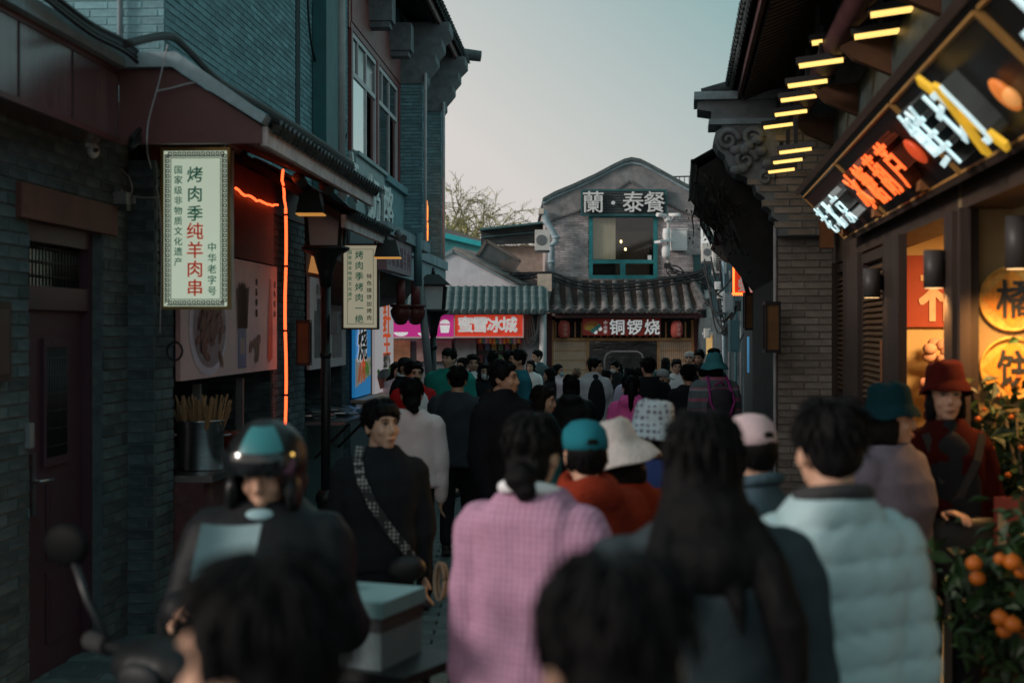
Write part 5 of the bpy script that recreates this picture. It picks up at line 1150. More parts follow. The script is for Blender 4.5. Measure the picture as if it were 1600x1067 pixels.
# gold fretwork frieze between beam and sign
fz = thing('painted_frieze', 'gold and dark painted frieze panels above the lit shop sign', 'frieze', (-.1, 9, 3.05), FR)
q = MB(); q.box(-.11, -.055, 7.3, 10.5, 3.02, 3.34); part('frieze_board', q, M('frieze_gold', (.30, .215, .085), .5, noise=.3, ns=9), fz)
for k in range(9):
    y = 7.5+k*.34; q = MB(); q.box(-.125, -.111, y-.13, y+.13, 3.06, 3.30); q2 = part('frieze_panel', q, M('frieze_dark', (.075, .065, .04), .6, noise=.3), fz)
    q = MB(); q.lathe([(.075, 0), (.075, .01), (.05, .012), (.05, 0)], (0, 0, 0), 12, Matrix.Translation((-.126, y, 3.18)) @ Matrix.Rotation(-math.pi/2, 4, 'Y')); part('frieze_flower', q, M('frieze_flower', (.36, .12, .03), .5), q2)
# strip lights under the eave
stripM = M('strip_light_glow', (1, .75, .2), .5, emit=1.15, ecol=(1.0, .62, .17))
k = 0
names = ['nearest', 'second nearest', 'third', 'fourth', 'fifth', 'sixth', 'seventh', 'eighth', 'ninth', 'tenth', 'farthest lower', 'stub']
for i, (px, py, z, L) in enumerate(((1403, 18, 3.72, .30), (1375, 53, 3.70, .30), (1283, 99, 3.70, .29), (1262, 131, 3.70, .28), (1248, 154, 3.70, .27), (1236, 177, 3.70, .26), (1216, 197, 3.70, .25), (1243, 236, 3.28, .24), (1231, 252, 3.28, .23), (1221, 267, 3.28, .22), (1277, 67, 3.84, .07), (1308, 67, 3.84, .08))):
    d = (z-CZ)*F/(HY-py); c = P(px, py, d); t = thing('strip_light', 'yellow strip light under the right eave, %s' % ['first from the top of the picture', 'second from the top of the picture', 'the uppermost of the row of five', 'second of the row of five', 'third of the row of five', 'fourth of the row of five', 'lowest of the row of five', 'highest of the three over the corbel', 'middle one of the three over the corbel', 'lowest of the three over the corbel', 'tiny left one of a pair of stubs', 'tiny right one of a pair of stubs'][i], 'light', c, group='yellow strip lights under the right eave')
    ax = (FR.to_3x3() @ Vector((1, -.12, .10))).normalized(); up = Vector((0, 0, 1))
    a, b = c-ax*L/2, c+ax*L/2
    wdt = .085 if z > 3.3 else .065
    q = MB(); q.bar(a, b, wdt, .018); part('light_strip', q, stripM, t)
    q = MB(); q.bar(a-ax*.02+up*.03, b+ax*.02+up*.03, wdt+.03, .04); part('light_housing', q, black, t)
    q = MB(); q.bar(c+up*.05, c+up*.25, .03, .03); part('light_hanger', q, black, t)
# big tilted sign
BO, BZ, TO, TZ = -.09, 2.61, -.454, 2.985
upv = Vector((TO-BO, 0, TZ-BZ)); H = upv.length; upv.normalize(); nrm = Vector((-upv.z, 0, upv.x))
sg = thing('lightbox_sign', 'long dark tilted shop sign with glowing characters and fruit pictures', 'sign', (BO, 7, BZ), FR)
def S(y, v, dn=0): return Vector((BO, y, BZ))+upv*(v*H)+nrm*dn
def slab(ya, yb, v0, v1, d0, d1):
    q = MB(); a = [S(ya, v0, d0), S(ya, v1, d0), S(ya, v1, d1), S(ya, v0, d1)]; b = [S(yb, v0, d0), S(yb, v1, d0), S(yb, v1, d1), S(yb, v0, d1)]
    return q.add(a+b, [(0, 1, 2, 3), (7, 6, 5, 4), (0, 4, 5, 1), (1, 5, 6, 2), (2, 6, 7, 3), (3, 7, 4, 0)])
part('sign_box', slab(2.4, 11.0, 0, 1, -.14, 0), M('sign_black', (.022, .020, .021), .35, noise=.2), sg)
for (ya, yb) in ((8.67, 10.96), (6.37, 8.67), (4.5, 6.37), (2.44, 4.5)):
    part('sign_panel', slab(ya+.03, yb-.03, .04, .86, .001, .006), M('sign_panel_brown', (.040, .015, .012), .4, noise=.25, ns=3) if ya > 8.6 else M('sign_panel_black', (.010, .010, .010), .4, noise=.5, ns=3), sg)
    q = MB()
    for a, b in (((ya+.03, .03), (ya+.03, .87)), ((yb-.03, .03), (yb-.03, .87)), ((ya+.03, .03), (yb-.03, .03)), ((ya+.03, .87), (yb-.03, .87))): q.bar(S(a[0], a[1], .006), S(b[0], b[1], .006), .018, .014)
    part('gold_line', q, M('sign_gold', (.45, .24, .07), .5, metal=.2, noise=.2), sg)
part('sign_top_rail', slab(2.4, 11.02, .95, 1.02, .001, .02), M('rail_brown', (.07, .045, .035), .45), sg)
part('sign_bottom_rail', slab(2.4, 11.02, -.03, .02, .001, .02), M('rail_brown', (.07, .045, .035), .45), sg)
def stext(s, yc, v, size, step, m, mo, sx=1.0, bold=.03, nm='sign_lettering'):
    for i, ch in enumerate(s):
        y = yc-step*(i-(len(s)-1)/2)
        q = MB(); text(q, ch, S(y, v, .085), Vector((0, -1, 0)), upv, size*.98, step, ext=.004/size, bold=bold*.7, sx=sx); cp = part('character', q, m, sg, kind=None)
        q = MB(); text(q, ch, S(y, v, .035), Vector((0, -1, 0)), upv, size, step, ext=.045/size, bold=bold, sx=sx); part('character_side', q, mo, cp)
glowW = M('glow_white', (.85, .95, .95),   .5, emit=.46, ecol=(.62, .93, 1.0)); glowO = M('glow_orange', (.9, .25, .08), .5, emit=1.0, ecol=(1, .14, .025))
sideD = M('letter_side', (.10, .12, .12), .5, noise=.2); sideW = M('letter_side_pale', (.28, .33, .34), .5)
stext('老北京', 9.8, .42, .27, .52, glowW, sideW, 1.4, .008)
stext('冰糖葫芦', 7.60, .45, .30, .46, glowO, M('letter_side_orange', (.25, .05, .02), .5), 1.15, .010)
stext('鲜切', 5.66, .45, .345, .58, glowW, sideD, 1.25, .010)
stext('水果', 3.6, .45, .38, .60, glowW, sideD, 1.2, .010)
def fruit(y, v, ry, rv, m, nm, lab=None):
    M4 = Matrix((Vector((0, -1, 0)), upv, nrm)).transposed().to_4x4(); M4.translation = S(y, v, .03)
    q = MB(); q.add([], []); e = MB(); e.ell((0, 0, 0), (ry, rv, .022), 18, 10); q.add(e.v, e.f, M4, True); part(nm, q, m, sg)
fruit(4.88, .36, .07, .075, M('fruit_orange', (.6, .17, .04), .45, emit=.35, ecol=(1, .28, .05)), 'orange_fruit'); fruit(4.85, .33, .055, .045, M('fruit_ring', (.75, .32, .1), .45, emit=.4, ecol=(1, .42, .12)), 'orange_slice')
fruit(6.62, .42, .075, .075, M('fruit_red', (.55, .07, .02), .4, emit=.35, ecol=(.9, .1, .03)), 'hawthorn_fruit')
q = MB(); M4 = Matrix((Vector((0, -1, 0)), upv, nrm)).transposed().to_4x4(); M4.translation = S(5.3, .45, .075)
e = MB(); e.bar((-.10, .20, 0), (.12, -.20, 0), .06, .02, up=(0, 0, 1)); e.bar((-.12, -.18, .012), (.08, .14, .012), .05, .02, up=(0, 0, 1)); q.add(e.v, e.f, M4); part('fruit_slice', q, M('fruit_yellow', (.7, .45, .03), .45, emit=.35, ecol=(1, .55, .04)), sg)
for y in (4.0, 6.4, 8.7, 10.7):
    q = MB(); q.bar(S(y, .9, -.15), (.0, y, 3.4), .03, .03); part('sign_hanger', q, M('amber_bracket', (.22, .085, .03), .6), sg)
# soffit band under the sign, shutters, posts
q = MB(); q.box(.0, .25, 4.2, 12.6, 2.50, 3.35); part('head_beam', q, M('head_timber', (.05, .032, .022), .6, noise=.3, ns=4, bump=.2), RB)
def shutter(lab, ya, yb, z0, z1, o):
    t = thing('louvre_shutter', lab, 'shutter', (o, ya, z0), FR)
    q = MB()
    for a, b, c, d in ((ya, ya+.06, z0, z1), (yb-.06, yb, z0, z1), (ya+.06, yb-.06, z0, z0+.07), (ya+.06, yb-.06, z1-.07, z1), (ya+.06, yb-.06, 1.3, 1.38)): q.box(o, o+.05, a, b, c, d)
    part('shutter_frame', q, woodD, t)
    sl = MB(); W = yb-ya-.12; sl.box(-.03, .03, -W/2, W/2, -.006, .006); sm_ = sl.mesh('slat'); fixn(sm_)
    z = z0+.10
    while z < z1-.08:
        if not 1.27 < z < 1.41: inst('slat', sm_, woodB, t, Matrix.Translation((o+.025, (ya+yb)/2, z)) @ Matrix.Rotation(-.6, 4, 'Y'))
        z += .042
    q = MB(); q.box(o+.052, o+.06, ya, yb, z0, z1); part('shutter_back', q, dark, t)
shutter('narrow dark louvred shutter next to the brick pier', 11.75, 12.5, -.05, 2.48, .0)
shutter('wide bronze louvred shutter left of the lit doorway', 9.45, 10.75, -.05, 2.48, .0)
for a, b in ((10.76, 11.74), (8.72, 9.42), (7.0, 7.22), (12.5, 12.6)):
    q = MB(); q.box(-.03, .02, a, b, -.1, 2.5); part('timber_post', q, woodD, RB)
q = MB(); q.box(-.035, -.031, 9.43, 9.5, .4, 1.85); part('carved_strip', q, M('amber_post', (.25, .10, .035), .6, noise=.3), RB)
# lit room behind the doorway
roomM = M('room_cream', (.62, .42, .20), .85, noise=.10, ns=2)
q = MB(); q.box(.12, 3.4, 10.9, 10.95, -.1, 2.75); q.box(3.4, 3.45, 6.9, 10.95, -.1, 2.75); q.box(.12, 3.4, 7.02, 10.9, 2.72, 2.76); part('room_wall', q, roomM, RB)
q = MB(); q.box(.12, 3.4, 7.02, 10.9, -.12, -.02); part('room_floor', q, woodD, RB)
pc = thing('wall_picture', 'red panel with pale brush calligraphy on the lit room wall', 'picture', (.35, 10.88, 1.95), FR)
q = MB(); q.box(.27, .95, 10.86, 10.895, 1.94, 2.48); part('picture_board', q, M('picture_red', (.36, .050, .02), .6, noise=.1), pc)
q = MB(); text(q, '福', (.66, 10.855, 2.2), (1, 0, 0), (0, 0, 1), .46, 1, ext=.004, bold=.02); part('picture_lettering', q, M('picture_pale', (.75, .45, .28), .6), pc)
dc = thing('shop_decoration', 'pink and dark paper flower decoration hanging in the lit doorway', 'decoration', (.5, 10.7, 1.2), FR)
for k, (dx, dz, r, c_) in enumerate(((0, .55, .11, (.6, .3, .2)), (.06, .38, .14, (.06, .07, .05)), (-.04, .3, .10, (.55, .25, .2)), (.05, .12, .15, (.2, .08, .08)))):
    q = MB()
    for j in range(7):
        a = j*.9; q.ell((.55+dx+r*.6*math.cos(a), 10.7+.03*(j % 3), 1.2+dz+r*.6*math.sin(a)), (r*.5, .03, r*.4), 8, 5)
    part('paper_petal', q, M('petal_%d' % k, c_, .8, noise=.3), dc)
ld = bpy.data.lights.new('room_lamp', 'AREA'); ld.energy = 140; ld.size = .8; ld.color = (1, .60, .24)
lo = bpy.data.objects.new('room_lamp', ld); COL.objects.link(lo); lo.matrix_world = FR @ Matrix.Translation((1.4, 9.4, 2.66))
# return wall with plates, facing the street end
q = MB(); q.box(.0, 3.4, 6.92, 7.0, -.1, 2.75); part('plate_wall', q, M('ochre_wall', (.30, .22, .11), .85, noise=.12, ns=2, bump=.15), RB)
q = MB(); q.box(.03, .07, 6.86, 6.915, -.1, 2.5); q.box(-.03, .02, 6.80, 6.86, -.1, 2.5); part('door_jamb', q, woodD, RB)
for i, (px, py, r, ch, lb) in enumerate(((1580, 467, .155, '橘', 'upper round woven tray painted with a black brush character on the ochre wall'), (1580, 575, .150, '饼', 'lower round woven tray painted with a black brush character behind the citrus leaves'))):
    c = FR.inverted() @ P(px, py, 6.85); t = thing('painted_tray', lb, 'wall tray', c, FR, 'round woven trays on the ochre wall')
    M4 = Matrix.Translation(c) @ Matrix.Rotation(math.pi/2, 4, 'X')
    q = MB(); q.lathe([(r*.94, 0), (r, .004), (r*1.02, .03), (r*.96, .035), (r*.93, .012)], (0, 0, 0), 32, M4); part('tray_rim', q, M('tray_rim_gold', (.70, .40, .09), .5, noise=.3, ns=30), t)
    q = MB(); q.lathe([(r*.94, .006), (r*.94, .011)], (0, 0, 0), 32, M4); part('tray_face', q, M('tray_red', (.75, .17, .03), .6, noise=.2, ns=20), t)
    q = MB(); s_ = r*.90; q.add([c+Vector((0, -.016, s_)), c+Vector((s_, -.016, 0)), c+Vector((0, -.016, -s_)), c+Vector((-s_, -.016, 0))], [(0, 1, 2, 3)]); part('tray_diamond', q, M('tray_gold', (.85, .33, .04), .6, noise=.25, ns=40, st=(6, 1, 1)), t, fix=False)
    q = MB(); text(q, ch, c+Vector((.02, -.02, 0)), (1, 0, 0), (0, 0, 1), r*1.25, 1, ext=.01, bold=.02); part('tray_lettering', q, inkK, t)
    for k in range(2):
        pass
warmL = bpy.data.lights.new('wall_lamp_glow', 'POINT')
def wall_lamp(lab, c, h, r, energy):
    t = thing('wall_lamp', lab, 'lamp', c)
    q = MB(); q.lathe([(r, 0), (r, h), (r*.9, h), (r*.9, h-.01)], c, 18); q.lathe([(r*.92, .02), (r*.92, .03)], c, 18); part('lamp_shade', q, M('lamp_dark_grey', (.055, .05, .047), .5), t)
    q = MB(); q.lathe([(r*.88, -.002), (r*.88, .015)], c, 18); part('lamp_disc', q, M('lamp_warm_disc', (1, .8, .5), .5, emit=1.5, ecol=(1, .6, .25)), t)
    q = MB(); q.bar(c+Vector((r*.9, .02, h*.5)), c+Vector((r+.08, .06, h*.5)), .05, .09); part('lamp_arm', q, black, t)
    ll = bpy.data.lights.new('lamp_light', 'SPOT'); ll.energy = energy; ll.spot_size = 2.7; ll.spot_blend = .8; ll.color = (1, .50, .16); ll.shadow_soft_size = .04
    o = bpy.data.objects.new('lamp_light', ll); COL.objects.link(o); o.location = c+Vector((0, 0, -.03))
wall_lamp('dark grey cylinder wall lamp in front of the lit doorway', P(1459, 450, 7.15), .19, .050, 12)
wall_lamp('unlit looking grey cylinder lamp on the bronze shutter', P(1362, 465, 9.3), .19, .055, 0.5)
wall_lamp('large grey cylinder wall lamp above the woven trays', P(1590, 420, 6.5), .24, .055, 36)
# doorway platform and steps at bottom right
st_ = thing('shop_step', 'low dark stone step with pale nosing in front of the right shop', 'step', (.2, 6, -.05), FR)
q = MB(); q.box(-.60, .9, 3.0, 8.6, -.15, .08); part('step_slab', q, M('dark_step', (.06, .065, .07), .5, noise=.3, ns=4), st_)
q = MB(); q.box(-.615, -.601, 3.0, 8.6, .03, .083); part('step_nosing', q, M('pale_nosing', (.22, .25, .27), .5), st_)
q = MB(); q.box(-1.0, -.65, 3.0, 6.9, -.10, -.02); solo('wooden_ramp', q, M('red_brown_ramp', (.09, .035, .025), .6, noise=.3), 'low red brown board lying along the shop step', 'board', (-.2, 5, -.1), FR)
q = MB(); q.box(.9, 1.0, 3, 6.9, -.1, 2.7); part('front_wall', q, M('ochre_wall', (.30, .22, .11), .85), RB)
# upper bulk of the building so the sky light is cut off as in the narrow street
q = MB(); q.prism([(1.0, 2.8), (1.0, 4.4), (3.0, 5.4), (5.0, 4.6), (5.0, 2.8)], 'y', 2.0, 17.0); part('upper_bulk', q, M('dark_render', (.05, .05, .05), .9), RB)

# ------------------------------------------------------------------ shaded lane beyond the right pier
nb = thing('lane_house', 'shaded lane house with ragged dark eave beyond the brick pier', 'house', (.2, 18, -.1), FR)
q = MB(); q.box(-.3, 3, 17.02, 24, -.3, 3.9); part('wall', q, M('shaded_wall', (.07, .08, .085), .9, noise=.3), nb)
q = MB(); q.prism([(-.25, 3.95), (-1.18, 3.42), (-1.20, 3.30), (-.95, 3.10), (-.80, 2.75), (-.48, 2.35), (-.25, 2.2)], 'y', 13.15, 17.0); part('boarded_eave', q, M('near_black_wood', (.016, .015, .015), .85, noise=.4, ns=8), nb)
tile_slope(nb, 13.2, 17.0, -.3, 3.98, -1.2, 3.46, .2, .06, tileD, nseg=2)
q = MB(); q.box(-.95, -.45, 17.05, 17.12, 2.93, 3.12); part('maroon_board', q, M('maroon_board', (.10, .025, .022), .7), nb)
q = MB(); q.prism([(-.95, 3.02), (-.75, 2.84), (-.4, 2.78), (-.3, 2.80), (-.3, 3.02)], 'y', 17.2, 19.5); part('cloth_awning', q, M('beige_cloth', (.26, .21, .17), .9, noise=.2), nb)
vine = thing('dry_vine', 'dark dried creeper hanging from the ragged eave', 'vine', (-1.1, 13.5, 2.6), FR)
rr = random.Random(77); q = MB(); lf = MB()
for k in range(60):
    y = rr.uniform(12.95, 16.5); o = rr.uniform(-1.2, -.8); z = 3.40-(o+1.2)*.9; L = rr.uniform(.12, .5)
    pts = [Vector((o, y, z))]
    for j in range(4): pts.append(pts[-1]+Vector((rr.gauss(.03, .03), rr.gauss(0, .03), -L/4)))
    q.tube(pts, [.012, .01, .008, .006, .003], 4)
    for p in pts:
        for m_ in range(2):
            c = p+Vector((rr.gauss(0, .04), rr.gauss(0, .04), rr.gauss(0, .04))); a = Vector((rr.gauss(0, 1), rr.gauss(0, 1), rr.gauss(0, 1))).normalized()*.022; b = Vector((rr.gauss(0, .5), rr.gauss(0, .5), -1)).normalized()*.045
            lf.add([c-a, c+b*.5-a*.2, c+b, c+a*.6+b*.4, c+a*.4], [(0, 1, 2, 3, 4)])
part('stems', q, M('vine_dark', (.02, .016, .014), .9), vine, kind='stuff', fix=False); part('leaves', lf, M('vine_leaf_dark', (.022, .026, .02), .9, noise=.4), vine, kind='stuff', fix=False)
c = P(1206, 551, 12.62); wall_lantern('brown lantern box on the right brick pier corner', c-Vector((.02, .1, 0)))
c = P(1171, 516, 17.0); wall_lantern('brown lantern box farther down the lane', c)
q = MB(); q.bar(P(1160, 427, 17.0), P(1176, 484, 17.0), .05, .05); solo('awning_arm', q, black, 'black slanting awning arm beside the red lit sign', 'arm', P(1176, 484, 17))
s = thing('lit_sign', 'orange bordered red lit sign with brush characters hanging in the lane', 'sign', P(1160, 455, 20))
a, b = P(1146, 458, 20), P(1177, 405, 20)
q = MB(); q.box(a.x, b.x, 20, 20.1, a.z, b.z); part('sign_board', q, M('lane_sign_red', (.45, .05, .02), .5, emit=.25, ecol=(.9, .07, .02)), s)
q = MB()
for k in range(10): x = a.x+(b.x-a.x)*k/9; q.tube([(x-.02, 19.98, a.z), (x, 19.98, a.z-.03), (x+.02, 19.98, a.z)], .012, 5)
q.tube([(a.x, 19.98, b.z), (a.x, 19.98, a.z), (b.x, 19.98, a.z), (b.x, 19.98, b.z)], .016, 6); part('sign_neon', q, M('sign_neon', (1, .2, .05), .5, emit=2.5, ecol=(1, .16, .03)), s)
q = MB(); text(q, '羊蝎', ((a.x+b.x)/2+.03, 19.97, (a.z+b.z)/2), (1, 0, 0), (0, 0, 1), .23, .24, ext=.01, bold=.02, vert=True); part('sign_lettering', q, M('lane_white', (.7, .6, .55), .5, emit=.2), s)
q = MB(); p0, p1 = P(1169.5, 582, 22), P(1169.5, 526, 22); q.tube([p0, p1], .022, 6); solo('light_tube', q, M('blue_tube', (.1, .4, .7), .5, emit=.22, ecol=(.12, .45, .8)), 'vertical blue light tube in the lane', 'light tube', p0)
def lbox(lab, x0, x1, y0, y1, d, dep, m, cat='box', nm='lane_box'):
    a, b = P(x0, y1, d), P(x1, y0, d); q = MB(); q.box(a.x, b.x, d, d+dep, a.z, b.z); t = thing(nm, lab, cat, (a.x, d, a.z)); part('casing', q, m, t)
    q = MB(); q.box(a.x+.03, b.x-.03, d-.012, d-.002, a.z+.03, b.z-.03); part('cover', q, m, t); return t
ac_unit('white air conditioner at the corner of the lane', cx(1098, 34.5), cx(1114, 34.5), cz_(408, 34.5), cz_(380, 34.5), 34.5, .3)
ac_unit('white grilled air conditioner casing higher in the lane', cx(1115, 31), cx(1135, 31), cz_(427, 31), cz_(387, 31), 31, .3, True)
lbox('grey upright meter cabinet in the lane', 1133, 1147, 458, 488, 30, .3, M('lane_grey', (.22, .25, .27), .6), 'cabinet')
lbox('teal downpipe casing in the lane', 1141, 1156, 500, 550, 29, .3, M('lane_teal', (.06, .13, .15), .6), 'casing', 'pipe_casing')
q = MB(); q.box(P(1095, 0, 40).x, P(1230, 0, 40).x, 40, 44, -.3, cz_(392, 40)); q.box(P(1112, 0, 37).x, P(1240, 0, 37).x, 37, 39.8, -.3, cz_(440, 37)); lh = thing('lane_house', 'grey teal houses closing the lane', 'house', (7, 40, -.3)); part('wall', q, M('lane_wall', (.12, .17, .19), .9, noise=.35, ns=2, wear=(.2, .24, .25), wscale=1.5), lh)
q = MB(); q.bar((P(1095, 0, 39.9).x, 39.8, cz_(345, 40)), (P(1125, 0, 39.9).x, 39.8, cz_(400, 40)), .4, .15); part('lane_roof', q, tileD, lh)
q = MB(); a, b = P(1104, 600, 33), P(1127, 522, 33); q.box(a.x, b.x, 33, 33.05, -.3, b.z); t = thing('lit_doorway', 'small doorway with warm yellow light in the lane', 'doorway', (a.x, 33, -.3)); part('door_panel', q, M('warm_door', (.55, .38, .16), .6, emit=.22, ecol=(1, .6, .2)), t)
q = MB(); q.box(b.x, b.x+.18, 32.9, 33.05, -.3, b.z+.05); q.box(a.x-.1, b.x, 32.9, 33.0, b.z-.02, b.z+.05); part('door_leaf', q, M('door_grey', (.38, .40, .41), .6), t)
q = MB(); q.box(P(1128, 0, 31.5).x, P(1178, 0, 31.5).x, 31.6, 36, -.3, cz_(495, 31.6)); part('low_wall', q, M('lane_wall2', (.06, .08, .09), .9, noise=.4, ns=3), lh)
for k, px in enumerate((1131, 1139, 1149, 1158)):
    q = MB(); q.tube([P(px, 640, 31), P(px+rr.uniform(-2, 2), 400+rr.uniform(0, 60), 31)], .035, 6); solo('lane_pipe', q, [pipeB, greyM, M('lane_teal', (.06, .13, .15), .6), greyM][k], ['pale pipe nearest the restaurant corner in the lane', 'grey pipe running up the lane wall', 'teal pipe running up the lane wall', 'grey pipe nearest the red lit sign'][k], 'pipe', P(px, 640, 31))
for k in range(12):
    x0, y0 = rr.uniform(1096, 1130), rr.uniform(400, 470); x1, y1 = rr.uniform(1130, 1176), rr.uniform(420, 510)
    cab(['lane cable running %s' % w_ for w_ in ('from the air conditioner to the red sign', 'over the meter cabinet', 'under the grilled casing', 'along the restaurant corner', 'slack across the lane', 'tight across the lane', 'down beside the lit doorway', 'behind the pale pipe', 'toward the blue light tube', 'past the teal casing', 'in a tangle by the junction box', 'in a loop by the meter box')][k],
        [P(x0, y0, 31), P((x0+x1)/2+rr.uniform(-8, 8), max(y0, y1)+rr.uniform(5, 40), 30.5), P(x1, y1, 30)], .018)
for k in range(5):
    lbox(['small pale box low in the lane', 'tiny white box among the lane cables', 'small grey box beside the lit doorway', 'dark box on the lane wall', 'white conduit box under the grilled casing'][k], *((1101, 1110, 513, 528), (1118, 1126, 440, 452), (1128, 1134, 508, 522), (1150, 1158, 470, 486), (1122, 1132, 455, 466))[k], 30.6, .15, [offwhite, white, greyM, black, white][k])
q = MB(); q.box(P(1085, 0, 21).x, P(1178, 0, 21).x, 20.9, 21.5, -.25, .62); 
# planters with fruiting citrus trees by the right shop
leafC = M('citrus_leaf', (.024, .058, .016), .45, noise=.4, ns=9, isl=.45, spec=.5); orangeM = M('tangerine', (.46, .115, .010), .42, noise=.15, ns=12, bump=.2, bs=90)
def citrus(lab, c, w, h, nleaf, oranges, seed, osz=1.0, pot=True):
    rr = random.Random(seed); g0 = .09; t = thing('citrus_tree', lab, 'citrus tree', (c[0], c[1], g0)); q = MB(); ctr = Vector(c)
    base = Vector((c[0], c[1], g0+.3)); tips = []
    for k in range(16):
        d = Vector((rr.gauss(0, 1), rr.gauss(0, 1), rr.uniform(-.6, 1))).normalized(); e = ctr+Vector((d.x*w, d.y*w*.8, d.z*h)); mid = base.lerp(e, .5)+Vector((rr.gauss(0, .05), rr.gauss(0, .05), .1))
        q.tube([base, base.lerp(ctr, .5), mid, e], [.022, .018, .012, .005], 6); tips += [mid, e, mid.lerp(e, .5)]
    part('trunk', q, M('bark', (.09, .08, .06), .9), t)
    if pot:
        q = MB(); q.lathe([(.14, 0), (.2, .26), (.215, .26), (.215, .31), (.19, .31), (.18, .25)], (c[0], c[1], g0), 20); part('pot', q, M('clay_pot', (.16, .06, .035), .7), t)
    lm = MB(); L = .075
    lm.add([(0, 0, 0), (L*.22, L*.4, .008), (L*.24, L*.6, .01), (0, L, -.006), (-L*.24, L*.6, .01), (-L*.22, L*.4, .008), (0, L*.5, -.004)], [(0, 1, 6), (1, 2, 6), (2, 3, 6), (3, 4, 6), (4, 5, 6), (5, 0, 6)]); lme = lm.mesh('leaf')
    lv = [v.co.copy() for v in lme.vertices]; lfc = [tuple(p.vertices) for p in lme.polygons]; rest = MB(); items = []
    for k in range(nleaf):
        tp = rr.choice(tips); p = tp+Vector((rr.gauss(0, .07), rr.gauss(0, .07), rr.gauss(0, .07)))
        Mx = Matrix.Translation(p) @ Matrix.Rotation(rr.uniform(0, 6.28), 4, 'Z') @ Matrix.Rotation(rr.gauss(-.3, .6), 4, 'X') @ Matrix.Rotation(rr.gauss(0, .5), 4, 'Y') @ Matrix.Scale(rr.uniform(.7, 1.35), 4)
        items.append((p.y, Mx))
    items.sort(key=lambda a: a[0])
    for k, (_, Mx) in enumerate(items):
        if k < 260: inst('leaf', lme, leafC, t, Mx)
        else: rest.add(lv, lfc, Mx)
    part('crown', rest, leafC, t, kind='stuff', fix=False)
    om = MB(); om.ell((0, 0, 0), (.027, .027, .0245), 14, 9); om.lathe([(.006, .0225), (.003, .028)], (0, 0, 0), 6); ome = om.mesh('tangerine')
    for (px, py, dd) in oranges:
        inst('tangerine', ome, orangeM, t, Matrix.Translation(P(px, py, c[1]-dd)) @ Matrix.Scale(rr.uniform(.8, 1.15)*osz, 4))
citrus('near potted citrus tree with bright tangerines at the lower right edge', P(1604, 908, 5.0), .21, .20, 1500, [(1522, 880, .2), (1563, 873, .22), (1582, 878, .25), (1527, 903, .15), (1597, 893, .2), (1562, 965, .22), (1569, 985, .2), (1582, 975, .25), (1598, 985, .15), (1590, 930, .1)], 3)
citrus('taller dark citrus tree behind the woman in the red hat', P(1592, 690, 6.72), .19, .26, 900, [(1538, 640, .2), (1580, 652, .2), (1528, 655, .15), (1560, 620, .2), (1592, 590, .2), (1575, 742, .2), (1550, 700, .15), (1596, 700, .2)], 4, .5)
c = FR.inverted() @ P(1572, 812, 6.2); s = thing('paper_sign', 'small red and cream paper sign beside the citrus trees', 'sign', c, FR)
q = MB(); q.box(c.x-.05, c.x+.07, c.y, c.y+.01, c.z-.12, c.z+.10); part('sign_card', q, M('card_red', (.30, .05, .03), .7), s)
q = MB(); q.box(c.x-.035, c.x+.0, c.y-.004, c.y-.001, c.z-.11, c.z+.04); part('card_strip', q, M('card_cream', (.5, .36, .2), .7), s)
# ------------------------------------------------------------------ people
def remesh(mb, vox, smooth=2, amp=0.0, fs=9.0, seed=0, mode=None, lo=None, iters=.5):
    me = mb.mesh('tmp'); o = bpy.data.objects.new('tmp', me); COL.objects.link(o)
    r = o.modifiers.new('r', 'REMESH'); r.mode = 'VOXEL'; r.voxel_size = vox; r.use_smooth_shade = True
    if smooth:
        s = o.modifiers.new('s', 'SMOOTH'); s.iterations = smooth; s.factor = iters
    out = bpy.data.meshes.new_from_object(o.evaluated_get(bpy.context.evaluated_depsgraph_get()))
    bpy.data.objects.remove(o); bpy.data.meshes.remove(me)
    out.materials.clear()
    n = len(out.vertices)
    if (amp or mode) and n:
        co = np.empty(n*3, np.float32); out.vertices.foreach_get('co', co); co = co.reshape(-1, 3)
        no = np.empty(n*3, np.float32); out.vertex_normals.foreach_get('vector', no); no = no.reshape(-1, 3)
        g = np.random.default_rng(seed); dsp = np.zeros(n)
        if amp:
            for k in range(7):
                f = g.normal(size=3); f *= fs*(.6+.35*k)/np.linalg.norm(f)
                if mode == 'hair': f[2] *= .12
                else: f[2] *= 1.5
                wv = np.sin(co @ f+g.uniform(0, 6.28)+1.2*np.sin(co @ (g.normal(size=3)*4)))
                dsp += (1-np.abs(wv))*(.9 if k < 4 else .5)/(1+.25*k)
            dsp = (dsp-dsp.mean())*amp
        if mode == 'puff':
            z = co[:, 2]; ph = np.abs(np.sin(np.pi*(z+.007*np.sin(co[:, 0]*9+1)+.004*np.sin(co[:, 0]*23))/.085)); dsp += (.017+.003*np.sin(co[:, 0]*31+co[:, 2]*9))*(ph**.34)-.012+.0035*np.sin(co[:, 0]*85+3*np.sin(co[:, 2]*40))*(1-ph)
        co += no*dsp[:, None]; out.vertices.foreach_set('co', co.astype(np.float32).ravel()); out.update()
    out.polygons.foreach_set('use_smooth', [True]*len(out.polygons))
    return out

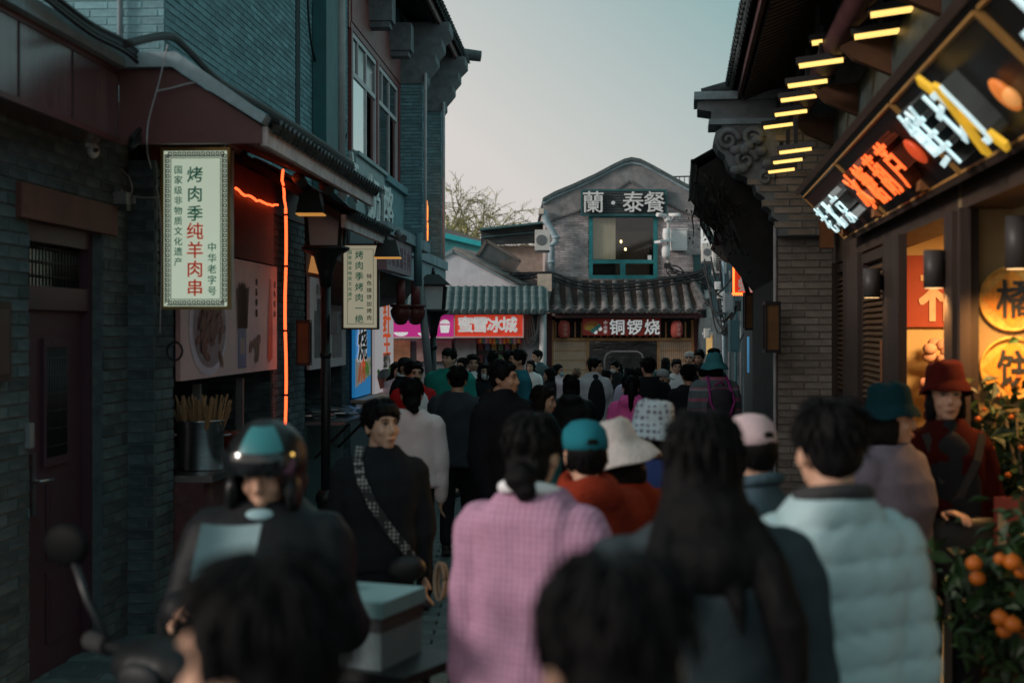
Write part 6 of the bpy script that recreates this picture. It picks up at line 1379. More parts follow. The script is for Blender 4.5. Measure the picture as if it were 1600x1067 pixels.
skins = [M('skin_a', (.56, .325, .22), .55, noise=.10, ns=18, bump=.08, bs=200), M('skin_b', (.62, .38, .27), .55, noise=.10, ns=18, bump=.08, bs=200), M('skin_c', (.48, .27, .18), .55, noise=.10, ns=18, bump=.08, bs=200)]
hairK = M('black_hair', (.006, .0055, .006), .5, noise=.5, ns=40, st=(6, 6, .6), bump=.5, bs=60, spec=.10)
hairB = M('dark_brown_hair', (.010, .007, .006), .5, noise=.5, ns=40, st=(6, 6, .6), bump=.5, bs=60, spec=.10)
eyeM = M('eye_dark', (.012, .009, .008), .25); eyeW = M('eye_white', (.42, .38, .35), .4); lipM = M('lip', (.30, .115, .09), .5); browM = hairK
shoeK = M('dark_shoe', (.018, .018, .02), .5, noise=.2); shoeW = M('white_shoe', (.5, .5, .5), .5, noise=.1)
def cloth(n, c, r=.88, **kw):
    a = dict(noise=.16, ns=5, bump=.35, bs=120, spec=.06); a.update(kw); return M(n, c, r, **a)
blackT = cloth('black_cotton', (.018, .020, .024)); trK = cloth('black_trousers', (.018, .018, .022)); trN = cloth('navy_trousers', (.025, .03, .045)); trG = cloth('grey_trousers', (.10, .10, .11)); trJ = cloth('denim', (.05, .08, .13)); trB = cloth('khaki_trousers', (.20, .16, .11))

ARM = {'down': ((.13, .03, -1), (.02, -.16, -1)), 'phone': ((.22, -.25, -.95), (-.35, -.75, .5)), 'waist': ((.28, .05, -1), (-.62, -.75, -.05)),
       'carry': ((.16, .0, -1), (.02, -.30, -.95)), 'face': ((.25, -.55, -.8), (-.4, -.35, .85)), 'read': ((.22, -.30, -.9), (-.30, -.80, .30)), 'pocket': ((.26, .14, -1), (-.10, -.38, -.9)), 'swing': ((.14, .30, -1), (.02, .02, -1)), 'fwd': ((.14, -.25, -1), (.0, -.45, -.9))}

def hand(mb, p, d, s, n=6, curl=.5, side=1):
    """palm, four unequal bent fingers and a thumb leaving the side of the palm"""
    d = Vector(d).normalized(); x = d.cross(Vector((0, 1, 0)))
    x = x.normalized() if x.length > .1 else Vector((1, 0, 0)); x = Vector((0, 1, 0))-d*d.y if x.length < .1 else x
    q = x.cross(d).normalized()
    wv = (Vector((0, -1, 0))-d*(-d.y)); wv = wv.normalized() if wv.length > .2 else q         # thumb side points forward
    inn = d.cross(wv).normalized()*side
    p = Vector(p)
    Mx = Matrix((wv, inn, d)).transposed()
    mb.ell(p+d*.045*s, (.040*s, .016*s, .055*s), 10, 7, Mx.to_4x4())
    for k, (o, L) in enumerate(((-.028, .060), (-.009, .074), (.010, .078), (.028, .070))):
        b = p+d*.085*s+wv*o*s; L *= s; m_ = b+(d+inn*curl*.5).normalized()*L*.5; e = m_+(d+inn*curl*1.6).normalized()*L*.55
        mb.tube([b-d*.02*s, b, m_, e, e+(e-m_).normalized()*.006*s], [.0085*s, .0088*s, .0082*s, .0066*s, .002*s], n)
    b = p+d*.025*s+wv*.032*s; m_ = b+(d*.6+wv*.8+inn*.3).normalized()*.035*s; e = m_+(d+wv*.25+inn*.5).normalized()*.034*s
    mb.tube([b-wv*.012*s, b, m_, e, e+(e-m_).normalized()*.006*s], [.011*s, .0108*s, .0098*s, .0075*s, .002*s], n)

HEADS = {}
def person(label, px, ytop, d, yaw, top, pants=None, hair='short', hy=0, hp=0, hroll=0, sex='m', arms=('down', 'down'), walk=0., hem=.80, e=.012, puff=False,
           hood=None, collar=None, inner=None, hat=None, hatm=None, mask=None, w=1.0, lift=0., skin=0, hairm=None, scarf=None, shoe=None, spread=0., fold=.010, brim=1.0, x=None, bag=None, hatup=.015, tie=False):
    seed = sum(map(ord, label)); rr = random.Random(seed)
    g0 = gz(d)+lift+.036; X = (px-800)*d/F if x is None else x
    h = CZ-(ytop-HY)*d/F-g0
    hatgap = {'bucket': .022, 'cap': .016, 'helmet': .035, None: .014}[hat]
    fem = sex == 'f'; k = h/1.70; hs = (1.0 if not fem else .96)*min(1.0, k)**.35
    W = w*(.93 if fem else 1.0)
    t = thing('person', label, 'person', (X, d, g0), I4, rz=math.radians(yaw))
    near = d < 7.5; vb = .0095 if near else (.012 if d < 14 else .0145); vc = .013 if near else (.015 if d < 14 else .019)
    zc0 = h-hatgap-.118*hs
    piv = Vector((0, .025, zc0-.09*hs))
    HM = Matrix.Translation(piv) @ Matrix.Rotation(math.radians(hy), 4, 'Z') @ Matrix.Rotation(math.radians(hp), 4, 'X') @ Matrix.Rotation(math.radians(hroll), 4, 'Y') @ Matrix.Translation((0, -.022, .09*hs)) @ Matrix.Scale(hs, 4)
    def V(x, y, z): return Vector((x*k, y*k, z*k))
    # joints
    J = {}
    for s in (-1, 1):
        U, Fo = ARM[arms[0 if s < 0 else 1]]
        U = Vector((U[0]*s, U[1], U[2])).normalized(); Fo = Vector((Fo[0]*s, Fo[1], Fo[2])).normalized()
        sh = Vector((s*.176*W*k, .012*k, 1.336*k)); el = sh+U*.285*k; wr = el+Fo*.245*k
        st = walk*s
        hp_ = V(s*.088, 0, .90); kn = V(s*(.092+spread*.5), -.03-.16*max(st, 0)+.06*min(st, 0), .49); an = V(s*(.095+spread), .02-.22*st, .085+(.05*abs(min(st, 0))))
        J[s] = (sh, el, wr, Fo, hp_, kn, an)
    # --- body: one continuous skin surface
    b = MB()
    b.loft([(z*k, rx*W*k, ry*k, 0, cy*k) for z, rx, ry, cy in ((.84, .14, .10, 0), (.95, .145, .10, 0), (1.1, .135, .095, 0), (1.25, .15, .10, 0), (1.36, .14, .085, .01), (1.42, .08, .06, .02))], 16)
    ntop = HM @ Vector((0, .02, -.055))
    b.tube([V(0, .03, 1.34), V(0, .028, 1.44), ntop], [.07*hs, .057*hs*(.9 if fem else 1), .052*hs*(.9 if fem else 1)], 14)
    for s in (-1, 1):
        sh, el, wr, Fo, hp_, kn, an = J[s]
        b.caps(sh+Vector((-s*.012, 0, -.006)), el, .042*k, .038*k, 10); b.caps(el, wr, .037*k, .025*k, 10)
        b.caps(hp_, kn, .075*k, .052*k, 10); b.caps(kn, an, .050*k, .034*k, 10); b.caps(an, an+V(0, -.12, -.045), .035*k, .03*k, 8)
    hd = MB()
    hd.ell((0, .010, .022), (.073, .091, .096), 20, 14); hd.ell((0, -.022, -.030), (.060, .066, .088), 18, 12); hd.ell((0, -.052, -.096), (.032, .030, .024), 12, 8)
    hd.tube([(0, -.086, .012), (0, -.100, -.020), (0, -.104, -.036)], [.008, .011, .015], 8); hd.ell((0, -.096, -.040), (.018, .012, .009), 10, 6)
    hd.ell((0, -.074, .026), (.052, .018, .011), 12, 8)
    for s in (-1, 1): hd.ell((s*.075, .014, -.016), (.010, .020, .031), 10, 8); hd.ell((s*.036, -.062, -.030), (.024, .022, .026), 10, 7)
    hd.ell((0, -.085, -.068), (.023, .010, .006), 10, 6); hd.ell((0, -.083, -.079), (.019, .010, .006), 10, 6)
    b.add([HM @ Vector(q) for q in hd.v], hd.f, None, True)
    me = remesh(b, vb if d > 7.5 else .0075, 1)
    hb = MB()
    for s in (-1, 1): hand(hb, J[s][2]+J[s][3]*.005, J[s][3], k, 6 if near else 5, rr.uniform(.4, .8), -s)
    hv = hb.mesh('h'); import bmesh
    bm = bmesh.new(); bm.from_mesh(me); bm.from_mesh(hv); bm.to_mesh(me); bm.free(); bpy.data.meshes.remove(hv)
    me.polygons.foreach_set('use_smooth', [True]*len(me.polygons))
    put('body', me, skins[skin], t)
    # --- trousers, shoes
    pants = pants or trK; q = MB()
    q.loft([(z*k, rx*k*(1.03 if fem else 1), ry*k, 0, 0) for z, rx, ry in ((.78, .165, .115), (.88, .175, .12), (.98, .155, .11), (1.02, .14, .10))], 14)
    for s in (-1, 1):
        sh, el, wr, Fo, hp_, kn, an = J[s]; q.caps(hp_, kn, .092*k, .072*k, 12); q.caps(kn, an+V(0, 0, .03), .072*k, .062*k, 12)
    put('trousers', remesh(q, .02 if d > 7 else .016, 2, .004, 10, seed), pants, t)
    for s in (-1, 1):
        an = J[s][6]; q = MB(); q.ell(an+V(0, .0, -.03), (.046*k, .06*k, .05*k), 12, 8); q.ell(an+V(0, -.09, -.05), (.048*k, .095*k, .035*k), 12, 8); q.box(an.x-.045*k, an.x+.045*k, an.y-.18*k, an.y+.06*k, an.z-.085*k, an.z-.06*k)
        put('shoe', remesh(q, .012, 2), shoe or shoeK, t)
    # --- upper garment
    q = MB(); hz = hem
    rings = [(hz-.02, .165, .105, 0), (hz, .182, .122, 0), (max(hz+.06, .95), .176, .118, 0), (1.08, .170, .116, 0), (1.20, .182, .122, -.002), (1.30, .188, .118, .002), (1.375, .160, .098, .010), (1.425, .105, .078, .018), (1.46, .070, .064, .024)]
    if hz < .78: rings.insert(2, ((hz+.95)/2, .188, .126, 0))
    if fem: rings = [(z, rx*(.97 if z > .97 else 1.03), ry, cy-(.012 if 1.15 < z < 1.32 else 0)) for z, rx, ry, cy in rings]
    q.loft([(z*k, (rx+e)*W*k, (ry+e)*k, 0, cy*k) for z, rx, ry, cy in rings], 22)
    for s in (-1, 1):
        sh, el, wr, Fo, hp_, kn, an = J[s]
        q.caps(sh+Vector((-s*.010, 0, -.004)), el, (.062+e)*k, (.047+e)*k, 12); q.caps(el, wr, (.046+e)*k, (.035+e*.8)*k, 12)
    if hood:
        q.ell(V(0, .105, 1.415), (.125*k, .065*k, .075*k), 14, 8); q.tube([V(.085*math.cos(a), .035+.085*math.sin(a), 1.455-.02*math.sin(a)) for a in [6.2832*i/12 for i in range(13)]], .030*k, 8)
    put({'puff': 'down_jacket'}.get(puff, 'jacket' if e > .016 or inner or collar else 'shirt'), remesh(q, vc if not puff else .010, 2 if not puff else 1, 0 if puff else fold, 8, seed, 'puff' if puff else None), top, t)
    if collar is not None:
        q = MB(); q.tube([V(.078*math.cos(a), .030+.076*math.sin(a), 1.462+.018*math.sin(a)) for a in [6.2832*i/16 for i in range(17)]], .022*k, 8)
        put('collar', remesh(q, .010, 1), collar, t)
    if inner is not None:
        q = MB(); ry = (.122+e)*k
        q.ell(V(0, 0, 1.09)+Vector((0, -ry*.80, 0)), (.135*k, .056*k, .32*k), 14, 10); q.ell(V(0, -.06, 1.42), (.055*k, .05*k, .05*k), 10, 8)
        put('inner_shirt', remesh(q, .012, 1), inner, t)
    if scarf is not None:
        q = MB(); q.tube([V(.082*math.cos(a), .028+.08*math.sin(a), 1.47) for a in [6.2832*i/16 for i in range(17)]], .035*k, 8); put('scarf', remesh(q, .012, 1, .006, 20, seed), scarf, t)
    # --- hair, in head space
    hm = hairm or hairK
    q = MB()
    def E(c, r): q.ell(c, r, 16, 10)
    hatted = hat is not None
    if hair != 'bald':
        if not hatted:
            E((0, .016, .036), (.082, .094, .092)); E((0, .050, -.005), (.071, .050, .070)); E((0, -.052, .078), (.060, .036, .030))
            for s in (-1, 1): E((s*.070, .005, .02), (.014, .035, .045))
        else:
            E((0, .030, .010), (.079, .078, .075)); E((0, .055, -.02), (.068, .042, .058))
        if hair == 'fringe': E((0, -.068, .062), (.062, .026, .026)); E((.03, -.072, .05), (.035, .02, .02))
        if hair in ('bob', 'long', 'ponytail', 'bun'):
            E((0, .050, -.040), (.074, .052, .075))
        if hair in ('bob', 'long'):
            E((0, .058, -.07), (.088, .048, .085))
            for s in (-1, 1): E((s*.074, .012, -.045), (.022, .045, .085))
        if hair == 'long':
            E((0, .085, -.14), (.110, .060, .11)); E((0, .125, -.21), (.130, .050, .08)); q.tube([(-.07, .06, -.10), (-.12, .12, -.22), (-.16, .165, -.34), (-.175, .17, -.45), (-.16, .165, -.56)], [.045, .052, .044, .03, .006], 10); q.tube([(.08, .06, -.12), (.12, .13, -.22), (.135, .155, -.30), (.12, .16, -.38)], [.045, .045, .03, .006], 10); q.tube([(-.03, .12, -.2), (-.05, .165, -.3), (-.06, .17, -.37)], [.03, .02, .004], 8); q.tube([(.05, .12, -.2), (.07, .165, -.29), (.06, .17, -.34)], [.03, .02, .004], 8)
            for s in (-1, 1): E((s*.085, .03, -.15), (.03, .04, .10)); 
        if hair == 'ponytail':
            E((0, .115, .03), (.028, .030, .028)); q.tube([(0, .10, .03), (0, .145, .02), (0, .155, -.06), (.005, .145, -.16), (.01, .14, -.24)], [.02, .030, .036, .030, .008], 10)
        if hair == 'bun': E((0, .112, -.075), (.050, .045, .048)); E((-.02, .12, -.11), (.035, .03, .035))
        hv_ = MB(); hv_.add([HM @ Vector(p) for p in q.v], q.f, None, True)
        if tie:
            tq = MB(); tq.tube([HM @ Vector((-.02+.040*math.cos(a), .135+.02*math.sin(a), -.10+.036*math.sin(a))) for a in [6.2832*i/14 for i in range(15)]], .014, 8); put('hair_tie', remesh(tq, .006, 1, .004, 90, 3), M('pale_hair_tie', (.36, .30, .24), .8, noise=.3, ns=60), t)
        hme = remesh(hv_, .0075 if near else .010, 2, .0032 if not hatted else .002, 60, seed, 'hair')
        # loose locks over the cap of hair
        lk = MB(); nl = 150 if near else (90 if d < 16 else 45)
        for i in range(nl):
            a = rr.uniform(0, 6.283); el_ = rr.uniform(-.1, 1.3) if not hatted else rr.uniform(-.5, -.1)
            rx, ry, rz = (.084, .096, .094) if not hatted else (.080, .082, .08); c = Vector((0, .016, .036 if not hatted else .01))
            n_ = Vector((math.cos(a)*math.cos(el_), math.sin(a)*math.cos(el_), math.sin(el_)))
            if n_.y < -.55 and n_.z < .55: continue
            p0 = c+Vector((n_.x*rx, n_.y*ry, n_.z*rz)); dn = Vector((n_.x*.7, n_.y*.7, -.8)); dn = (dn-n_*dn.dot(n_)).normalized()
            L = rr.uniform(.03, .06)*(1.7 if hair in ('bob', 'long') and n_.z < .3 else 1)
            p1 = p0+dn*L*.5+n_*rr.uniform(.001, .006); p2 = p0+dn*L+n_*(rr.uniform(-.008, .010) if hair != 'short' else rr.uniform(-.002, .018)) - n_*L*.10
            lk.tube([HM @ p0, HM @ p1, HM @ p2], [.0055, .0048, .0008], 4, cap=False)
        lm_ = lk.mesh('l'); bm = bmesh.new(); bm.from_mesh(hme); bm.from_mesh(lm_); bm.to_mesh(hme); bm.free(); bpy.data.meshes.remove(lm_)
        hme.polygons.foreach_set('use_smooth', [True]*len(hme.polygons))
        put('hair', hme, hm, t)
    # --- hats
    if hat == 'bucket':
        q = MB(); B = brim
        q.lathe([(.012, .138), (.055, .137), (.078, .128), (.086, .112), (.095, .050), (.099, .034), (.118+.02*B, .012-.012*B), (.128+.036*B, -.012-.030*B), (.130+.036*B, -.018-.03*B), (.124+.034*B, -.019-.03*B), (.112+.018*B, .004-.012*B), (.094, .026)], (0, .004, hatup), 28, HM, 1, 1.10)
        me = q.mesh('hat'); fixn(me); n = len(me.vertices)
        co = np.empty(n*3, np.float32); me.vertices.foreach_get('co', co); co = co.reshape(-1, 3); an_ = np.arctan2(co[:, 1], co[:, 0]); co[:, 2] += (.006*np.sin(3*an_+seed)+.004*np.sin(5*an_+1.7*seed))*1.0; me.vertices.foreach_set('co', co.ravel())
        put('hat', me, hatm, t)
    if hat == 'cap':
        q = MB(); q.lathe([(.012, .128), (.05, .120), (.078, .092), (.088, .05), (.089, .022), (.084, .020)], (0, .008, 0), 24, HM, 1, 1.08)
        hp2 = put('hat', q.mesh('hat'), hatm, t); fixn(hp2.data)
        q = MB(); q.ell(HM @ Vector((0, .089, .046)), (.034, .014, .022), 12, 8); put('cap_opening', q.mesh('op'), hairm or hairK, hp2)
        q = MB(); n = 10; sg_ = 1 if brim < 0 else -1
        ri = [Vector((.075*math.cos(a), sg_*(.060+.035*math.sin(a)), .026)) for a in [math.pi*i/n for i in range(n+1)]]; ro = [Vector((.080*math.cos(a), sg_*(.072+.10*math.sin(a)), .012-.006*math.sin(a))) for a in [math.pi*i/n for i in range(n+1)]]
        vv = [HM @ p for p in ri+ro]+[HM @ (p+Vector((0, 0, -.006))) for p in ri+ro]; m_ = n+1
        fs_ = [(i, i+1, m_+i+1, m_+i) for i in range(n)]+[(2*m_+i, 3*m_+i, 3*m_+i+1, 2*m_+i+1) for i in range(n)]+[(m_+i, m_+i+1, 3*m_+i+1, 3*m_+i) for i in range(n)]
        q.add(vv, fs_, None, True); put('cap_visor', q.mesh('visor'), hatm, hp2); 
    if hat == 'helmet':
        q = MB(); q.ell((0, .010, .030), (.122, .140, .128), 24, 16); q.ell((0, .060, -.045), (.112, .080, .085), 20, 12)
        for s in (-1, 1): q.ell((s*.092, -.035, -.055), (.026, .06, .065), 12, 8)
        hv_ = MB(); hv_.add([HM @ Vector(p) for p in q.v], q.f, None, True)
        # cut the face opening by shrinking points in front of the face behind the visor
        me = remesh(hv_, .009, 3); Hi = HM.inverted(); bm = bmesh.new(); bm.from_mesh(me)
        kill = [f for f in bm.faces if (lambda c: c.y < -.035 and abs(c.x) < .072 and -.16 < c.z < .028)(Hi @ f.calc_center_median())]
        bmesh.ops.delete(bm, geom=kill, context='FACES'); bm.to_mesh(me); bm.free(); hel = put('helmet', me, hatm, t)
        q = MB(); n = 14
        for j in range(5):
            z = .088-.017*j
            for i in range(n+1):
                a = math.radians(-165+150*i/n); q.v.append(tuple(HM @ Vector((.131*math.cos(a), .010+.150*math.sin(a)-.012*math.sin(j*.8), z))))
        q.f = [(j*(n+1)+i, j*(n+1)+i+1, (j+1)*(n+1)+i+1, (j+1)*(n+1)+i) for j in range(4) for i in range(n)]; q.s = [True]*len(q.f)
        put('visor', q.mesh('visor'), M('visor_black', (.010, .012, .014), .12, spec=.8), hel)
        q = MB(); n = 10; vv = []
        for j in range(6):
            el_ = math.radians(24+8*j)
            for i in range(n+1):
                a = math.radians(-115+68*i/n); vv.append(HM @ Vector((.127*math.cos(a)*math.cos(el_), .010+.145*math.sin(a)*math.cos(el_), .030+.133*math.sin(el_))))
        q.add(vv, [(j*(n+1)+i, j*(n+1)+i+1, (j+1)*(n+1)+i+1, (j+1)*(n+1)+i) for j in range(5) for i in range(n)], None, True); put('helmet_stripe', q.mesh('stripe'), M('helmet_teal', (.03, .19, .21), .3, noise=.15, spec=.6), hel)
        q = MB(); q.ell(HM @ Vector((.105, -.085, .075)), (.006, .006, .006), 8, 6); q.ell(HM @ Vector((.092, -.098, .052)), (.006, .006, .006), 8, 6); put('reflector', q.mesh('rf'), M('reflector_glint', (.8, .5, .12), .3, emit=.9, ecol=(1, .6, .15)), hel)  # amber reflection dots on the helmet; their glint is painted in as glow
    # --- face features where the face can be seen
    fa = abs((yaw+hy+180) % 360-180)
    if fa < 118:
        for s in (-1, 1):
            q = MB(); q.ell((s*.031, -.0805, .004), (.0145, .0075, .0058), 10, 6); ey = put('eye', MB().add([HM @ Vector(p) for p in q.v], q.f, None, True).mesh('eye'), eyeW, t)
            q = MB(); q.ell((s*.031, -.0862, .0045), (.0062, .003, .0055), 8, 5); put('iris', MB().add([HM @ Vector(p) for p in q.v], q.f, None, True).mesh('iris'), eyeM, ey)
            q = MB(); q.tube([(s*.014, -.0875, .0100), (s*.031, -.0890, .0118), (s*.047, -.0800, .0080)], [.0016, .0026, .0014], 5); put('eyelid', MB().add([HM @ Vector(p) for p in q.v], q.f, None, True).mesh('lid'), hairK, ey)
            q = MB(); q.tube([(s*.014, -.0900, .0235), (s*.032, -.0915, .0290), (s*.053, -.0770, .0240)], [.0036, .0040, .0016], 5); put('eyebrow', MB().add([HM @ Vector(p) for p in q.v], q.f, None, True).mesh('brow'), browM, t)
        if not mask:
            q = MB(); q.tube([(-.024, -.0850, -.0735), (-.010, -.0950, -.0705), (0, -.0965, -.0720), (.010, -.0950, -.0705), (.024, -.0850, -.0735)], [.001, .004, .0042, .004, .001], 6); q.tube([(-.018, -.0855, -.0790), (0, -.0940, -.0810), (.018, -.0855, -.0790)], [.001, .0045, .001], 6)
            put('mouth', MB().add([HM @ Vector(p) for p in q.v], q.f, None, True).mesh('mouth'), lipM, t)
    if mask:
        zc_m = -.058 if mask != 'chin' else -.112
        q = MB(); q.ell((0, -.068, zc_m), (.056 if mask != 'chin' else .058, .046 if mask != 'chin' else .052, .050 if mask != 'chin' else .024), 16, 10)
        put('face_mask', MB().add([HM @ Vector(p) for p in q.v], q.f, None, True).mesh('mask'), M('mask_blue', (.30, .46, .50), .9, noise=.06) if mask in ('blue', 'chin') else M('mask_white', (.62, .62, .64), .8, noise=.06), t)
    return dict(t=t, k=k, J=J, W=W, HM=HM, X=X, d=d, g0=g0, yaw=math.radians(yaw), e=e)
def PW(p, v):                                            # person's local point to world
    return Matrix.Translation((p['X'], p['d'], p['g0'])) @ Matrix.Rotation(p['yaw'], 4, 'Z') @ Vector(v)

mint = cloth('mint_down', (.38, .52, .54), .55, noise=.08, bump=.15, bs=60, spec=.4)
pinkT = pattern('pink_tweed', 'tweed', [(.45, .235, .35), (.60, .38, .50), (.27, .13, .21)], 52)
charc = cloth('charcoal_wool', (.036, .048, .054)); rust = cloth('rust_fleece', (.24, .030, .014), bump=.8, bs=70, noise=.3)
navyred = pattern('red_blue_block', 'stripes', [(.36, .02, .03), (.03, .06, .22)], 3.2, width=.45)
lilacC = cloth('lilac_grey_coat', (.165, .15, .19)); redC = cloth('dark_red_cardigan', (.040, .005, .004), noise=.25)
shirtP = cloth('pale_pink_shirt', (.84, .70, .71), noise=.08); suitD = cloth('dark_slate_suit', (.042, .052, .062)); hoodK = cloth('black_hoodie', (.014, .014, .018)); brownH = cloth('dark_brown_fleece', (.045, .022, .016))
tealS = cloth('teal_green_sweater', (.025, .27, .225)); redJ = cloth('red_jacket', (.46, .02, .024)); whiteC = cloth('white_cotton', (.80, .80, .82), noise=.06); tealD = cloth('deep_teal_shirt', (.025, .15, .195)); suitT = cloth('teal_grey_suit', (.075, .13, .145))
leather = cloth('black_leather', (.010, .011, .013), .5, spec=.18); greyW = cloth('grey_white_jacket', (.55, .51, .55)); lilacP = cloth('pale_lilac_jacket', (.58, .52, .66)); hot = cloth('hot_pink_hoodie', (.84, .13, .43)); stripeS = pattern('striped_sweater', 'stripes', [(.14, .18, .20), (.46, .15, .24), (.40, .38, .41)], 9, width=.32)
plaidT = pattern('teal_plaid', 'plaid', [(.06, .20, .22), (.02, .05, .06), (.18, .34, .34)], 9); pinkW = cloth('pale_pink_coat', (.72, .56, .61)); capB = cloth('teal_cap', (.018, .16, .20)); capP = cloth('pale_pink_cap', (.55, .42, .44)); capG = cloth('grey_cap', (.36, .36, .37)); bucT = cloth('teal_bucket_hat', (.06, .25, .28)); bucB = cloth('dark_teal_bucket_hat', (.006, .032, .042)); bucR = cloth('dark_red_hat', (.050, .006, .005)); bucW = cloth('cream_plush_hat', (.62, .55, .52), bump=.8, bs=60); bucD = pattern('dotted_hat', 'dots', [(.46, .54, .60), (.12, .10, .15)], 40, width=.36)
slate = cloth('slate_blue_jacket', (.06, .10, .125)); yel = cloth('yellow_jacket', (.42, .36, .03)); tealJ = cloth('teal_windbreaker', (.04, .22, .25))

# foreground
person('person with black hair and a pale hair tie, closest at the bottom middle', 955, 852, 1.55, 196, blackT, hair='bun', sex='f', hp=4, e=.014, tie=True)
p = None
person('person with black hair and cheek turned aside, closest at the bottom left', 405, 850, 1.5, 236, blackT, hair='short', hp=2, sex='f', skin=0)
pk = person('woman in a pink tweed coat with hair in a low bun', 835, 640, 4.2, 152, pinkT, hair='bun', sex='f', e=.034, hem=.55, collar=whiteC, w=1.06, hy=6, hp=3, pants=trK, fold=.013)
lg = person('woman with very long loose black hair in a charcoal coat', 1096, 636, 3.15, 184, charc, hair='long', sex='f', e=.036, hem=.5, w=1.16, arms=('down', 'pocket'), fold=.011)
mn = person('man in a pale mint quilted down jacket seen from behind', 1294, 617, 3.5, 191, mint, puff='puff', hair='short', e=.030, hem=.72, w=.90, collar=M('dark_collar', (.03, .03, .032), .8), arms=('down', 'pocket'))
person('person in a pale pink cap between the long haired woman and the mint jacket', 1172, 642, 4.7, 215, slate, hair='short', hat='cap', hatm=capP, brim=1, sex='f', hp=4, scarf=None, collar=slate, w=.95)
person('person in a teal baseball cap and rust red fleece', 912, 652, 5.0, 196, rust, hair='short', hat='cap', hatm=capB, brim=1, e=.04, sex='f', hood=True, w=1.02)
person('person in a cream plush bucket hat', 975, 658, 5.4, 190, rust, hair='bob', hat='bucket', hatm=bucW, sex='f', e=.03, brim=1.15, hroll=14, hp=10)
person('person in a dotted pale blue bucket hat and red and blue jacket', 1015, 630, 6.0, 172, navyred, hair='bob', hat='bucket', hatm=bucD, sex='f', e=.03, brim=.5, hroll=-6, hp=6, fold=.004)
bm_ = person('young man in a plain black sweater with a printed camera strap across his chest', 594, 622, 6.8, 6, blackT, hair='fringe', hy=30, hp=-3, arms=('down', 'down'), e=.016, hem=.84, w=1.04, skin=1)
# camera strap and bag
st = thing('crossbody_bag', 'black crossbody bag with black and white printed strap on the young man', 'bag', PW(bm_, (.17, -.15, .84)))
stm = pattern('printed_strap', 'dots', [(.03, .03, .032), (.38, .37, .36)], 55, width=.42)
k = bm_['k']; pts = [(-.10, -.02, 1.455), (-.115, -.095, 1.40), (-.095, -.145, 1.30), (-.04, -.165, 1.18), (.04, -.165, 1.06), (.12, -.150, .96), (.165, -.125, .90)]
q = MB()
for a, b in zip(pts[:-1], pts[1:]): 
    a = PW(bm_, Vector(a)*k); b = PW(bm_, Vector(b)*k); q.bar(a, b+(b-a)*.08, .044, .008, up=(0, -1, 0.2))
part('strap', q, stm, st)
q = MB(); q.ell(PW(bm_, Vector((.13, -.165, .86))*k), (.095, .045, .065), 16, 10); me = remesh(q, .01, 1, .003, 20, 4); o = bpy.data.objects.new('pouch', me); me.transform(Matrix.Translation(-Vector(BASE[st.name]))); put('pouch', me, M('bag_black', (.014, .014, .015), .5, noise=.2), st); bpy.data.objects.remove(o)
c = P(686, 908, 6.7); q = MB()
for j, (dx, r) in enumerate(((0, .085), (.015, .075))): q.tube([c+Vector((dx+.022*math.cos(a), .03*j+.02*math.sin(a), r*math.sin(a))) for a in [6.2832*i/18 for i in range(19)]], .009, 6)
solo('rope_loop', q, M('tan_rope', (.36, .25, .18), .8, noise=.2), 'tan rope loop hanging beside the young man in the black sweater', 'rope', c)
# rider, scooter, box
rd = person('scooter rider in a black helmet with teal top and pale mask under the chin', 418, 654, 4.25, -6, leather, hair='short', hat='helmet', hatm=M('helmet_black', (.008, .009, .010), .35, noise=.1, spec=.3), hp=9, mask='chin', arms=('read', 'read'), e=.032, hem=.82, spread=.09, skin=2, w=1.05, pants=trK)
hw = PW(rd, rd['J'][-1][2]+rd['J'][-1][3]*.12)
q = MB(); n = 8; vv = []
for j in range(n+1):
    for i in range(n+1):
        u, v = i/n-.5, j/n-.5; vv.append(Vector((u*.16, .03*math.cos(u*3)+.02*v, v*.16+.02*u)))
q.add(vv, [(j*(n+1)+i, j*(n+1)+i+1, (j+1)*(n+1)+i+1, (j+1)*(n+1)+i) for j in range(n) for i in range(n)], Matrix.Translation(P(352, 862, 3.80)) @ Matrix.Rotation(-.35, 4, 'X') @ Matrix.Rotation(.12, 4, 'Y'), True)
pap = solo('paper_sheet', q, M('pale_blue_paper', (.20, .29, .31), .8, noise=.05, spec=.1), 'pale blue sheet held up by the scooter rider', 'paper', P(352, 862, 3.80))
sc = thing('scooter', 'black delivery scooter under the helmeted rider', 'scooter', (-.70, 4.15, gz(4.15)+.03), rz=math.radians(-29))
z0 = 0; bodyM = M('scooter_black', (.008, .009, .010), .4, noise=.15, spec=.25)
def sp(nm, fn, m, par=None):
    q = MB(); fn(q); me = q.mesh(nm); fixn(me); return put(nm, me, m, par or sc)
def rem(nm, fn, m, vox=.014):
    q = MB(); fn(q); return put(nm, remesh(q, vox, 3), m, sc)
for y in (-.62, .62):
    wh = sp('tyre', lambda q: q.tube([(0, y+.19*math.cos(a), .23+.19*math.sin(a)) for a in [6.2832*i/24 for i in range(25)]], .045, 10), M('tyre_rubber', (.015, .015, .016), .8))
    sp('rim', lambda q: q.lathe([(.15, -.03), (.15, .03), (.04, .04), (.04, -.04)], (0, 0, 0), 20, Matrix.Translation((0, y, .23)) @ Matrix.Rotation(math.pi/2, 4, 'Y')), greyM, wh)
rem('front_shield', lambda q: (q.ell((0, -.52, .78), (.20, .10, .24), 16, 10), q.ell((0, -.62, .50), (.13, .16, .10), 14, 8), q.bar((0, -.62, .25), (0, -.50, .85), .10, .08)), bodyM)
rem('handlebar_cover', lambda q: (q.ell((0, -.45, 1.02), (.17, .10, .085), 16, 10), q.tube([(-.36, -.36, 1.04), (-.15, -.44, 1.05), (.15, -.44, 1.05), (.36, -.36, 1.04)], .022, 8)), bodyM, .010)
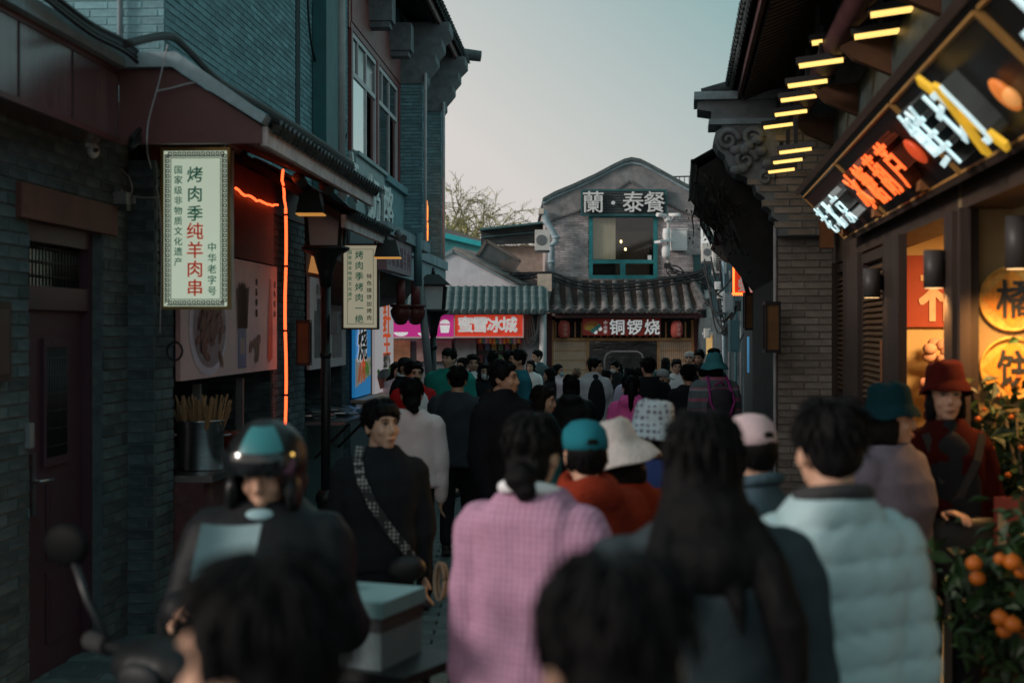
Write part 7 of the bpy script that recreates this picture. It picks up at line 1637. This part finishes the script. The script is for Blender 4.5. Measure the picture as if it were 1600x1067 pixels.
sp('headlight', lambda q: q.ell((0, -.545, 1.01), (.075, .02, .045), 14, 8), M('headlight_glass', (.02, .022, .024), .5, spec=.15))
rem('seat', lambda q: (q.ell((0, .25, .74), (.14, .36, .07), 16, 8),), M('seat_black', (.016, .016, .017), .6))
rem('rear_body', lambda q: (q.ell((0, .35, .55), (.17, .42, .16), 16, 10), q.box(-.14, .14, -.45, .2, .26, .32)), bodyM)
for s in (-1, 1):
    sp('grip', lambda q: q.tube([(s*.24, -.41, 1.045), (s*.36, -.36, 1.04)], .027, 8), M('grip_rubber', (.02, .02, .02), .8))
    mr_ = sp('mirror', lambda q: q.ell((s*.39, -.42, 1.315), (.085, .022, .060), 16, 10), M('mirror_black', (.005, .0055, .006), .6, spec=.06))
    sp('mirror_stem', lambda q: q.tube([(s*.22, -.42, 1.05), (s*.30, -.43, 1.17), (s*.36, -.42, 1.27)], .010, 6), black, mr_)
sp('rear_rack', lambda q: (q.box(-.18, .18, .42, .82, .80, .83), q.bar((-.15, .6, .62), (-.15, .6, .8), .02, .02), q.bar((.15, .6, .62), (.15, .6, .8), .02, .02)), black)
bx = thing('delivery_box', 'pale cooler box with taped lid on the rear of the scooter', 'box', (-.50, 4.72, .80), rz=math.radians(-22))
boxM = M('cooler_foam', (.17, .22, .235), .6, noise=.12, ns=4, wear=(.12, .16, .17), wscale=3)
def sp2(nm, x0, x1, y0, y1, a, b, m):
    q = MB(); q.box(x0, x1, y0, y1, a, b); me = q.mesh(nm); fixn(me); return put(nm, me, m, bx)
sp2('box_body', -.15, .15, -.15, .15, -.36, .20, boxM); sp2('box_tape', -.153, .153, -.153, .153, .155, .197, M('box_tape', (.05, .055, .055), .5, noise=.3)); sp2('box_lid', -.16, .16, -.16, .16, .202, .252, M('cooler_lid', (.19, .33, .345), .5, noise=.08)); sp2('lid_handle', -.09, -.065, -.02, .02, .253, .28, M('lid_handle_m', (.45, .36, .3), .6))

# middle distance
person('person with dark hair in a bun and a loose pale pink shirt seen from behind', 643, 588, 10.0, 186, shirtP, hair='bun', sex='f', e=.030, hem=.90, w=1.06, pants=trK, walk=.5, fold=.010)
person('man in a dark slate jacket and black trousers walking away', 715, 570, 12.4, 180, suitD, hair='short', e=.030, hem=.80, w=1.04, walk=-.5, arms=('down', 'down'))
hd_ = person('man in a black hoodie with brown collar carrying a plastic bag', 787, 561, 9.8, 52, hoodK, hair='short', hy=22, e=.040, hem=.78, hood=True, collar=brownH, w=1.10, arms=('carry', 'down'), skin=0, fold=.008)
hp0 = PW(hd_, hd_['J'][-1][2]+hd_['J'][-1][3]*.10)
bg_ = thing('plastic_bag', 'white plastic carrier bag held by the man in the black hoodie', 'bag', hp0-Vector((0, 0, .48)))
q = MB(); q.loft([(hp0.z-.47, .10, .06, hp0.x, hp0.y), (hp0.z-.45, .125, .075, hp0.x, hp0.y), (hp0.z-.28, .13, .07, hp0.x, hp0.y), (hp0.z-.17, .11, .035, hp0.x, hp0.y)], 18)
me = remesh(q, .014, 1, .007, 16, 3); me.transform(Matrix.Translation(-Vector(BASE[bg_.name]))); put('bag_body', me, M('carrier_plastic', (.50, .52, .42), .45, noise=.12), bg_)
q = MB()
for s in (-1, 1): q.tube([hp0+Vector((s*.07, .0, -.18)), hp0+Vector((s*.055, .01, -.09)), hp0+Vector((s*.01, .0, -.01)), hp0+Vector((-s*.03, .0, .0))], [.014, .010, .008, .008], 6)
part('bag_handle', q, M('carrier_white', (.62, .62, .62), .5), bg_)
person('woman with brown hair in profile wearing a teal windbreaker', 848, 600, 11.0, 70, tealJ, hair='bob', sex='f', hairm=hairB, hy=10, hp=6, skin=1, e=.03)
person('smiling heavy set man in a teal green sweater', 702, 543, 17.0, -22, tealS, hair='fringe', hy=-12, e=.045, w=1.22, skin=1)
person('man in a red jacket over a white tee shirt', 648, 563, 13.8, 28, redJ, hair='short', hy=-6, e=.030, inner=whiteC, skin=0)
person('man in a black cap and black jacket with white trim', 634, 557, 17.2, 60, blackT, hair='short', hat='cap', hatm=M('cap_black', (.015, .015, .017), .8), collar=whiteC, e=.025, skin=0)
person('man in a black and white waistcoat at the drink shop', 739, 552, 18.6, 10, blackT, hair='short', inner=whiteC, e=.02, skin=2)
person('woman in dark clothes with a white face mask', 758, 566, 18.2, 4, blackT, hair='long', sex='f', mask='white', e=.025)
person('man with black hair turned to the drink counter', 770, 546, 21.0, 150, hoodK, hair='short', e=.03)
person('person in a yellow jacket at the drink counter', 793, 546, 24.5, 175, yel, hair='short', e=.03)
person('tall man in a deep teal shirt looking to one side', 808, 544, 16.2, -70, tealD, hair='short', hy=-6, e=.024, w=1.08, skin=0)
person('man in a teal grey suit and white shirt', 839, 546, 26.0, -42, suitT, hair='short', hy=-20, inner=whiteC, e=.026, skin=1)
person('woman with long hair next to the man in the suit', 829, 562, 25.2, -20, whiteC, hair='long', sex='f', e=.02, skin=1, arms=('face', 'down'))
person('woman in a pale pink coat with a blue face mask', 872, 568, 23.5, 62, pinkW, hair='bob', sex='f', mask='blue', e=.035, hood=True)
person('child with light brown hair in front of the shoji screen', 901, 575, 25.0, 175, pinkW, hair='short', sex='f', hairm=M('light_brown_hair', (.16, .09, .055), .6, noise=.3), e=.02)
person('person in a black leather jacket with hood seen from behind', 893, 584, 14.2, 176, leather, hair='bob', sex='f', e=.036, hood=True, w=1.06)
person('man in a grey and black jacket looking to the side', 928, 558, 19.0, 14, greyW, hair='short', hy=62, inner=blackT, e=.032, hood=True, arms=('down', 'carry'), skin=0)
person('woman in black with a white face mask raising her hand', 962, 562, 24.6, -50, blackT, hair='ponytail', sex='f', mask='white', arms=('phone', 'phone'), hp=10, e=.024)
person('woman in a pale lilac jacket wearing a light headband', 985, 573, 19.3, 172, lilacP, hair='bob', sex='f', e=.036)
person('girl in a hot pink hoodie with a long ponytail', 986, 585, 13.4, 172, hot, hair='ponytail', sex='f', e=.036, hood=True, hy=6)
person('broad man in a black tee shirt seen from behind', 1012, 556, 16.3, 192, blackT, hair='short', e=.02, w=1.20)
person('person in a pale grey cap turned aside', 1035, 575, 18.2, 70, blackT, hair='short', hat='cap', hatm=capG, sex='f', e=.02, hp=8)
person('boy in a white tee shirt facing the street', 1057, 560, 22.0, 4, whiteC, hair='short', hp=4, e=.012, skin=1)
person('person with black hair in front of the right shoji panel', 1040, 558, 26.0, 165, blackT, hair='bob', sex='f')
person('young man with bright cap brim and dark jacket', 1077, 548, 24.0, -14, hoodK, hair='short', hat='cap', hatm=M('cap_pale', (.5, .48, .46), .8), brim=-1, skin=1, e=.022)
person('short person in black with a thin gold chain strap', 1075, 568, 15.4, 184, blackT, hair='short', sex='f', e=.028)
person('man with black hair leaning near the lane entrance', 1093, 545, 22.6, -30, hoodK, hair='short', hp=10, e=.026)
person('person in a teal plaid shirt behind the woman with the bucket hat', 1114, 543, 20.5, -75, plaidT, hair='short', e=.03, w=1.15)
bw = person('woman in a teal bucket hat and striped sweater with a backpack', 1116, 553, 15.0, 188, stripeS, hair='bob', hat='bucket', hatm=bucT, sex='f', e=.040, w=1.10, brim=.7)
bp = thing('backpack', 'dark backpack with magenta straps on the woman in the striped sweater', 'backpack', PW(bw, (0, .22, 1.0)))
def PB(v): return PW(bw, Vector(v)*bw['k'])
q = MB(); cc_ = PB((0, .235, 1.13)); q.loft([(cc_.z-.22, .11, .06, cc_.x, cc_.y), (cc_.z-.2, .14, .085, cc_.x, cc_.y), (cc_.z+.05, .145, .09, cc_.x, cc_.y), (cc_.z+.18, .12, .07, cc_.x, cc_.y), (cc_.z+.22, .07, .04, cc_.x, cc_.y)], 20); me = remesh(q, .014, 2, .003, 15, 2); me.transform(Matrix.Translation(-Vector(BASE[bp.name]))); put('pack_body', me, M('pack_dark', (.035, .03, .045), .7, noise=.3), bp)
mg = M('magenta_strap', (.36, .03, .22), .6)
for s in (-1, 1):
    q = MB(); q.tube([PB((s*.10, .10, 1.47)), PB((s*.11, .20, 1.36)), PB((s*.13, .305, 1.22)), PB((s*.06, .335, 1.05)), PB((s*.12, .31, .94))], .014, 6); part('strap', q, mg, bp)
q = MB(); q.tube([PB((-.05, .20, 1.38)), PB((0, .22, 1.42)), PB((.05, .20, 1.38))], .012, 6); part('grab_handle', q, mg, bp)
for (px, yt, d_, yw, mt, lb, kw) in ((1000, 573, 21.0, 165, lilacP, 'person in pale lilac half hidden behind the broad man in black', dict(hair='bob', sex='f')),
        (722, 558, 20.5, -30, whiteC, 'person in white half hidden behind the man in the slate jacket', dict(hair='short')),
        (948, 577, 21.5, 120, hoodK, 'person in a dark hoodie between the grey jacket and the masked woman', dict(hair='short')),
        (858, 574, 22.0, -100, blackT, 'person in black left of the woman in the pale pink coat', dict(hair='bob', sex='f')),
        (1098, 566, 19.0, 178, suitD, 'person in slate close behind the short person in black', dict(hair='short')),
        (780, 560, 19.5, 100, plaidT, 'person in teal plaid queueing at the drink counter', dict(hair='short')),
        (620, 566, 20.0, 30, pinkW, 'woman in pale pink standing past the white food banner', dict(hair='long', sex='f'))):
    person(lb, px, yt, d_, yw, mt, e=.026, **kw)
# right side pair
person('woman in a dark teal bucket hat and lilac grey coat turned to her friend', 1393, 607, 6.1, 40, lilacC, hair='bob', hat='bucket', hatm=bucB, sex='f', hatup=.028, hy=38, hp=-2, e=.028, hem=.62, brim=-.1, arms=('down', 'down'), skin=0, w=1.02)
rw = person('woman in a dark red hat and cardigan standing on the shop step', 1479, 576, 6.45, -4, redC, hair='bob', hat='bucket', hatm=bucR, sex='f', hatup=.034, hp=-8, e=.034, hem=.72, brim=-.15, arms=('waist', 'pocket'), skin=1, lift=.11, w=.84, inner=blackT, shoe=shoeW)
cb = thing('crossbody_bag', 'black crossbody bag on the woman in the dark red cardigan', 'bag', PW(rw, (-.02, -.2, .78)))
q = MB(); pts = [(.14, -.10, 1.40), (.10, -.165, 1.28), (.02, -.175, 1.12), (-.08, -.17, .96)]
for a, b in zip(pts[:-1], pts[1:]): q.bar(PW(rw, Vector(a)*rw['k']), PW(rw, Vector(b)*rw['k']), .035, .008, up=(0, -1, 0))
q.bar(PW(rw, Vector((-.12, -.10, 1.40))*rw['k']), PW(rw, Vector((-.05, -.17, 1.18))*rw['k']), .035, .008, up=(0, -1, 0))
part('strap', q, blackC, cb)
c = PW(rw, Vector((.02, -.20, .90))*rw['k']); q = MB(); q.loft([(c.z-.14, .14, .04, c.x, c.y), (c.z-.12, .16, .055, c.x, c.y), (c.z+.08, .16, .055, c.x, c.y), (c.z+.12, .14, .03, c.x, c.y)], 18); part('pouch', q, M('bag_black', (.014, .014, .015), .5), cb)
